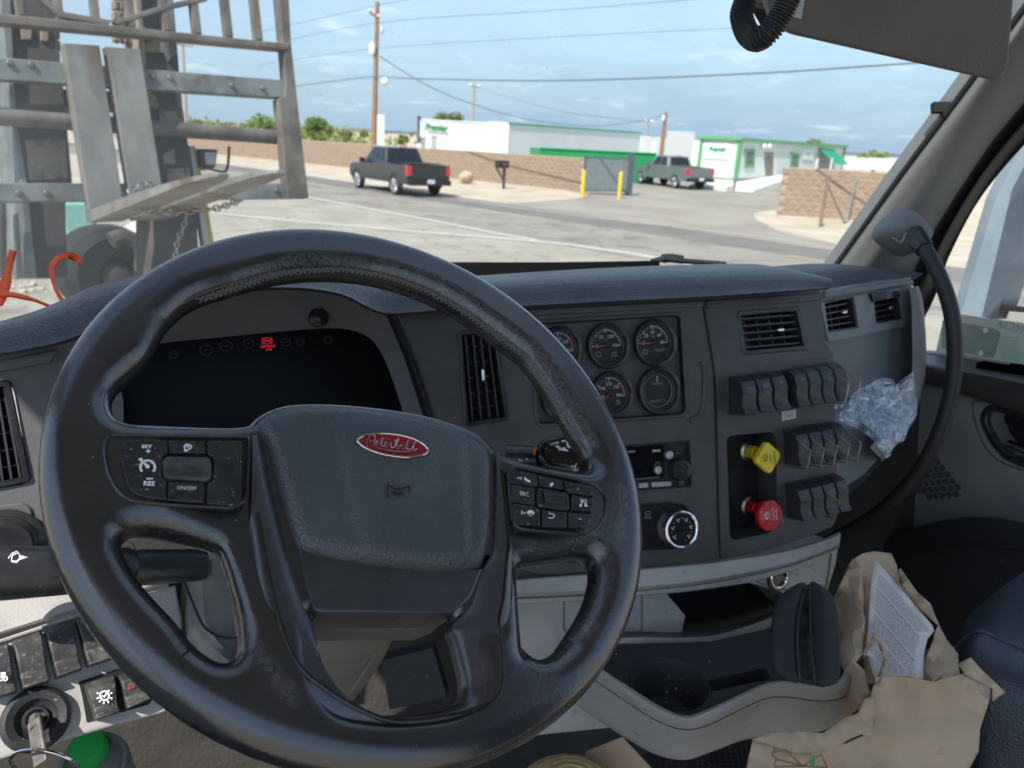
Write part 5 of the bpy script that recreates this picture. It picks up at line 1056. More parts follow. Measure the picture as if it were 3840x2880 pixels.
q_ = onledge([(676,470),(720,455),(980,498),(1200,530),(1200,575),(980,532),(700,492)]); MB().hexa([p-np.array([0, 0, .01]) for p in q_], [p+np.array([0, 0, .012]) for p in q_]).build('switch_pod', 'ledge_tray', door)
q_ = onledge([(878,488),(960,498),(975,515),(890,505)]); MB().hexa([p-np.array([0, 0, .0]) for p in q_], [p+np.array([0, 0, .018]) for p in q_]).build('window_switch', 'black_gloss', door)
# hexagon speaker grille: each cell a dent-dark tile
sc_ = np.array(DF.uv('V', 380, 1140)); hx, hy = abs(DF.uv('V', 600, 1140)[0]-sc_[0]), abs(DF.uv('V', 380, 1270)[1]-sc_[1])
mat('grille', (.085, .085, .083), .7)
hr = hx*.115; cells = []
hexm = None
for i in range(-6, 7):
    for j in range(-6, 7):
        cu, cv = i*hr*1.62, (j+(i % 2)*.5)*hr*1.87
        if (cu/hx)**2+(cv/hy)**2 < .93:
            poly = [(sc_[0]+cu+hr*.9*cos(pi/3*k), sc_[1]+cv+hr*.9*sin(pi/3*k)) for k in range(6)]; MB().slab(DF, poly, -.001, .0012).build('grille_cell', 'grille', door)
# map pocket: black lower bin
pk = [[DF.px('V',x,y,w) for x, y in c] for c, w in (([(0,1680),(70,1595),(210,1490),(480,1412),(700,1390),(980,1425),(1400,1500)], .0), ([(0,1690),(75,1602),(215,1498),(482,1420),(700,1398),(980,1433),(1400,1508)], .09), ([(-40,1900),(20,1860),(200,1760),(480,1680),(700,1660),(980,1690),(1400,1760)], .12), ([(-60,2300),(0,2300),(200,2250),(480,2200),(700,2200),(980,2200),(1400,2250)], .12))]
MB().loft(pk, 30).build('door_pocket', 'black_rough', door)
MB().tube(cr([DF.px('V',x,y,.13) for x, y in ((350,1640),(480,1585),(700,1560),(980,1600))], 5), .004, 6).build('pocket_line', 'rubber', door)
# door glass and the paperwork card in its corner
mat('clear_plastic', (.8, .85, .8), .1, alpha=.35)
gq = DF.q('V', [(330,380),(1700,640),(1700,-1400),(700,-900),(420,-100)], -.03)
dg_ = MATS['windshield_glass'].copy(); dg_.name = 'door_glass'
for n_ in dg_.node_tree.nodes:
    if n_.type == 'MAP_RANGE': n_.inputs[4].default_value *= .25
mk('window_pane', [DF.P(u, v, -.03) for u, v in gq], [tuple(range(len(gq)))], dg_, door, smooth=False)
card = thing('permit_card', 'pale green FMCSA paperwork in a clear sleeve on the passenger window', 'document', DF.px('V', 750, 400, -.02))
mat('card_green', (.46, .54, .47), .6, c2=(.50, .58, .50), ns=20); mat('card_dark', (.20, .28, .25), .6, c2=(.24, .32, .28), ns=30); mat('card_print', (.30, .38, .33), .7)
MB().slab(DF, DF.q('V', [(480,150),(580,130),(1010,190),(1010,465),(935,448),(430,360)], -.02), -.022, -.020).build('sheet', 'card_green', card)
MB().slab(DF, rpoly(DF.q('V', [(470,165),(800,222),(828,245),(782,402),(465,340)], -.018), .006), -.020, -.018).build('permit', 'card_dark', card)
for x, y in ((738,230), (710,372)): flat(DF, circ(*DF.uv('V', x, y, -.0175), .006, 12), -.0175, 'paper', card, 'punch_hole')
m = MB(); m.add(*stroke(DF, [DF.uv('V', 650+62*cos(a), 300-75*sin(a), -.0175) for a in np.linspace(-1.2, 1.9, 20)], .0016, -.0175)); m.build('seal_arc', 'card_print', card)
for k in range(9): flat(DF, DF.q('V', [(835,262+17*k),(950,280+17*k),(950,285+17*k),(835,267+17*k)], -.0195), -.0195, 'card_print', card, 'text_line')
for k in range(6): flat(DF, DF.q('V', [(560+4*k,250+17*k),(660,266+17*k),(660,270+17*k),(560+4*k,254+17*k)], -.0172), -.0172, 'card_print', card, 'text_line')
text(DF, 'FMCSA', *DF.uv('V', 905, 212, -.019), .022, 'card_print', card, -.0192, rot=radians(-2), sx=-1)
# ---- mirror arm outside the door glass
mir = thing('side_mirror', 'blue grey mirror arm and chrome mirror edge outside the passenger window', 'mirror', (1.75, .6, 2.0))
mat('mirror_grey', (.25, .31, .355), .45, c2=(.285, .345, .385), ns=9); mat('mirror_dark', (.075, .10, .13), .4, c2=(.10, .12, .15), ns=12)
a4 = [AX('O', x, y, 1.80) for x, y in ((2210,310),(2150,430),(2076,678),(2121,684),(2186,410),(2230,325))]
b4 = [AX('O', x, y, 1.80) for x, y in ((2230,325),(2186,410),(2121,684),(2150,690),(2166,650),(2230,420),(2260,340))]
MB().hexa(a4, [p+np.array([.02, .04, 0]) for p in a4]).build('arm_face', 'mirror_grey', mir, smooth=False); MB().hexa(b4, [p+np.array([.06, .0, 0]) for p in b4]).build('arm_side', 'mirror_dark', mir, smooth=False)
c4 = [AX('O', x, y, 1.82) for x, y in ((2158,668),(2240,680),(2240,715),(2190,700),(2170,690))]; MB().hexa(c4, [p+np.array([.05, 0, 0]) for p in c4]).build('mirror_shell', 'chrome', mir, smooth=False)
MB().tube([AX('O', 2160, 664, 1.81), AX('O', 2250, 672, 1.81)], .008, 6).build('mirror_gasket', 'seal', mir)
# ---- grab handle
gh = thing('grab_handle', 'long black rubber grab handle curving down from the right windshield pillar', 'grab handle', AD('O', 2000, 800, 1.3))
gpts = [('O',1972,505,1.36),('O',1998,538,1.33),('O',2030,598,1.31),('O',2054,670,1.30),('O',2063,750,1.30),('O',2056,840,1.31),('O',2030,930,1.33),('O',1990,1010,1.36),('O',1940,1070,1.40),('O',1880,1120,1.46),('O',1790,1170,1.55)]
MB().tube(cr([AD(*p) for p in gpts], 8), .0132, 18).build('grip', 'rubber', gh)
mb_ = [AD('M', x, y, 1.40) for x, y in ((245,318),(295,235),(372,178),(448,190),(550,300),(598,370),(580,435),(500,508),(425,492),(338,445),(258,378))]
cen = np.mean(mb_, 0); ring0 = [p+cd_*.05 for p in mb_]; ring1 = mb_; ring2 = [cen+(p-cen)*.84-cd_*.022 for p in mb_]; ring3 = [cen+(p-cen)*.60-cd_*.027 for p in mb_]
MB().rings([list(reversed(r)) for r in (resamp(cr(ring0, 5, True), 44), resamp(cr(ring1, 5, True), 44), resamp(cr(ring2, 5, True), 44), resamp(cr(ring3, 5, True), 44))]).build('mount', 'pillar', gh, ang=80)
MB().tube(cr([AD('M', x, y, 1.352) for x, y in ((437,322),(400,380),(370,432),(305,395))], 4), .0012, 5).build('mount_line', 'liner', gh)
MB().tube([AD(*gpts[0]), AD(*gpts[1])], [.0185, .0165], 18).build('collar', 'black_satin', gh)
# ---- sun visor and corrugated conduit
vis = thing('sun_visor', 'brown grey vinyl sun visor folded down at the top right', 'sun visor', AD('O', 1930, 60, .98))
VF = frame(AD('O', 1930, 90, .98), -14, -18)
vp = rpoly(VF.q('O', [(1640,-120),(1664,64),(2172,180),(2196,-120)]), .035, 8)
MB().slab(VF, vp, -.014, .006, .006, 4).build('visor_panel', 'visor_vinyl', vis)
ol = VF.q('C', [(1030,-40),(1108,-40),(1085,95),(1027,80)], .007); lbv = MB().slab(VF, ol, .004, .0075).build('warning_label', 'label_white', vis)
for k, s_ in enumerate(('A COULD', 'OR DEATH', 'ABLE FOR', 'OUR VEHICLE', 'FOR')): T('C', s_, 1066-k*4, 8+17*k, 9, 'ink', lbv, dirot(VF,'C',1030,80,1085,95)+.05, .9, w=.0078, F=VF)
hose = cr([AD('C', x, y, d) for x, y, d in ((815,-60,0.870),(800,10,0.875),(783,70,0.875),(795,130,0.870),(822,180,0.860),(862,200,0.845),(905,178,0.835),(945,135,0.830),(985,70,0.825),(1018,-5,0.820),(1040,-70,0.820))], 9)
hp_s = resamp(hose, 180); MB().tube(hp_s, [.0136 if i % 4 < 2 else .0110 for i in range(180)], 14).build('corrugated_hose', 'rubber', None, label='black corrugated hose looping down beside the sun visor', cat='hose', ang=25)
# plate behind the hose and the visor arm
MB().hexa([AD('C', x, y, 1.02) for x, y in ((840,-60),(1000,-60),(960,60),(930,165),(880,130),(840,60))], [AD('C', x, y, 1.035) for x, y in ((840,-60),(1000,-60),(960,60),(930,165),(880,130),(840,60))]).build('visor_bracket', 'black_satin', vis)
MB().tube([AD('C', 760, 0, 1.01), AD('C', 950, 28, 1.0)], .006, 8).build('visor_arm', 'visor_vinyl', vis)
# ---- passenger seat
seat = thing('passenger_seat', 'dark blue leather passenger seat cushion in the lower right corner', 'seat', AD('L', 1600, 1300, .95))
t0 = [('L',1225,830,1.00),('L',1250,745,1.03),('L',1300,650,1.08),('L',1410,545,1.12),('L',1540,440,1.14),('L',1680,345,1.15),('L',1900,220,1.16)]
t1 = [('L',1228,835,.99),('L',1290,740,1.01),('L',1380,690,1.03),('L',1480,650,1.04),('L',1580,630,1.05),('L',1720,620,1.05),('L',1950,600,1.04)]
t2 = [('L',1230,838,.985),('L',1300,775,.98),('L',1385,745,.97),('L',1500,790,.96),('L',1600,835,.95),('L',1720,885,.94),('L',1950,960,.92)]
MB().loft([[AD(*p) for p in c] for c in (t0, t1, t2)], 30, 16).build('cushion_top', 'seat_blue', seat, ang=80)
t3 = [('L',1228,842,.985),('L',1300,782,.975),('L',1385,752,.965),('L',1500,797,.955),('L',1600,842,.945),('L',1720,892,.935),('L',1950,967,.915)]
t4 = [('L',1215,950,.97),('L',1290,1000,.93),('L',1400,1050,.91),('L',1500,1090,.90),('L',1620,1130,.89),('L',1750,1170,.88),('L',1950,1240,.87)]
t5 = [('L',1280,1900,.95),('L',1350,1900,.93),('L',1420,1900,.91),('L',1520,1900,.90),('L',1640,1900,.89),('L',1780,1900,.88),('L',1950,1900,.87)]
MB().loft([[AD(*p) for p in c] for c in (t3, t4, t5)], 30, 16).build('cushion_side', 'seat_blue', seat, ang=80)
MB().tube(cr([AD(p[0], p[1], p[2]+3, p[3]-.003) for p in t2], 5), .003, 8).build('piping', 'seat_blue', seat)
# ================================================================== outside: ground, road, yard
mat('dirt', (.43, .355, .265), .95, c2=(.52, .445, .345), ns=.6, det=8, bump=('n', 6, .03)); mat('lot_concrete', (.30, .268, .215), .9, c2=(.36, .325, .268), ns=.7, det=8, dust=((.25, .23, .195), 1.3, .56, .70), bump=('n', 30, .006), crack=(.22, .012, (.16, .145, .12)))
mat('asphalt', (.24, .215, .18), .92, c2=(.285, .258, .218), ns=.5, det=8, bump=('n', 40, .006), crack=(.16, .012, (.11, .10, .09)), dust=((.17, .155, .135), .9, .55, .68)); mat('asphalt_dark', (.150, .138, .122), .9, c2=(.185, .172, .153), ns=.7, det=7)
mat('yard_asphalt', (.255, .226, .186), .92, c2=(.315, .282, .237), ns=.35, det=8); mat('road_white', (.50, .49, .45), .8, c2=(.34, .325, .28), ns=6, lo=.48, hi=.75); mat('road_yellow', (.46, .37, .20), .85, c2=(.33, .29, .21), ns=3)
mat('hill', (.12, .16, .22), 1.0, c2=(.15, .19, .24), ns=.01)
S_ = lambda o: setp(o, kind='structure')
S_(mk('ground', [(-4000, -4000, 0), (4000, -4000, 0), (4000, 4000, 0), (-4000, 4000, 0)], [(0, 1, 2, 3)], 'dirt', smooth=False))
def sheet_(name, pts, z, m): return S_(mk(name, [(x, y, z) for x, y in pts], [tuple(range(len(pts)))], m, smooth=False))
nd_ = np.array([.345, -.938]); pn = lambda t: tuple(np.array([3.34, 29.27])+nd_*t); pf = lambda t: tuple(np.array([12.19, 23.89])+np.array([.352, -.936])*t)
sheet_('concrete_lot', [pn(-30), (-2, 40), (-6, 26), (-40, 10), (-40, -40), (60, -40), (40, -20), pn(45)], .004, 'lot_concrete')
sheet_('road', [pn(-160), pn(45), pf(45), pf(-160)], .008, 'asphalt')
sheet_('road_lane', [tuple(np.array(pf(-160))+(-2.1, -.8)), tuple(np.array(pf(45))+(-2.1, -.8)), pf(45), pf(-160)], .012, 'asphalt_dark')
sheet_('yard', [tuple(np.array(pf(-4.5))), (15.2, 31.0), (17.0, 33.2), (22, 75), (75, 75), (60, 45), (26, 29), (20.6, 25.4), (18.8, 23.0), (16.9, 19.5), (16.3, 14)], .006, 'yard_asphalt')
def band(name, pts, wd, z, m, parent):
    P = np.array(pts, float); Tn = np.gradient(P, axis=0); Tn /= np.linalg.norm(Tn, axis=1)[:, None]; Nn = np.stack([-Tn[:, 1], Tn[:, 0]], 1)*wd/2; n = len(P)
    return mk(name, [(*p, z) for p in np.concatenate([P+Nn, P-Nn])], [(i, i+n, i+1+n, i+1) for i in range(n-1)], m, parent, smooth=False)
road = bpy.data.objects['road']; BASE_ROAD = BASE[road]
band('edge_line', [AZ(*p, 0)[:2] for p in (('B',60,1272),('B',300,1318),('B',700,1395),('B',1000,1452),('B',1300,1512),('B',1600,1565))], .25, .018, 'road_white', road)
band('turn_line', [AZ(*p, 0)[:2] for p in (('A',700,1330),('A',1400,1385),('B',0,1437),('B',400,1470),('B',900,1515),('B',1400,1553),('B',1800,1590),('B',2212,1650),('B',2700,1740))], .30, .018, 'road_white', road)
band('far_line', [AZ(*p, 0)[:2] for p in (('e',900,480),('e',1300,535),('g',0,785),('g',500,840),('g',1000,900),('g',1550,985))], .16, .018, 'road_white', road)
for a, b in ((('e',990,545),('e',1400,610)), (('e',-300,330),('e',0,395)), (('C',1010,1295),('C',1260,1335))): band('centre_dash', [AZ(*a, 0)[:2], AZ(*b, 0)[:2]], .24, .018, 'road_yellow', road)
# distant hills
hv_ = [];
for i in range(60):
    a = radians(-75+i*3); r = 3000; hv_.append((r*sin(a), r*cos(a), 12+10*mnoise.noise(Vector((i*.35, 0, 3)))+8*mnoise.noise(Vector((i*.9, 5, 0)))))
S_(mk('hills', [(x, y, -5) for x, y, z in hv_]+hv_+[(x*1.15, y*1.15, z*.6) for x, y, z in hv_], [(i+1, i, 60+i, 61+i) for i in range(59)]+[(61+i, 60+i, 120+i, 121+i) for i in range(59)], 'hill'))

# ---- block walls: every block its own piece
mat('block', (.285, .205, .148), .95, c2=(.35, .262, .195), ns=9, det=6, bump=('n', 30, .02)); mat('block_b', (.26, .185, .132), .95, c2=(.33, .245, .182), ns=9, det=6, bump=('n', 30, .02)); mat('mortar', (.38, .31, .25), .95); mat('cap', (.42, .32, .24), .9)
def block_meshes(L, H, D):
    out = []
    for k in range(6):
        nx = 4; V = []; 
        for j in (0, 1, 2):
            for i in range(nx+1):
                e = (i in (0, nx)) or j in (0, 2); V.append((-L/2+L*i/nx, -D/2-(0 if e else random.uniform(.006, .030)), H*j/2))
        nb = len(V); V += [(-L/2, D/2, 0), (L/2, D/2, 0), (-L/2, D/2, H), (L/2, D/2, H)]
        F = [(j*(nx+1)+i, j*(nx+1)+i+1, (j+1)*(nx+1)+i+1, (j+1)*(nx+1)+i) for j in (0, 1) for i in range(nx)]
        F += [tuple(2*(nx+1)+i for i in range(nx+1))+(nb+3, nb+2), tuple(range(nx+1))[::-1]+(nb, nb+1), (0, nx+1, 2*(nx+1), nb+2, nb), (nx, nb+1, nb+3, 3*(nx+1)-1, 2*nx+1)]
        me = bpy.data.meshes.new('block'); me.from_pydata(V, [], F); me.update(); me.materials.append(MATS['block' if k % 2 else 'block_b']); out.append(me)
    return out
def block_wall(name, label, p0, p1, p2, h, maxp=300):
    """from the near end p0 through p1 to the far end p2 (ground points)"""
    p0, p1, p2 = (np.array(p, float) for p in (p0, p1, p2)); d = (p2-p0); Ltot = np.linalg.norm(d); d /= Ltot; nrm = np.array([d[1], -d[0]])
    if nrm @ (-p0) < 0: nrm = -nrm
    root = thing(name, label, 'wall', (*p0, 0)); ms = block_meshes(.40, .195, .2); rows = int(h/.2); ang = atan2(d[1], d[0])
    if nrm @ np.array([sin(ang), -cos(ang)]) < 0: ang += pi
    c = 0; rest = []
    for i in range(int(Ltot/.41)):
        for j in range(rows):
            s_ = .2+i*.41+(.205 if j % 2 else 0); pos = d*s_
            if c < maxp:
                o = bpy.data.objects.new('block', random.choice(ms)); COL.objects.link(o); o.parent = root; o.location = (pos[0]+nrm[0]*random.uniform(-.008, .008), pos[1]+nrm[1]*random.uniform(-.008, .008), j*.2); o.rotation_euler = (0, 0, ang); c += 1
            else: rest.append((pos, j))
    if rest:
        m = MB(); u = np.array([cos(ang), sin(ang), 0]); w = np.array([-sin(ang), cos(ang), 0])
        for pos, j in rest:
            q = random.uniform(.0, .03); m.box((p0[0]+pos[0]-w[0]*q, p0[1]+pos[1]-w[1]*q, j*.2+.0975), .395, .2, .19, (u, w, np.array([0, 0, 1])))
        m.build('far_blocks', 'block', root, smooth=False)['kind'] = 'stuff'
    mid = p0+d*Ltot/2; MB().box((mid[0], mid[1], rows*.1), Ltot, .15, rows*.2-.02, (np.array([*d, 0]), np.array([*nrm, 0]), np.array([0, 0, 1]))).build('mortar_core', 'mortar', root, smooth=False)
    MB().box((mid[0], mid[1], rows*.2+.03), Ltot, .24, .06, (np.array([*d, 0]), np.array([*nrm, 0]), np.array([0, 0, 1]))).build('coping', 'cap', root, smooth=False)
    return root
bw0, bw1 = AZ('e',1800,418,0), AZ('e',0,236,0); bwh = solve(lambda t_: bw0+np.array([0, 0, t_]), ('e',1800,160), 1, 4); bwd = (bw1-bw0)/np.linalg.norm(bw1-bw0)
block_wall('block_wall', 'long tan block wall behind the black pickup', bw0[:2], bw1[:2], (bw0+bwd*62)[:2], bwh)
block_wall('block_wall', 'short tan block wall standing in the dirt by the fence post', (21.33, 24.86), (24, 22.9), (26.6, 21.0), 1.85)
# ---- gate and bollards
mat('gate_grey', (.16, .195, .20), .5, c2=(.19, .225, .23), ns=5); mat('gate_dark', (.075, .095, .115), .5); mat('bollard_yellow', (.75, .48, .02), .5)
gL, gR = AZ('e',1800,440,0), AZ('e',2110,448,0); gd = (gR-gL)/np.linalg.norm(gR-gL); gw = np.linalg.norm(gR-gL); gn = np.array([gd[1], -gd[0], 0])
gate = thing('yard_gate', 'grey slatted metal gate panel with dark post beside the block wall', 'gate', (gL+gR)/2); AXg = (gd, gn, np.array([0, 0, 1]))
for i in range(22): MB().box(gL+gd*(gw*(i+.5)/22)+np.array([0, 0, .98])+gn*(.012 if i % 2 else 0), gw/22*.92, .03, 1.5, AXg).build('slat', 'gate_grey', gate, smooth=False)
for z in (.20, 1.76): MB().box((gL+gR)/2+np.array([0, 0, z]), gw, .06, .07, AXg).build('rail', 'gate_dark', gate, smooth=False)
MB().box(gL+np.array([0, 0, .95]), .07, .07, 1.75, AXg).build('stile', 'gate_dark', gate, smooth=False); MB().box(gR+gd*.12+np.array([0, 0, 1.0]), .28, .28, 2.0, AXg).build('post', 'gate_dark', gate, smooth=False)
for k, (t, x, y, side) in enumerate((('e',1795,462,'block wall end'), ('e',2060,470,'dark gate post'))):
    p = AZ(t, x, y, 0); r = .088
    MB().lathe(Fr(p, (1, 0, 0), (0, 1, 0)), [(r, 0), (r, 1.12), (r*.85, 1.18), (r*.4, 1.22), (.01, 1.23)], 16).build('bollard', 'bollard_yellow', None, label='yellow steel bollard by the '+side, cat='bollard', group='bollards by the gate')
# ---- mailbox
mbp = AZ('B', 1362, 1225, 0); mat('mailbox_black', (.02, .02, .022), .4); mat('needle_dim', (.25, .03, .03), .6); mat('post_wood', (.06, .055, .05), .8)
mbx = thing('mailbox', 'black roadside mailbox on a braced post before the block wall', 'mailbox', mbp)
Fm = frame(mbp, 10, 0); MB().box(mbp+np.array([0, 0, .55]), .12, .12, 1.1).build('post', 'post_wood', mbx, smooth=False); MB().tube([mbp+np.array([-.02, 0, .45]), mbp+np.array([-.42, 0, 1.0])], .05, 4).build('brace', 'post_wood', mbx)
prof_ = rpoly([(-.45, 1.02), (.17, 1.02), (.17, 1.40), (-.45, 1.40)], .06); MB().slab(Fm, prof_, -.2, .2, .03).build('box', 'mailbox_black', mbx); flat(Fm, [(-.2, 1.15), (-.02, 1.15), (-.02, 1.28), (-.2, 1.28)], .205, 'needle_dim', mbx, 'number_plate')
p = AZ('B', 1118, 1190, 0); mat('tan_rock', (.52, .40, .26), .9, c2=(.42, .30, .18), ns=6)
MB().ball(p+np.array([0, 0, .32]), .40, .36, .36, 14, 9, .14).build('boulder', 'tan_rock', None, label='round tan boulder at the foot of the block wall behind the pickup', cat='boulder')
# ---- pickups
mat('tyre', (.018, .018, .018), .8); mat('rim', (.55, .57, .60), .25, .9); mat('glass_dark', (.012, .014, .017), .08); mat('tail_red', (.55, .02, .03), .25, coat=.5); mat('plate', (.55, .62, .66), .5)
def pickup(root_label, rear_axle, heading, paint, rimm, wb=3.75):
    h = np.array([*heading, 0.]); h /= np.linalg.norm(h); l = np.array([-h[1], h[0], 0.]); o = np.array([*rear_axle, 0.]); Fs = Fr(o, h, (0, 0, 1))      # u forward, v up, n = to the right side
    t = thing('pickup_truck', root_label, 'pickup truck', o); W_ = .98
    def P(x, s, z): return o+h*x-l*s+np.array([0, 0, z])          # s: + right
    body = [(-1.18, .62), (-1.18, 1.28), (.98, 1.30), (1.0, 1.28), (3.0, 1.20), (4.40, 1.12), (4.62, 1.0), (4.66, .62), (4.5, .48), (-1.0, .50)]
    R = []
    for s_, ins in ((-W_, .03), (-W_+.05, 0), (W_-.05, 0), (W_, .03)): R.append([P(x, s_, z) for x, z in inset(ccw(body), ins)])
    MB().rings(R).build('body', paint, t, ang=40)
    # wheel-arch flares and bed opening
    MB().hexa([P(x, s_, 1.305) for x, s_ in ((-1.1, -.78), (.88, -.78), (.88, .78), (-1.1, .78))], [P(x, s_, 1.315) for x, s_ in ((-1.1, -.78), (.88, -.78), (.88, .78), (-1.1, .78))]).build('bed_shade_sheet', 'black_void', t, smooth=False)  # flat black sheet on the bed top stands for its shaded hollow
    c0, c1 = [(.95, 1.24), (3.25, 1.20)], [(1.28, 1.88), (2.55, 1.88)]
    cabv = [P(.92, -.93, 1.22), P(3.30, -.93, 1.18), P(3.30, .93, 1.18), P(.92, .93, 1.22), P(1.22, -.74, 1.88), P(2.50, -.74, 1.90), P(2.50, .74, 1.90), P(1.22, .74, 1.88)]
    MB().hexa(cabv[:4], cabv[4:]).build('cab', paint, t, smooth=False); bv = t.children[-1].modifiers.new('bevel', 'BEVEL'); bv.width = .07; bv.segments = 3
    def pane(a, b, c, d, nm='window'):
        n_ = np.cross(b-a, d-a); n_ /= np.linalg.norm(n_); ctr = P(2, 0, 1.5)
        if n_ @ ((a+c)/2-ctr) < 0: n_ = -n_
        q = [p_+n_*.012 for p_ in (a, b, c, d)]; MB().hexa(q, [p_-n_*.03 for p_ in q]).build(nm, 'glass_dark', t, smooth=False)
    lerp = lambda a, b, k: a*(1-k)+b*k
    for i0, i1, j0, j1 in ((0, 1, 4, 5), (3, 2, 7, 6)):
        a, b, c, d = cabv[i0], cabv[i1], cabv[j1], cabv[j0]; g = lambda s_, tt: lerp(lerp(a, b, s_), lerp(d, c, s_), tt)
        pane(g(.08, .18), g(.40, .18), g(.42, .88), g(.12, .88)); pane(g(.44, .18), g(.80, .18), g(.86, .88), g(.47, .88))
    a, b, c, d = cabv[0], cabv[3], cabv[7], cabv[4]; g = lambda s_, tt: lerp(lerp(a, b, s_), lerp(d, c, s_), tt); pane(g(.1, .2), g(.9, .2), g(.9, .88), g(.1, .88), 'rear_window')
    a, b, c, d = cabv[1], cabv[2], cabv[6], cabv[5]; pane(g(.08, .12), g(.92, .12), g(.92, .9), g(.08, .9), 'windscreen')
    for x in (0, wb):
        for s_ in (-1, 1):
            F = Fr(P(x, s_*W_*.80, .41), h*(-s_)*-1, (0, 0, 1)); F = Fr(P(x, s_*.80, .41), h if s_ > 0 else -h, (0, 0, 1))
            w_ = MB().lathe(F, [(.29, .06), (.31, .20), (.37, .21), (.415, .17), (.41, .02), (.36, -.03), (.1, -.03)], 26).build('wheel', 'tyre', t)
            MB().lathe(F, [(.31, .18), (.30, .215), (.24, .18), (.07, .18), (.05, .20), (.005, .20)], 20).build('rim', rimm, w_)
            for k in range(6):
                a_ = 2*pi*k/6; F2 = F.sub(.18*cos(a_), .18*sin(a_), 0, a_); MB().slab(F2, [(-.11, -.03), (.11, -.045), (.11, .045), (-.11, .03)], .17, .215, .008).build('spoke', rimm, w_)
            arch = [F.P(.50*cos(a_)*1, .48*sin(a_), .14) for a_ in np.linspace(-.15, pi+.15, 16)]; MB().tube(arch, .06, 6).build('wheel_arch', 'arch_black' if paint == 'paint_black' else paint, t)
    for s_ in (-1, 1):
        q = [P(-1.19, s_*.99, .86), P(-1.19, s_*.80, .86), P(-1.19, s_*.80, 1.24), P(-1.19, s_*.99, 1.24)]; MB().hexa(q, [p_+h*.16+l*(-s_)*.012 for p_ in q]).build('tail_light', 'tail_red', t, smooth=False)
        MB().box(P(2.95, s_*1.10, 1.28), .12, .22, .2, (h, l, np.array([0, 0, 1]))).build('door_mirror', paint, t, smooth=False)
        for xx in (1.35, 2.3): MB().box(P(xx, s_*.985, 1.08), .2, .03, .035, (h, l, np.array([0, 0, 1]))).build('door_handle', paint, t, smooth=False)
    q = [(-.94, .48), (.94, .48), (.94, .68), (-.94, .68)]; MB().hexa([P(-1.36, a_, z) for a_, z in q], [P(-1.12, a_, z) for a_, z in q]).build('rear_bumper', 'arch_black', t, smooth=False)
    MB().hexa([P(-1.375, a_, z) for a_, z in ((-.17, .56), (.17, .56), (.17, .72), (-.17, .72))], [P(-1.36, a_, z) for a_, z in ((-.17, .56), (.17, .56), (.17, .72), (-.17, .72))]).build('number_plate', 'plate', t, smooth=False)
    MB().hexa([P(-1.20, a_, z) for a_, z in ((-.76, .76), (.76, .76), (.76, 1.24), (-.76, 1.24))], [P(-1.18, a_, z) for a_, z in ((-.76, .76), (.76, .76), (.76, 1.24), (-.76, 1.24))]).build('tailgate', paint, t, smooth=False)
    MB().box(P(1.2, 0, 1.90), .06, .34, .03, (h, l, np.array([0, 0, 1]))).build('brake_light', 'tail_red', t, smooth=False)
    return t
mat('paint_black', (.012, .016, .023), .2, coat=.4); mat('paint_grey', (.15, .16, .175), .35, .1, coat=.4); mat('arch_black', (.015, .015, .016), .5)
pickup('black crew cab pickup driving away along the road', (7.95, 31.6), (-.235, .972), 'paint_black', 'rim')
pickup('grey pickup parked in the yard before the green container', (27.3, 40.2), (-.03, 1.0), 'paint_grey', 'rim', 3.9)
# ---- trailers, container, office
mat('trailer_white', (.80, .82, .80), .45, c2=(.76, .78, .76), ns=.4); mat('trailer_rail', (.62, .70, .66), .5); mat('green_paint', (.015, .27, .075), .5, c2=(.02, .31, .09), ns=1); mat('premier_green', (.02, .30, .12), .6); mat('office_white', (.72, .75, .70), .6, c2=(.68, .71, .67), ns=.5); mat('trim_green', (.10, .38, .14), .55); mat('skirt_white', (.66, .66, .58), .7); mat('awning', (.01, .28, .15), .6); mat('dock_grey', (.50, .51, .50), .6)
def quadbox(name, label, cat, a_top, b_top, zb, depth, m, group=None, rail=None, ribs=0, zb2=None):
    """long box whose visible face runs between two measured upper corners"""
    a, b = np.array(a_top), np.array(b_top); d = (b-a)*np.array([1, 1, 0]); d /= np.linalg.norm(d); n = np.array([-d[1], d[0], 0]); n = n if n @ a > 0 else -n
    t = thing(name, label, cat, (*((a+b)/2)[:2], zb), group); A, B_ = a.copy(), b.copy(); A[2] = zb; B_[2] = zb
    MB().hexa([A, B_, B_+n*depth, A+n*depth], [a, b, b+n*depth, a+n*depth]).build('body', m, t, smooth=False)
    if rail: MB().tube([a-n*.02, b-n*.02], .07, 4).build('top_rail', rail, t)
    for i in range(ribs):
        k = (i+.5)/ribs; p = a*(1-k)+b*k; MB().box((p[0]-n[0]*.01, p[1]-n[1]*.01, (p[2]+zb)/2), .05, .04, p[2]-zb-.1, (d, n, np.array([0, 0, 1]))).build('rib', 'trailer_rail', t, smooth=False)
    return t, d, n
g_ = 'white trailers parked behind the wall'
t1, d1, n1_ = quadbox('semi_trailer', 'white box trailer behind the oval lettered sign board', 'trailer', AD('B',808,775,63), AD('B',1255,800,64), .9, 2.6, 'trailer_white', g_, 'trailer_rail', 0)
MB().box(AD('B',815,840,62.8), .35, .1, 2.2, (d1, n1_, np.array([0, 0, 1]))).build('nose_panel', 'gate_dark', t1, smooth=False)
t2, d2, n2_ = quadbox('semi_trailer', 'narrow white trailer front between the two longest white trailers', 'trailer', AD('B',1262,795,60), AD('B',1385,797,60), .9, 5, 'trailer_white', g_, 'trailer_rail', 0)
for x in (1320, 1338): MB().ball(AD('B',x,840 if x == 1320 else 880,59.9), .35, .05, .45, 8, 6).build('hose_fitting', 'dock_grey', t2)
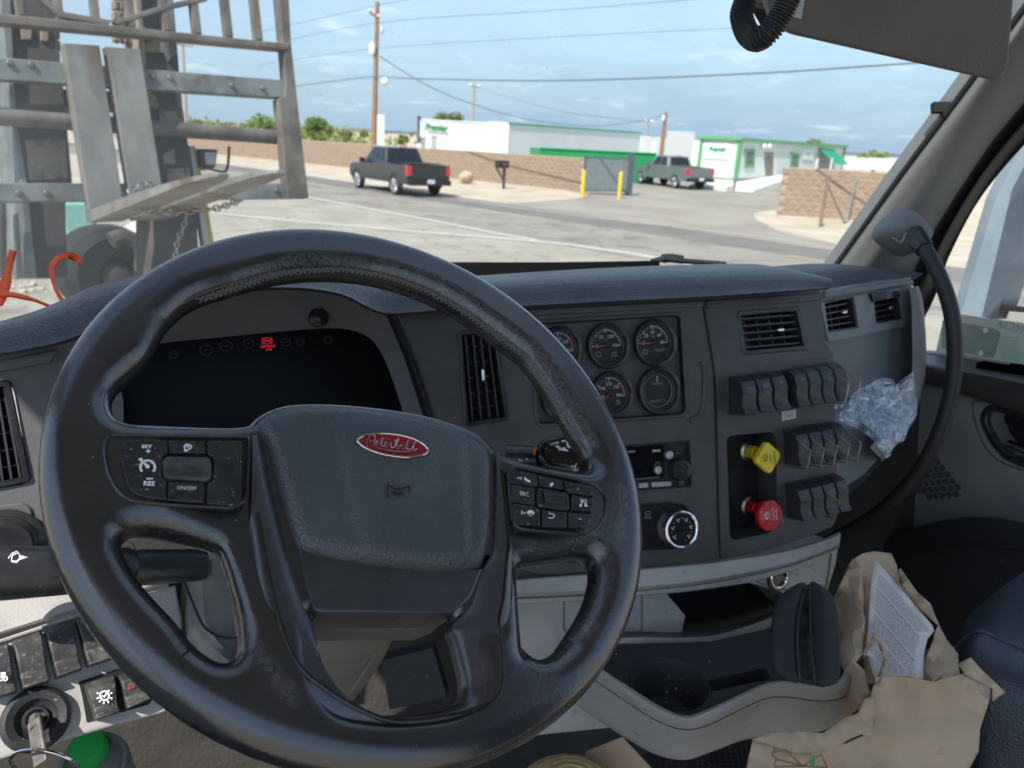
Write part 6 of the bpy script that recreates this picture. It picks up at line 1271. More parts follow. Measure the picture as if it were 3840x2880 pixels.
quadbox('semi_trailer', 'longest white trailer above the green container', 'trailer', AD('B',1395,798,58), AD('C',275,672,74), .9, 2.6, 'trailer_white', g_, 'premier_green', 0)
quadbox('semi_trailer', 'white trailer side just left of the wooden pole', 'trailer', AD('C',270,692,86), AD('C',330,697,86), .8, 3, 'trailer_white', g_, 'trailer_rail', 0)
quadbox('semi_trailer', 'white trailer rear partly hidden by the wooden pole', 'trailer', AD('C',335,700,78), AD('C',420,702,78), .8, 8, 'trailer_white', g_, 'trailer_rail', 0)
t5, d5, n5 = quadbox('semi_trailer', 'white trailer with grey roll door behind the grey pickup', 'trailer', AD('C',425,705,70), AD('C',512,707,70), .8, 8, 'trailer_white', g_, 'gate_dark', 0)
MB().box(AD('C',468,760,69.9), 2.6, .06, 3.4, (d5, n5, np.array([0, 0, 1]))).build('roll_door', 'dock_grey', t5, smooth=False)
quadbox('semi_trailer', 'white trailer end tight against the office left corner', 'trailer', AD('C',516,708,74), AD('C',575,712,74), .8, 8, 'trailer_white', g_, None, 0)
for i, (x0, x1) in enumerate(((1308,1405), (1412,1558), (1565,1680), (1700,1900))):
    quadbox('semi_trailer', ('leftmost', 'second', 'third', 'rightmost')[i]+' of the white trailers in a row right of the office', 'trailer', AD('C',x0,798+i*2,82), AD('C',x1,803+i*3,82), 1.0, 3, 'trailer_white', g_, 'trailer_rail', 0)
quadbox('green_container', 'long green steel container beyond the grey gate', 'container', AD('B',1600,960,47), AD('C',352,778,49), 0, 2.4, 'green_paint', None, 'premier_green', 0)
# sign board on posts
sg = thing('sign_board', 'white Premier sign board on grey posts over the wall', 'sign', AD('B', 925, 950, 55)*np.array([1, 1, 0]))
SF = frame(AD('B',930,840,55), 4, 0); MB().slab(SF, SF.q('B', [(825,782),(1030,790),(1025,903),(822,888)]), -.1, 0).build('panel', 'trailer_white', sg, smooth=False)
for x in (905, 922): u, v = SF.uv('B', x, 900); MB().box(SF.P(u, v-1.5, -.05), .22, .1, 3.4, (SF.u, SF.n, SF.v)).build('post', 'dock_grey', sg, smooth=False)
MB().ring(SF, ccw(SF.q('B', [(1024,790),(1040,790),(1036,905),(1020,905)])), inset(ccw(SF.q('B', [(1024,790),(1040,790),(1036,905),(1020,905)])), .02), -.05, .03).build('edge', 'trailer_rail', sg)
T('B', 'Premier', 925, 828, 40, 'premier_green', sg, dirot(SF,'B',845,815,1005,830), .88, w=.02, F=SF, shear=.25, bold=.03)
T('B', 'TRAILER LEASING', 940, 862, 15, 'gate_dark', sg, dirot(SF,'B',845,855,1005,868), .85, w=.02, F=SF)
# office building
of = thing('office_building', 'low white portable office with green trim, Premier signs and green awning', 'building', (31, 41, 0))
oA = AZ('C',555,950,0); oB = AZ('C',742,966,0); ab = (oB-oA)/np.linalg.norm(oB-oA); lo_ = np.array([-ab[1], ab[0], 0]); lo_ = lo_ if lo_[0] > 0 else -lo_
Lq = solve(lambda t_: oB+lo_*t_+np.array([0, 0, 3.2]), ('C',1305,760), 4, 40); zA = solve(lambda t_: oA+np.array([0, 0, t_]), ('C',567,698), 2, 5); zB = solve(lambda t_: oB+np.array([0, 0, t_]), ('C',765,712), 2, 5); zz_ = (zA+zB)/2
oC = oB+lo_*Lq; oD = oA+lo_*Lq; up = np.array([0, 0, 1.]); zs = .75
MB().hexa([oA+up*zs, oB+up*zs, oC+up*zs, oD+up*zs], [oA+up*zz_, oB+up*zz_, oC+up*zz_, oD+up*zz_]).build('wall', 'office_white', of, smooth=False)
MB().hexa([oA+ab*.1+lo_*.1, oB-ab*.1+lo_*.1, oC-ab*.1, oD+ab*.1], [oA+up*zs+ab*.1+lo_*.1, oB+up*zs-ab*.1+lo_*.1, oC+up*zs-ab*.1, oD+up*zs+ab*.1]).build('skirt', 'skirt_white', of, smooth=False)
MB().hexa([oA-ab*.2-lo_*.2+up*zz_, oB+ab*.2-lo_*.2+up*zz_, oC+ab*.2+lo_*.2+up*zz_, oD-ab*.2+lo_*.2+up*zz_], [oA-ab*.2-lo_*.2+up*(zz_+.16), oB+ab*.2-lo_*.2+up*(zz_+.16), oC+ab*.2+lo_*.2+up*(zz_+.16), oD-ab*.2+lo_*.2+up*(zz_+.16)]).build('roof', 'trim_green', of, smooth=False)
for p in (oA, oB, oC): MB().box(p+up*(zs+zz_)/2+ab*.0, .2, .2, zz_-zs, (ab, lo_, up)).build('corner_trim', 'trim_green', of, smooth=False)
EF = Fr(oA+up*0, ab, up); LF = Fr(oB, lo_, up)
if (EF.n @ (CAM-EF.o)) < 0: EF.n = -EF.n
if (LF.n @ (CAM-LF.o)) < 0: LF.n = -LF.n
MB().slab(EF, rpoly(EF.q('C', [(590,728),(725,728),(722,808),(592,800)]), .15), .0, .06).build('sign_panel', 'trailer_white', of, smooth=False); sp_ = of.children[-1]
T('C', 'Premier', 660, 755, 28, 'premier_green', sp_, dirot(EF,'C',600,755,725,752), .8, w=.08, F=EF, shear=.25, bold=.02); T('C', 'TRAILER LEASING', 663, 782, 10, 'premier_green', sp_, dirot(EF,'C',600,782,725,780), .8, w=.08, F=EF)
for q in ([(805,768),(842,768),(838,832),(803,832)], [(1036,782),(1068,786),(1062,846),(1032,840)]):
    pq = ccw(LF.q('C', q)); w_ = MB().ring(LF, inset(pq, -.16), pq, 0, .08, .02).build('window', 'trim_green', of, smooth=False); MB().slab(LF, pq, -.05, .03).build('pane', 'window_far', w_, smooth=False)
MB().slab(LF, LF.q('C', [(900,770),(942,770),(938,885),(903,885)]), 0, .06).build('door', 'door_brown', of, smooth=False)
MB().slab(LF, rpoly(LF.q('C', [(1092,755),(1145,760),(1143,812),(1088,806)]), .1), 0, .06).build('small_sign', 'trailer_white', of, smooth=False); T('C', 'Premier', 1120, 778, 14, 'premier_green', of.children[-1], dirot(LF,'C',1100,775,1140,780), .8, w=.08, F=LF, shear=.25)
aw = [LF.px('C',1172,748,0), LF.px('C',1250,760,0)]; a0, a1 = aw[0], aw[1]; dn = -up*1.0+LF.n*1.3
MB().hexa([a0, a1, a1+dn, a0+dn], [a0+up*.04, a1+up*.04, a1+dn+up*.04, a0+dn+up*.04]).build('awning_cover', 'awning', of, smooth=False)
MB().slab(LF, LF.q('C', [(1175,812),(1238,818),(1232,905),(1168,900)]), 0, .05).build('entry_door', 'window_far', of, smooth=False)
for x in (1168, 1242): p = LF.px('C', x, 800, 1.25); MB().tube([p*np.array([1, 1, 0]), p], .05, 6).build('awning_post', 'trailer_white', of)
dk = LF.q('C', [(600,905),(980,915)]); 
rmp = [oA-ab*.3-lo_*1.3, oB+ab*.3-lo_*.0+LF.n*1.2, oB+lo_*5+LF.n*1.2, oB+lo_*5]
MB().hexa([oB+LF.n*.1, oB+lo_*6+LF.n*.1, oB+lo_*6+LF.n*1.3, oB+LF.n*1.3], [oB+LF.n*.1+up*.55, oB+lo_*6+LF.n*.1+up*.95, oB+lo_*6+LF.n*1.3+up*.95, oB+LF.n*1.3+up*.15]).build('ramp', 'skirt_white', of, smooth=False)
MB().hexa([oA-lo_*1.0, oB-lo_*1.0, oB, oA], [oA-lo_*1.0+up*.15, oB-lo_*1.0+up*.25, oB+up*.4, oA+up*.4]).build('skirt_slope', 'skirt_white', of, smooth=False)
for i in range(4): p = oB+lo_*(3.4+i*.35)+LF.n*1.5; MB().box(p+up*(.12+.1*i), .36, .7, .24+.2*i, (lo_, LF.n, up)).build('step', 'step_brown', of, smooth=False)
for x in (900, 925): MB().ball(LF.px('C', x, 740, .2), .16, .12, .16, 8, 6).build('white_unit', 'trailer_white', of)  # small plain white fixtures below the roof edge
# ---- fence post and braces, chain-link panel
mat('rusty', (.19, .125, .09), .85, c2=(.26, .18, .13), ns=12)
fp = AZ('C',1180,1148,0); fpt = thing('fence_post', 'rusty steel fence post with wire braces standing in the dirt', 'post', fp); zt = solve(lambda t_: fp+up*t_, ('C',1195,880), .5, 4)
MB().tube([fp, fp+up*zt], .055, 10).build('pole', 'rusty', fpt); e1 = AZ('C',1305,1130,0); MB().tube([fp+up*zt*.82, e1], .03, 6).build('brace', 'gate_grey', fpt); MB().tube([e1, AZ('C',1330,1110,0)+up*1.6], .03, 6).build('brace', 'gate_grey', fpt)
FA, FB = AZ('C',1425,1110,0), AZ('C',1640,1150,0); fc = thing('chain_link_fence', 'grey chain link fence panel right of the short block wall', 'fence', (FA+FB)/2); fd = (FB-FA); fl_ = np.linalg.norm(fd); fd /= fl_; FH = 1.75
for k in (0, .5, 1): MB().tube([FA+fd*fl_*k, FA+fd*fl_*k+up*FH], .04, 8).build('post', 'dock_grey', fc)
MB().tube([FA+up*FH, FB+up*FH], .03, 6).build('rail', 'dock_grey', fc)
m = MB(); nW = int(fl_/.09)
for i in range(-20, nW+1):
    for sg_ in (1, -1):
        a = FA+fd*.09*i if sg_ > 0 else FA+fd*.09*(i)+up*FH; b = a+fd*FH*1.0+up*FH*sg_
        m.tube([a, b], .004, 3, caps=False)
m.build('wire_mesh', 'dock_grey', fc, smooth=False)['kind'] = 'stuff'
# ---- utility poles and wires
mat('pole_wood', (.20, .105, .052), .85, c2=(.26, .145, .075), ns=6, stretch=(1, 1, .1)); mat('pole_grey', (.30, .26, .22), .9); mat('insulator', (.75, .76, .74), .4); mat('cable', (.10, .13, .14), .6)
def pole(label, top, bot, depth, r, m, arm=None, extras=()):
    T_, B_ = AD(*top, depth), AD(*bot, depth); d = (T_-B_); base = B_-d*((B_[2]-0)/d[2]); t = thing('utility_pole', label, 'utility pole', base)
    MB().tube([base, T_], [r*1.2, r*.85], 12).build('pole', m, t)
    if arm: a, b = (AD(*p, depth-.2) for p in arm); MB().tube([a, b], r*.5, 4).build('crossarm', m, t); [MB().ball(a*(1-k)+b*k+up*.15, .09*depth/50, n=8, m=6).build('insulator', 'insulator', t) for k in (.05, .95)]
    for p, rx, rz, mm in extras: MB().ball(AD(*p, depth-.3), rx, rx, rz, 10, 8).build('transformer', mm, t)
    return t
pole('tall brown wooden utility pole left of the sign board', ('B',545,15), ('B',522,930), 50, .16, 'pole_wood', (('B',495,78),('B',555,120)), (((('B',512,320)), .22, .45, 'insulator'), ((('B',592,530)), .24, .28, 'insulator'), ((('B',575,195)), .12, .25, 'dock_grey')))
pole('thin grey pole with crossarm behind the long white trailers', ('B',1172,560), ('B',1158,790), 120, .26, 'pole_grey', (('B',1145,555),('B',1205,562)))
pole('brown wooden utility pole between the trailers and the office', ('C',400,570), ('C',375,800), 62, .17, 'pole_wood', None, ((('C',388,600), .12, .3, 'insulator'),))
pole('small far pole with crossarm left of the office', ('C',313,615), ('C',310,690), 150, .25, 'pole_grey', (('C',298,612),('C',330,616)))
pole('grey far pole with crossarm seen behind the forklift mast', ('A',1182,275), ('A',1205,780), 75, .17, 'pole_grey', (('A',1150,285),('A',1252,300)))
def wire(label, pts, r):
    P = cr([AD(*p) for p in pts], 10); MB().tube(P, r*.75, 6).build('power_line', 'cable', None, label=label, cat='power line', group='overhead wires')
wire('thick overhead cable crossing the sky to the right above the trailers', [('O',560,196,54),('O',700,178,52),('O',806,166,50),('O',900,170,42),('O',1200,174,34),('O',1600,160,28),('O',1960,137,24),('O',2300,112,22)], .045)
wire('sagging overhead cable from the tall pole towards the office pole', [('B',560,365,50),('B',700,455,52),('B',900,570,55),('B',1150,670,58),('B',1500,770,60),('B',1900,815,62),('B',2212,790,62),('C',395,580,62)], .04)
wire('highest thin wire running off to the upper right', [('O',560,70,60),('O',815,12,50),('O',1100,-40,45)], .022)
wire('second thin wire leaving the tall pole top towards the upper right', [('O',560,100,60),('O',812,50,50),('O',1200,22,40),('O',1580,-8,33)], .022)
wire('third thin wire crossing just under the pole top', [('O',560,140,60),('O',812,105,50),('O',1200,80,40),('O',1600,60,34)], .018)
wire('faint low wire between the grey pole and the far pole', [('B',1172,560,120),('B',1500,660,110),('B',1850,740,100),('C',313,615,150)], .04)
# ---- trees and bushes
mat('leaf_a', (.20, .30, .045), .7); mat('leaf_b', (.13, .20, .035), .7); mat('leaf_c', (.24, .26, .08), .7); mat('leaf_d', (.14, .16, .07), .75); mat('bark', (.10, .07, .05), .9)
def tree(label, t, x0, y0, x1, y1, depth, mats_, n=900, kind='tree', trunk=True):
    """crown fills the measured rectangle; uneven clumps of small leaves with gaps"""
    a, b = AD(t, x0, y1+(y1-y0)*.45, depth), AD(t, x1, y0, depth); c = (a+b)/2; rx = np.linalg.norm((b-a)*np.array([1, 1, 0]))/2; rz = abs(b[2]-a[2])/2
    base = np.array([c[0], c[1], 0]); tr_ = thing('tree' if kind == 'tree' else 'bush', label, kind, base)
    m = MB(); hgt = max(c[2], .3); m.tube([base, base+up*hgt*.5+np.array([.05*rx, 0, 0]), c], [.05*rx+.05, .04*rx+.04, .02*rx+.02], 8)
    clumps = []
    for k in range(14):
        v = rng.normal(size=3); v /= np.linalg.norm(v); q = c+v*np.array([rx*.72, rx*.72, rz*.68])*rng.uniform(.5, 1.0); clumps.append((q, rng.uniform(.25, .48)*min(rx, rz*1.4)))
        m.tube([c-up*rz*.5, q*.6+c*.4-up*rz*.1, q], [.018*rx+.01, .012*rx+.008, .006*rx+.004], 5)
    m.build('trunk', 'bark', tr_)
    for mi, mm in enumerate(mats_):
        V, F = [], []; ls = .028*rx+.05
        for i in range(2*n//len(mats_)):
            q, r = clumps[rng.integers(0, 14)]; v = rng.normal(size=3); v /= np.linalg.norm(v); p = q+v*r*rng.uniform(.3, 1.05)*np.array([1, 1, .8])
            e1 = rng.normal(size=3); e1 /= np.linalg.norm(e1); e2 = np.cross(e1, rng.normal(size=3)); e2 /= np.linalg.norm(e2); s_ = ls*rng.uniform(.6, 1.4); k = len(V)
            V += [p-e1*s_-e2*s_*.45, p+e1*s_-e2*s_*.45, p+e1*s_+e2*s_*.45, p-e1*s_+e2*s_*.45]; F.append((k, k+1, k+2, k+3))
        mk('crown' if mi == 0 else 'crown_second_tone', V, F, mm, tr_, smooth=False)  # second leaf colour, scattered at random like the first
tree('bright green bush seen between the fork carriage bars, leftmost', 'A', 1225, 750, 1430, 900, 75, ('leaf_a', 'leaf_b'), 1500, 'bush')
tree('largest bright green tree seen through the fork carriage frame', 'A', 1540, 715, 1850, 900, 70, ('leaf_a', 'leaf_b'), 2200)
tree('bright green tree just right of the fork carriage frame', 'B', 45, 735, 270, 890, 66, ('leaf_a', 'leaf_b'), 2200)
tree('dry brownish bush left of the tall wooden pole', 'B', 280, 835, 400, 890, 75, ('leaf_c', 'leaf_d'), 900, 'bush')
tree('small green bush touching the tall wooden pole', 'B', 425, 840, 490, 895, 78, ('leaf_b', 'leaf_a'), 700, 'bush')
tree('low green bush right of the white cabinet', 'B', 640, 870, 760, 920, 85, ('leaf_b', 'leaf_c'), 800, 'bush')
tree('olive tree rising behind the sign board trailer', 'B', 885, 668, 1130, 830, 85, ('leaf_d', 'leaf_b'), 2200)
tree('pale green tree top behind the white trailers beside the office pole', 'C', 395, 662, 480, 715, 95, ('leaf_c', 'leaf_d'), 900)
tree('olive tree top above the office roof', 'C', 1060, 695, 1225, 770, 78, ('leaf_c', 'leaf_d'), 1500)
tree('wide yellow green tree behind the trailer row at right', 'C', 1330, 762, 1585, 820, 110, ('leaf_c', 'leaf_a'), 2000)
# white cabinet beside the tall pole, distant car, building corner at far right
MB().box(AD('B',562,860,52), .55, .4, 2.4).build('utility_cabinet', 'trailer_white', None, smooth=False, label='white narrow cabinet beside the tall wooden pole', cat='cabinet')
fb2 = thing('far_building', 'pale building corner at the right edge behind the fence', 'building', AD('C',1720,800,60)*np.array([1, 1, 0])); q0, q1 = AD('C',1672,675,60), AD('C',1800,680,60)
MB().hexa([q0*np.array([1, 1, 0]), q1*np.array([1, 1, 0]), (q1*np.array([1, 1, 0])+np.array([4, 3, 0])), (q0*np.array([1, 1, 0])+np.array([4, 3, 0]))], [q0, q1, q1+np.array([4, 3, 0]), q0+np.array([4, 3, 0])]).build('wall', 'office_white', fb2, smooth=False)
MB().tube([q0+np.array([0, -.05, .05]), q1+np.array([0, -.05, .05])], .1, 4).build('roof_edge', 'dock_grey', fb2)
wq_ = [AD('C',x,y,59.8) for x, y in ((1690,700),(1745,702),(1742,760),(1688,760))]; MB().hexa(wq_, [p+np.array([0, .2, 0]) for p in wq_]).build('window', 'dock_grey', fb2, smooth=False)

# brush along the desert horizon: nobody could count it
V, F = [], []
for i in range(190):
    k = rng.uniform(0, 1); a = AD('A', 900, 900, 120)*(1-k)+AD('B', 470, 910, 125)*k; c = np.array([a[0]+rng.normal()*4, a[1]+rng.normal()*14, 0]); h = rng.uniform(1.2, 3.4)
    for j in range(26):
        q = c+np.array([rng.normal()*1.3, rng.normal()*1.3, h*rng.uniform(.1, 1)]); e1 = rng.normal(size=3); e1 /= np.linalg.norm(e1); e2 = np.cross(e1, rng.normal(size=3)); e2 /= np.linalg.norm(e2)+1e-9; s_ = rng.uniform(.15, .4); n0 = len(V)
        V += [q-e1*s_-e2*s_*.5, q+e1*s_-e2*s_*.5, q+e1*s_+e2*s_*.5, q-e1*s_+e2*s_*.5]; F.append((n0, n0+1, n0+2, n0+3))
mk('desert_brush', V, F, 'leaf_c', None, smooth=False, kind='stuff', label='low yellow green desert brush along the horizon', cat='brush')
# ================================================================== forklift in front of the truck
mat('rust_steel', (.115, .10, .085), .6, .2, c2=(.20, .18, .155), ns=5, det=8, dust=((.13, .085, .055), 9, .52, .75)); mat('fork_steel', (.22, .21, .19), .5, .3, c2=(.30, .285, .26), ns=6, det=8, dust=((.15, .105, .07), 5, .50, .70), stretch=(1, 1, .4)); mat('bar_steel', (.14, .155, .155), .55, .3, c2=(.25, .265, .255), ns=5, det=8, dust=((.14, .12, .09), 8, .55, .72))
mat('mast_dark', (.05, .045, .042), .7, c2=(.085, .075, .065), ns=4, det=7); mat('mast_tan', (.30, .245, .185), .75, c2=(.24, .19, .14), ns=7); mat('chain_rust', (.21, .14, .095), .8, c2=(.29, .21, .15), ns=30); mat('hose_yellow', (.50, .41, .06), .5); mat('teal', (.22, .45, .40), .7, c2=(.28, .52, .46), ns=4); mat('link_steel', (.42, .40, .37), .35, .9)
FK = frame(AD('O',400,250,4.0), 26, 10)
fk = thing('forklift', 'rusty forklift mast and raised forks right in front of the windshield', 'forklift', FK.o*np.array([1, 1, 0]))
def bar(name, pts, w0, w1, m, ch=.006, par=None, r=.0): return MB().slab(FK, (rpoly(FK.q('A', pts, w1), r) if r else FK.q('A', pts, w1)), w0, w1, ch, 2).build(name, m, par or fk)
bar('carriage_bar', [(-500,330),(1862,520),(1853,637),(-500,480)], -.06, .0, 'bar_steel')
bar('carriage_bar', [(-500,1185),(1880,1188),(2003,1283),(-500,1318)], -.06, .0, 'bar_steel')
bar('backrest_side', [(1790,-200),(1862,-200),(1880,100),(1888,280),(1945,800),(2003,1283),(1868,1283),(1853,1160),(1836,930),(1806,640),(1850,620),(1855,500),(1838,300)], -.05, .02, 'rust_steel')
bar('backrest_rail', [(-500,30),(1885,282),(1872,325),(-500,100)], -.04, .03, 'rust_steel', .01)
for (x0, x1) in ((1250,1285), (1452,1490), (1645,1682), (1048,1088), (833,858), (605,630), (372,392), (112,142), (-120,-90)):
    yb = 85+195*(x1/1880); wd = 26
    bar('backrest_bar', [(x0-wd-12,-200),(x0+wd-12,-200),(x1+wd,yb),(x1-wd,yb)], -.025, .01, 'rust_steel', .008)
for q in ([(225,-30),(265,-40),(420,75),(730,130),(700,165),(380,108)], [(735,135),(1060,30),(1330,-30),(1350,0),(1080,62),(760,160)]): bar('backrest_brace', q, -.02, .015, 'rust_steel', .005)
MB().tube([FK.px('A',-400,725,-.08), FK.px('A',1845,893,-.08)], .042, 18).build('carriage_shaft', 'rust_steel', fk)
m1 = bar('mast_channel', [(40,-200),(330,-200),(425,700),(470,1180),(425,1320),(440,1800),(215,1800),(150,1200),(85,600)], -.45, -.18, 'mast_dark'); m2 = bar('mast_channel', [(900,-200),(1108,-200),(1185,700),(1262,1200),(1300,1800),(1005,1800),(1000,1200),(955,600)], -.45, -.18, 'mast_dark')
bar('mast_rail', [(-20,-200),(60,-200),(110,800),(180,1200),(240,1800),(180,1800),(130,1200),(60,600)], -.5, -.15, 'bar_steel'); bar('mast_rail', [(1112,-200),(1135,180),(1150,340),(1100,390),(1060,300),(1060,-200)], -.4, -.14, 'bar_steel')
for q in ([(165,905),(425,905),(440,1150),(190,1170)], [(130,170),(210,170),(205,255),(140,255)], [(265,180),(320,180),(312,270),(268,262)]): bar('wear_plate', q, -.18, -.165, 'mast_tan', .003, m1)
for q in ([(1035,715),(1190,720),(1205,840),(1040,830)], [(940,280),(1050,250),(1075,340),(945,335)], [(1060,1000),(1130,960),(1140,1060),(1060,1060)], [(1085,1095),(1230,1085),(1240,1165),(1090,1175)]): bar('wear_plate', q, -.18, -.165, 'mast_tan', .003, m2)
bar('hydraulic_tube', [(860,-200),(905,-200),(955,500),(930,500)], -.3, -.12, 'mast_tan'); bar('mast_tie', [(0,1310),(42,1310),(48,1800),(0,1800)], -.3, -.2, 'mast_dark'); bar('mast_tie', [(60,560),(960,600),(960,690),(80,690)], -.4, -.2, 'mast_dark')
bar('hose_rail', [(1225,945),(1258,945),(1395,1800),(1350,1800)], -.3, -.25, 'dock_grey'); bar('hose_rail', [(1262,945),(1300,1080),(1430,1800),(1385,1800)], -.3, -.25, 'hose_yellow')
# lift chains: pin-and-plate stacks
def liftchain(xa, ya, xb, yb, wpx):
    A, B_ = FK.px('A', xa, ya, -.25), FK.px('A', xb, yb, -.25); n = int(np.linalg.norm(B_-A)/.055); wd = np.linalg.norm(FK.px('A', xa+wpx, ya, -.25)-FK.px('A', xa, ya, -.25))
    m = MB(); d = (B_-A)/np.linalg.norm(B_-A)
    for i in range(n):
        p = A+d*.055*(i+.5)
        for k in range(7): m.box(p+FK.u*wd*((k+.5)/7-.5)+FK.n*(.006 if (i+k) % 2 else 0), wd/7*.8, .05, .048 if (i+k) % 2 else .036, (FK.u, FK.n, d))
    m.build('lift_chain', 'chain_rust', fk, smooth=False)['kind'] = 'stuff'
liftchain(785, -200, 800, 315, 120); liftchain(330, -100, 330, 420, 95)
# bolt heads on the mast and carriage
for x, y in ((250,930),(350,930),(260,1140),(370,1130),(1060,740),(1165,745),(1070,815),(1180,820),(1110,1110),(1210,1105),(990,500),(1100,505),(1500,555),(1700,570),(1790,1235),(1930,1240),(200,420),(60,410),(120,1250),(300,1250)):
    w_ = -.165 if x < 480 and y > 800 and y < 1180 or 1040 < x < 1260 and y > 700 else .0
    MB().lathe(FK.sub(*FK.uv('A', x, y, w_), w_), [(.016, 0), (.016, .010), (.011, .014), (.001, .015)], 6).build('bolt', 'rust_steel', fk)
# forks
hN = FK.n*np.array([1, 1, 0]); hN /= np.linalg.norm(hN); dF = hN*cos(radians(13.5))+np.array([0, 0, sin(radians(13.5))]); nF = np.cross(dF, FK.u); nF = nF if nF[2] > 0 else -nF
VH = FK.uv('A', 590, 1440, .03)[1]
def fork(shank, Lb, nm):
    q = [np.array(FK.uv('A', x, y, .03)) for x, y in shank]; dl, dr = q[3]-q[0], q[2]-q[1]; q[3] = q[0]+dl*(VH-q[0][1])/dl[1]; q[2] = q[1]+dr*(VH-q[1][1])/dr[1]
    tine = MB().slab(FK, [tuple(p) for p in q], -.02, .04, .006, 2).build('fork', 'fork_steel', fk); tine['label'] = nm
    P0, P1 = FK.P(*q[3], -.02), FK.P(*q[2], -.02); mid = (P0+P1)/2; hw = (P1-P0)/2; st_ = []
    for k, th, ww in ((0.0, .058, 1), (.05, .055, 1), (.5, .042, 1), (.80, .026, .98), (.92, .018, .80), (.98, .013, .48), (1.0, .010, .18)):
        c = mid+dF*Lb*k; st_.append([c-hw*ww, c+hw*ww, c+hw*ww+nF*th, c-hw*ww+nF*th])
    MB().rings(st_).build('fork_blade', 'fork_steel', tine, ang=25); return mid
f1 = fork([(405,280),(642,296),(800,1340),(590,1440)], 1.32, 'left fork tine'); f2 = fork([(685,303),(905,320),(1045,1200),(838,1245)], 1.40, 'right fork tine')
# sling chain round the blades: each link its own piece
def links(path, n, r=.0042, ln=.030):
    P = resamp(cr(path, 10), n+1)
    for i in range(n):
        a, b = P[i], P[i+1]; c = (a+b)/2; d = (b-a)/np.linalg.norm(b-a); s_ = np.cross(d, FK.n if i % 2 else FK.v); s_ /= np.linalg.norm(s_)+1e-9; L_ = np.linalg.norm(b-a)*.72
        MB().tube([c+d*L_*cos(t_)+s_*L_*.55*sin(t_) for t_ in np.linspace(0, 2*pi, 14, endpoint=False)], L_*.17, 6, True).build('chain_link', 'link_steel', ch)
ch = thing('sling_chain', 'steel chain wrapped round the forks and hanging below them', 'chain', f1+dF*.4)
q3 = lambda x, y, w: FK.px('A', x, y, w)
links([q3(1010,1195,.25), q3(930,1205,.35), q3(850,1240,.42), q3(825,1290,.42), q3(875,1350,.42), q3(940,1385,.42)], 9)
links([q3(940,1385,.42), q3(1080,1385,.45), q3(1250,1365,.5), q3(1400,1352,.6), q3(1560,1300,.8)], 15)
links([q3(1215,1320,.5), q3(1245,1350,.5), q3(1280,1365,.5)], 4)
links([q3(1205,1400,.3), q3(1185,1480,.3), q3(1150,1560,.3), q3(1135,1700,.3), q3(1125,1850,.3)], 13)
# work lamp with guard
lp = thing('work_lamp', 'black work lamp with wire guard beside the right mast channel', 'lamp', q3(1350,1030,-.25))
bar('lamp_housing', [(1285,960),(1420,965),(1405,1085),(1300,1080)], -.38, -.22, 'mast_dark', .02, lp, .01); bar('lens', [(1325,985),(1408,985),(1395,1070),(1335,1065)], -.22, -.212, 'dock_grey', .004, lp, .01)
MB().tube(cr([q3(x, y, -.2) for x, y in ((1330,1085),(1380,1100),(1450,1112),(1475,1080),(1485,950))], 5), .008, 6).build('guard', 'mast_dark', lp)
# tyre and dark machinery low behind the carriage
tyc = q3(700,1760,-1.2); tf = Fr(tyc, FK.u, (0, 0, 1)); MB().lathe(tf, [(.10, .15), (.12, .18), (.24, .18), (.30, .13), (.31, 0), (.29, -.15), (.1, -.16)], 36).build('tyre', 'tyre', fk); MB().lathe(tf, [(.12, .14), (.09, .15), (.05, .17), (.005, .17)], 20).build('wheel_hub', 'mast_dark', fk)
MB().tube(cr([q3(x, y, -.9) for x, y in ((720,1560),(790,1535),(870,1570),(915,1640),(925,1760))], 6), .05, 8).build('fender_bar', 'mast_dark', fk)
# ground clutter behind the forklift
mat('rock', (.42, .37, .29), .95, c2=(.55, .50, .42), ns=3, det=7)
for (x, y, r, lb_) in ((150,1470,1.1,'pale boulder seen left of the left mast channel'), (60,1620,.8,'low boulder at the left edge beyond the forklift'), (980,1620,.55,'pale boulder between the mast channels')):
    p = AZ('A', x, y, 0); MB().ball(p+np.array([0, 0, r*.4]), r, r*.9, r*.65, 14, 9, .10).build('boulder', 'rock', None, label=lb_, cat='boulder')
tp = frame(AD('A',500,1440,7.5), 20, 0); MB().slab(tp, rpoly(tp.q('A', [(395,1310),(610,1315),(620,1490),(430,1570)]), .05), -.3, 0, .03).build('crate', 'teal', None, label='pale teal crate seen between the forks and the mast', cat='crate')
mat('gravel', (.40, .35, .28), .95, c2=(.50, .45, .37), ns=8)
gv = MB()
for i in range(900):
    p = AZ('A', random.uniform(-200, 1350), random.uniform(1330, 1900), 0); s_ = random.uniform(.02, .06); gv.ball(p+np.array([0, 0, s_*.3]), s_, s_*random.uniform(.6, 1), s_*.6, 6, 4, .25)
gv.build('gravel', 'gravel', None, kind='stuff', label='loose pale stones on the ground behind the forklift', cat='gravel', ang=60)
cr0 = AZ('A', 30, 893, 0); pk2 = thing('parked_car', 'small dark car far away at the left edge of the road', 'car', cr0); hx_ = np.array([1, .2, 0]); hx_ /= np.linalg.norm(hx_); hy_ = np.array([-hx_[1], hx_[0], 0])
MB().box(cr0+np.array([0, 0, .65]), 4.4, 1.8, .7, (hx_, hy_, up)).build('body', 'paint_black', pk2); MB().hexa([cr0+hx_*a+hy_*b+up*1.0 for a, b in ((-1.6,-.85),(1.2,-.85),(1.2,.85),(-1.6,.85))], [cr0+hx_*a+hy_*b+up*1.5 for a, b in ((-1.1,-.7),(.6,-.7),(.6,.7),(-1.1,.7))]).build('cabin', 'glass_dark', pk2)
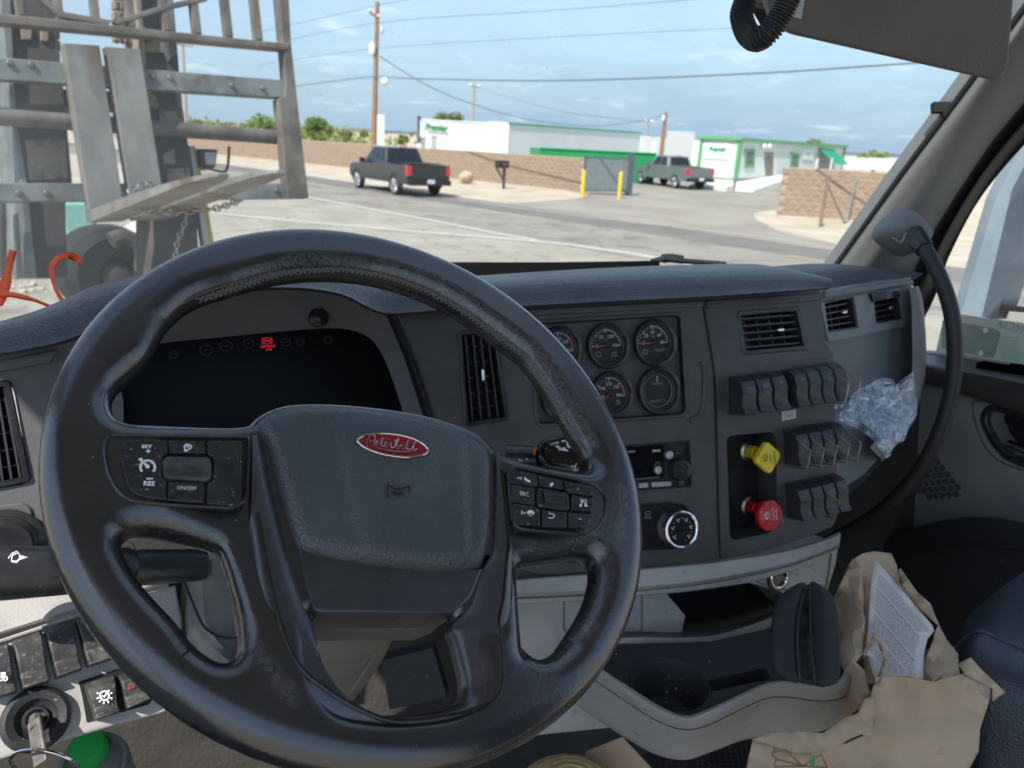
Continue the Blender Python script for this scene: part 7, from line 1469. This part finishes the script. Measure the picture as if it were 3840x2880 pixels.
for a in (-1.4, 1.4):
    for b in (-.85, .85): MB().lathe(Fr(cr0+hx_*a+hy_*b+up*.33, hx_, up), [(.33, -.1), (.33, .1), (.2, .11), (.01, .11)], 14).build('wheel', 'tyre', pk2)

# ================================================================== loose things in the cab
def sheet(name, tile, pts, m, parent, n=120, crumple=.004, sc=14, thick=.0006, seed=0, ang=50):
    """thin crumpled sheet: outline points (x, y, depth) in the photograph, with interior points relaxed between them"""
    P2 = [Vector((x, y)) for x, y, d in pts]; dp = np.array([d for *_, d in pts]); xy = np.array([(x, y) for x, y, d in pts], float)
    r = np.random.default_rng(seed+5); lo, hi = xy.min(0), xy.max(0); step = sqrt((hi-lo).prod()/n); inn = []
    gx, gy = np.arange(lo[0], hi[0], step), np.arange(lo[1], hi[1], step)
    for a in gx:
        for b in gy: inn.append(Vector((a+r.uniform(-.35, .35)*step, b+r.uniform(-.35, .35)*step)))
    # densify the outline
    ol = []; 
    for i in range(len(P2)):
        a, b = P2[i], P2[(i+1) % len(P2)]; k = max(1, int((b-a).length/step))
        for j in range(k): ol.append(a.lerp(b, j/k))
    no = len(ol); vs, es, fs, *_ = delaunay_2d_cdt(ol+inn, [(i, (i+1) % no) for i in range(no)], [], 1, 1e-4)
    V = []
    for v in vs:
        w = 1/(((xy-np.array(v))**2).sum(1)+step*step*.3)**1.5; d = (w*dp).sum()/w.sum(); p = AD(tile, v[0], v[1], d)
        V.append(p+cd_*crumple*(mnoise.noise(Vector(p*sc)+Vector((seed, 0, 0)))*1.2+abs(mnoise.noise(Vector(p*sc*2.3)+Vector((0, seed, 0))))*1.0))
    o = mk(name, V, [tuple(f) for f in fs], m, parent, ang=ang); sd = o.modifiers.new('thickness', 'SOLIDIFY'); sd.thickness = thick; return o
bag = thing('paper_bag', 'torn brown paper grocery bag standing between console and passenger seat', 'paper bag', AD('L', 800, 1500, .85))
sheet('front_panel', 'L', [(700,1070,.855),(770,1050,.86),(900,1062,.87),(1085,1082,.862),(1200,1045,.87),(1285,1033,.88),(1475,1130,.87),(1452,1240,.855),(1390,1480,.84),(1310,1670,.83),(1200,1900,.82),(600,1900,.78),(100,1900,.77),(-260,1900,.77),(-140,1480,.80),(180,1555,.80),(420,1500,.81),(600,1450,.825),(665,1240,.84)], 'kraft', bag, 520, .016, 10, seed=1, ang=20)
sheet('left_panel', 'L', [(350,760,1.09),(380,570,1.07),(470,400,1.02),(545,262,1.03),(600,325,1.0),(612,480,.98),(618,770,.94),(600,895,.92),(545,945,.92),(600,1000,.905),(640,1150,.885),(600,1230,.89),(480,1380,1.0),(250,1300,1.06),(340,1000,1.08)], 'kraft', bag, 240, .007, 8, seed=2, ang=26)
sheet('back_panel', 'L', [(545,262,1.03),(600,228,1.05),(680,213,1.06),(800,230,1.06),(832,310,1.05),(850,420,1.04),(1000,640,1.0),(1000,1090,.95),(600,1090,.95),(610,600,1.0),(598,400,1.02)], 'kraft', bag, 220, .007, 8, seed=3)
sheet('right_panel', 'L', [(828,345,1.04),(850,322,1.03),(960,480,1.01),(1052,562,.99),(1105,692,.97),(1152,795,.95),(1222,890,.93),(1238,1030,.90),(1180,1060,.885),(1085,1085,.88),(990,1085,.90),(1020,900,.93),(1072,745,.955),(1100,705,.965),(980,600,.985),(880,480,1.01)], 'kraft', bag, 180, .007, 8, seed=4, ang=26)
sheet('corner_flap', 'L', [(1238,968,.90),(1325,920,.89),(1395,1000,.875),(1562,1160,.86),(1468,1215,.85),(1470,1130,.86),(1285,1033,.875)], 'kraft', bag, 40, .004, 18, seed=5)
sheet('torn_flap', 'L', [(600,895,.905),(640,820,.90),(680,738,.895),(712,790,.885),(750,880,.875),(762,990,.865),(730,1070,.855),(700,1130,.85),(662,1245,.842),(640,1200,.855),(700,1040,.87),(738,930,.885),(690,800,.895),(640,870,.91),(605,930,.915)], 'kraft', bag, 60, .003, 20, seed=6)
sheet('folded_rim', 'L', [(-140,1480,.795),(0,1430,.80),(330,1420,.81),(470,1340,.82),(575,1300,.83),(620,1200,.835),(690,1190,.84),(690,1330,.83),(662,1470,.82),(600,1440,.815),(420,1510,.80),(180,1568,.79)], 'kraft', bag, 90, .005, 16, seed=7)
bk_ = thing('booklet', 'white printed booklet sticking out of the paper bag', 'booklet', AD('L', 850, 800, .93))
BKp = [(680,263,1.02),(800,400,1.0),(940,560,.975),(1062,705,.95),(1076,745,.945),(1030,800,.935),(1005,900,.915),(1000,1085,.88),(760,1120,.87),(690,1090,.88),(620,900,.92),(640,600,.97),(655,420,1.0)]
pg = sheet('page', 'L', BKp, 'paper', bk_, 60, .0015, 9, .0012, seed=8)
BF_o = AD('L',850,700,.958); a_, b_, c_ = AD('L',680,290,1.018), AD('L',1050,730,.948), AD('L',780,1060,.876); n_ = np.cross(b_-a_, c_-a_); n_ /= np.linalg.norm(n_); n_ = n_ if n_ @ (CAM-a_) > 0 else -n_; tu = (b_-a_)/np.linalg.norm(b_-a_); tv = np.cross(n_, tu); BF = Fr(a_, tu, tv)
m = MB(); r_ = random.Random(4)
for row in range(34):
    s0 = .04+row*.027; k = .06+r_.uniform(0, .02); kend = r_.uniform(.70, .97) if row % 6 == 5 else .97
    if row in (6, 17, 25): continue
    while k < kend:
        k2 = min(k+r_.uniform(.018, .075), kend); p0 = np.array([685+370*k-70*s0, 300+430*k+570*s0]); p1 = np.array([685+370*k2-70*s0, 300+430*k2+570*s0]); k = k2+.011
        if p1[0] > 985-60*max(0, (p1[1]-800)/300) and p1[1] > 760: continue
        if p1[1] > 1030: continue
        q = [BF.uv('L', *p0, .0075), BF.uv('L', *p1, .0075)]; m.add(*stroke(BF, q, .0010 if row not in (7, 18) else .0018, .0075))
m.build('print', 'ink', bk_, smooth=False)['kind'] = 'stuff'
# bag print
m = MB(); PF = Fr(AD('K',1600,1440,.775), cr_, cu_)
for pl in ([(1435,1420),(1530,1400),(1640,1510)], [(1440,1430),(1470,1460),(1455,1510),(1640,1505)], [(1640,1505),(1760,1430),(1800,1521)], [(1640,1505),(1800,1515)], [(1470,1460),(1640,1505)]):
    m.add(*stroke(PF, PF.q('K', pl), .0022))
m.build('recycle_print', 'kraft_print', bag)['kind'] = 'stuff'
m = MB(); m.add([PF.P(*PF.uv('K', x, y), .001) for x, y in ((1695,1437),(1722,1430),(1716,1512),(1688,1510))], [(0, 3, 2, 1)]); m.build('green_stripe', 'green_print', bag, smooth=False)
# plastic bag
M = bpy.data.materials.new('clear_film'); M.use_nodes = True; N, L = M.node_tree.nodes, M.node_tree.links; N.clear(); MATS['clear_film'] = M
out = N.new('ShaderNodeOutputMaterial'); tr = N.new('ShaderNodeBsdfTransparent'); tr.inputs[0].default_value = (.93, .96, .98, 1); gl = N.new('ShaderNodeBsdfGlossy'); gl.inputs['Roughness'].default_value = .10; gl.inputs[0].default_value = (.85, .92, 1, 1); df = N.new('ShaderNodeBsdfDiffuse'); df.inputs[0].default_value = (.62, .68, .75, 1)
t = N.new('ShaderNodeTexCoord'); n1 = N.new('ShaderNodeTexNoise'); n1.inputs['Scale'].default_value = 15; n1.inputs['Detail'].default_value = 3; n1.inputs['Distortion'].default_value = 2.6; L.new(t.outputs['Object'], n1.inputs['Vector'])
bn = N.new('ShaderNodeBump'); bn.inputs['Distance'].default_value = .012; L.new(n1.outputs[0], bn.inputs['Height']); L.new(bn.outputs[0], gl.inputs['Normal'])
g1 = N.new('ShaderNodeMapRange'); g1.inputs[1].default_value = .45; g1.inputs[2].default_value = .72; g1.inputs[3].default_value = .04; g1.inputs[4].default_value = .38; L.new(n1.outputs[0], g1.inputs[0])
ma = N.new('ShaderNodeMixShader'); ma.inputs[0].default_value = .17; L.new(tr.outputs[0], ma.inputs[1]); L.new(gl.outputs[0], ma.inputs[2])
mxs = N.new('ShaderNodeMixShader'); L.new(g1.outputs[0], mxs.inputs[0]); L.new(ma.outputs[0], mxs.inputs[1]); L.new(df.outputs[0], mxs.inputs[2]); L.new(mxs.outputs[0], out.inputs[0])
pb = thing('plastic_bag', 'crumpled clear plastic bag stuck below the passenger vents', 'plastic bag', AD('H', 1270, 1000, 1.1))
sheet('film', 'H', [(948,935,1.13),(1030,885,1.13),(1130,830,1.12),(1250,762,1.12),(1320,742,1.12),(1378,748,1.12),(1405,792,1.12),(1440,745,1.12),(1482,700,1.13),(1498,760,1.12),(1530,890,1.11),(1515,980,1.10),(1420,1130,1.08),(1350,1210,1.07),(1282,1282,1.06),(1230,1210,1.07),(1180,1130,1.08),(1090,1075,1.10),(1000,1040,1.11)], 'clear_film', pb, 1400, .022, 11, .0003, seed=11, ang=65)
sheet('film_fold', 'H', [(1010,930,1.11),(1180,850,1.10),(1330,790,1.10),(1400,830,1.10),(1440,900,1.09),(1400,1050,1.08),(1280,1200,1.05),(1200,1080,1.07),(1080,1000,1.10)], 'clear_film', pb, 900, .022, 16, .0003, seed=13, ang=65)
# spectacle case: two zipped half shells
gc = thing('glasses_case', 'open black zip spectacle case standing in the console tray', 'case', AZ('K', 1640, 960, ZT-.01))
def shell(cl_, depth0, bulge, name):
    """rounded half shell from its outline in the photograph"""
    P0 = [AD('K', x, y, d) for x, y, d in cl_]; R0 = resamp(cr(P0, 6, True)+[P0[0]], 61)[:-1]; c = R0.mean(0)
    rings_ = [R0+bulge*.0]
    for k, s_ in ((.35, .98), (.7, .90), (.92, .72), (1.0, .40)): rings_.append(c+(R0-c)*s_+bulge*k)
    return MB().rings([list(r) for r in rings_]).build(name, 'fabric_black', gc, ang=80)
shell([(1600,330,.862),(1640,318,.865),(1660,335,.865),(1615,500,.845),(1600,700,.825),(1610,880,.81),(1625,960,.805),(1560,945,.805),(1500,900,.805),(1460,830,.81),(1448,700,.825),(1455,520,.845),(1500,400,.855)], 0, -cr_*.012-cd_*.018, 'left_shell')
shell([(1690,318,.865),(1740,325,.87),(1790,380,.868),(1808,480,.86),(1815,650,.845),(1820,850,.825),(1815,960,.815),(1760,985,.81),(1715,975,.808),(1700,800,.82),(1690,600,.84),(1685,430,.855)], 0, cr_*.008-cd_*.018, 'right_shell')
sheet('lining', 'K', [(1620,335,.88),(1690,330,.88),(1695,600,.86),(1705,860,.84),(1730,975,.83),(1630,960,.83),(1605,800,.84),(1612,520,.865)], 'fabric_lining', gc, 60, .006, 20, seed=15)
MB().tube(cr([AD('K', x, y, d) for x, y, d in ((1665,345,.86),(1618,500,.84),(1605,700,.82),(1620,955,.80))], 8), .0018, 6).build('zip', 'rubber', gc); MB().tube(cr([AD('K', x, y, d) for x, y, d in ((1688,345,.862),(1692,600,.838),(1702,800,.818),(1720,975,.806))], 8), .0018, 6).build('zip', 'rubber', gc)
# ignition key on its ring
ky = thing('ignition_key', 'worn steel key in the ignition with a key ring', 'key', IF.P(0, 0, .01)); k0 = IF.P(0, 0, .004); k1 = AD('P', 300, 1235, .615); k2 = AD('P', 365, 1610, .595)
kd = (k2-k1)/np.linalg.norm(k2-k1); ks = np.cross(kd, cd_); ks /= np.linalg.norm(ks)
MB().hexa([k1-ks*.0062, k1+ks*.0062, k2+ks*.0068, k2-ks*.0068], [k1-ks*.0062-cd_*.004, k1+ks*.0062-cd_*.004, k2+ks*.0068-cd_*.004, k2-ks*.0068-cd_*.004]).build('key_bow', 'key_metal', ky); bv = ky.children[-1].modifiers.new('bevel', 'BEVEL'); bv.width = .003; bv.segments = 3
MB().tube([k0, k0*.3+k1*.7, k1+kd*.01], [.004, .005, .0055], 8).build('key_blade', 'key_metal', ky)
rc_ = AD('P', 385, 1640, .60); MB().tube([rc_+cr_*.026*cos(t_)+(cu_*.8-cd_*.6)*.026*sin(t_) for t_ in np.linspace(0, 2*pi, 40, endpoint=False)], .0013, 8, True).build('key_ring', 'chrome', ky)
# bottle cap and lid under the shelf, straw hat, carton and mat on the floor
cp = AD('P', 750, 1475, .715); cf = Fr(cp, (1, 0, 0), np.array([0, cos(.5), sin(.5)])); bt = MB().rings([[cf.P(r*(1+.03*(i % 2))*cos(2*pi*i/40), r*(1+.03*(i % 2))*sin(2*pi*i/40), w) for i in range(40)] for r, w in ((.016, -.03), (.016, .004), (.0145, .007), (.002, .008))]).build('bottle_cap', 'green_cap', None, label='green screw cap just below the switch shelf', cat='cap', ang=30)
cp = AD('P', 800, 1640, .72); cf = Fr(cp, (1, 0, 0), np.array([0, cos(.45), sin(.45)])); MB().lathe(cf, [(.031, -.06), (.032, .0), (.030, .007), (.026, .007), (.024, .002), (.002, .003)], 44).build('cup_lid', 'lid_grey', None, label='round grey lid at the lower left below the green cap', cat='lid')
cp = AD('K', 140, 1640, .95); h_ = thing('straw_hat', 'pale straw hat brim lying on the cab floor', 'hat', cp)
MB().ball(cp-np.array([0, 0, .05]), .085, .08, .06, 24, 12).build('crown', 'yellow_straw', h_)
for k in range(5): MB().tube([cp+np.array([.083*cos(t_)*sin(.35+k*.16), .078*sin(t_)*sin(.35+k*.16), -.05+.061*cos(.35+k*.16)]) for t_ in np.linspace(0, 2*pi, 40, endpoint=False)], .003, 5, True).build('braid', 'yellow_straw', h_)
ct = [AD('K', x, y, 1.05) for x, y in ((230,1450),(470,1355),(660,1560),(300,1600))]; MB().hexa(ct, [p+np.array([0, 0, .01]) for p in ct]).build('carton', 'kraft', None, label='flat brown carton lid on the floor under the console', cat='carton', smooth=False)
mt = thing('floor_mat', 'dark rubber floor mat with raised studs under the console', 'mat', AD('K', 900, 1480, 1.12)); mq = [AZ('K', x, y, 1.262) for x, y in ((420,1330),(1280,1300),(1400,1700),(300,1700))]; MB().hexa([p-up*.012 for p in mq], mq).build('mat_sheet', 'rubber', mt, smooth=False)
st = MB()
for i in range(26):
    for j in range(16):
        p = (mq[0]*(1-i/25)+mq[1]*i/25)*(1-j/15)+(mq[3]*(1-i/25)+mq[2]*i/25)*j/15; st.box(p+up*.002, .010, .010, .006)
st.build('studs', 'floor_dark', mt, smooth=False)['kind'] = 'stuff'
# orange tape strips at the windshield corner
def ribbon(pts, wd, label, d=.86):
    P = resamp(cr([AD('D', x, y, dd) for x, y, dd in pts], 8), 40); T_ = np.gradient(P, axis=0); T_ /= np.linalg.norm(T_, axis=1)[:, None]; S2 = np.cross(T_, cd_); S2 /= np.linalg.norm(S2, axis=1)[:, None]
    w_ = np.array([wd*(.55+.45*sin(pi*min(1, k/39*1.3+.15)))*(1+.15*mnoise.noise(Vector((k*.6, 0, wd*99)))) for k in range(40)])[:, None]
    tw = cd_*.003; V = np.concatenate([P+S2*w_, P-S2*w_+tw]); F = [(i, i+40, i+41, i+1) for i in range(39)]
    o = mk('orange_strip', V, F, 'orange_tape', None, label=label, cat='strip', group='orange strips by the windshield'); sd = o.modifiers.new('thickness', 'SOLIDIFY'); sd.thickness = .0012
ribbon([(-20,600,.84),(15,500,.86),(40,400,.87),(62,310,.88),(78,238,.88)], .0065, 'upright torn orange strip at the left edge of the windshield')
ribbon([(-10,530,.85),(60,527,.85),(130,540,.85),(220,565,.85),(335,612,.85)], .0030, 'low orange strip running down to the dash top')
ribbon([(520,318,.92),(480,285,.92),(430,270,.91),(370,290,.90),(330,345,.90),(335,430,.89),(365,515,.88),(412,585,.87)], .0050, 'hooked orange strip standing on the dash top')
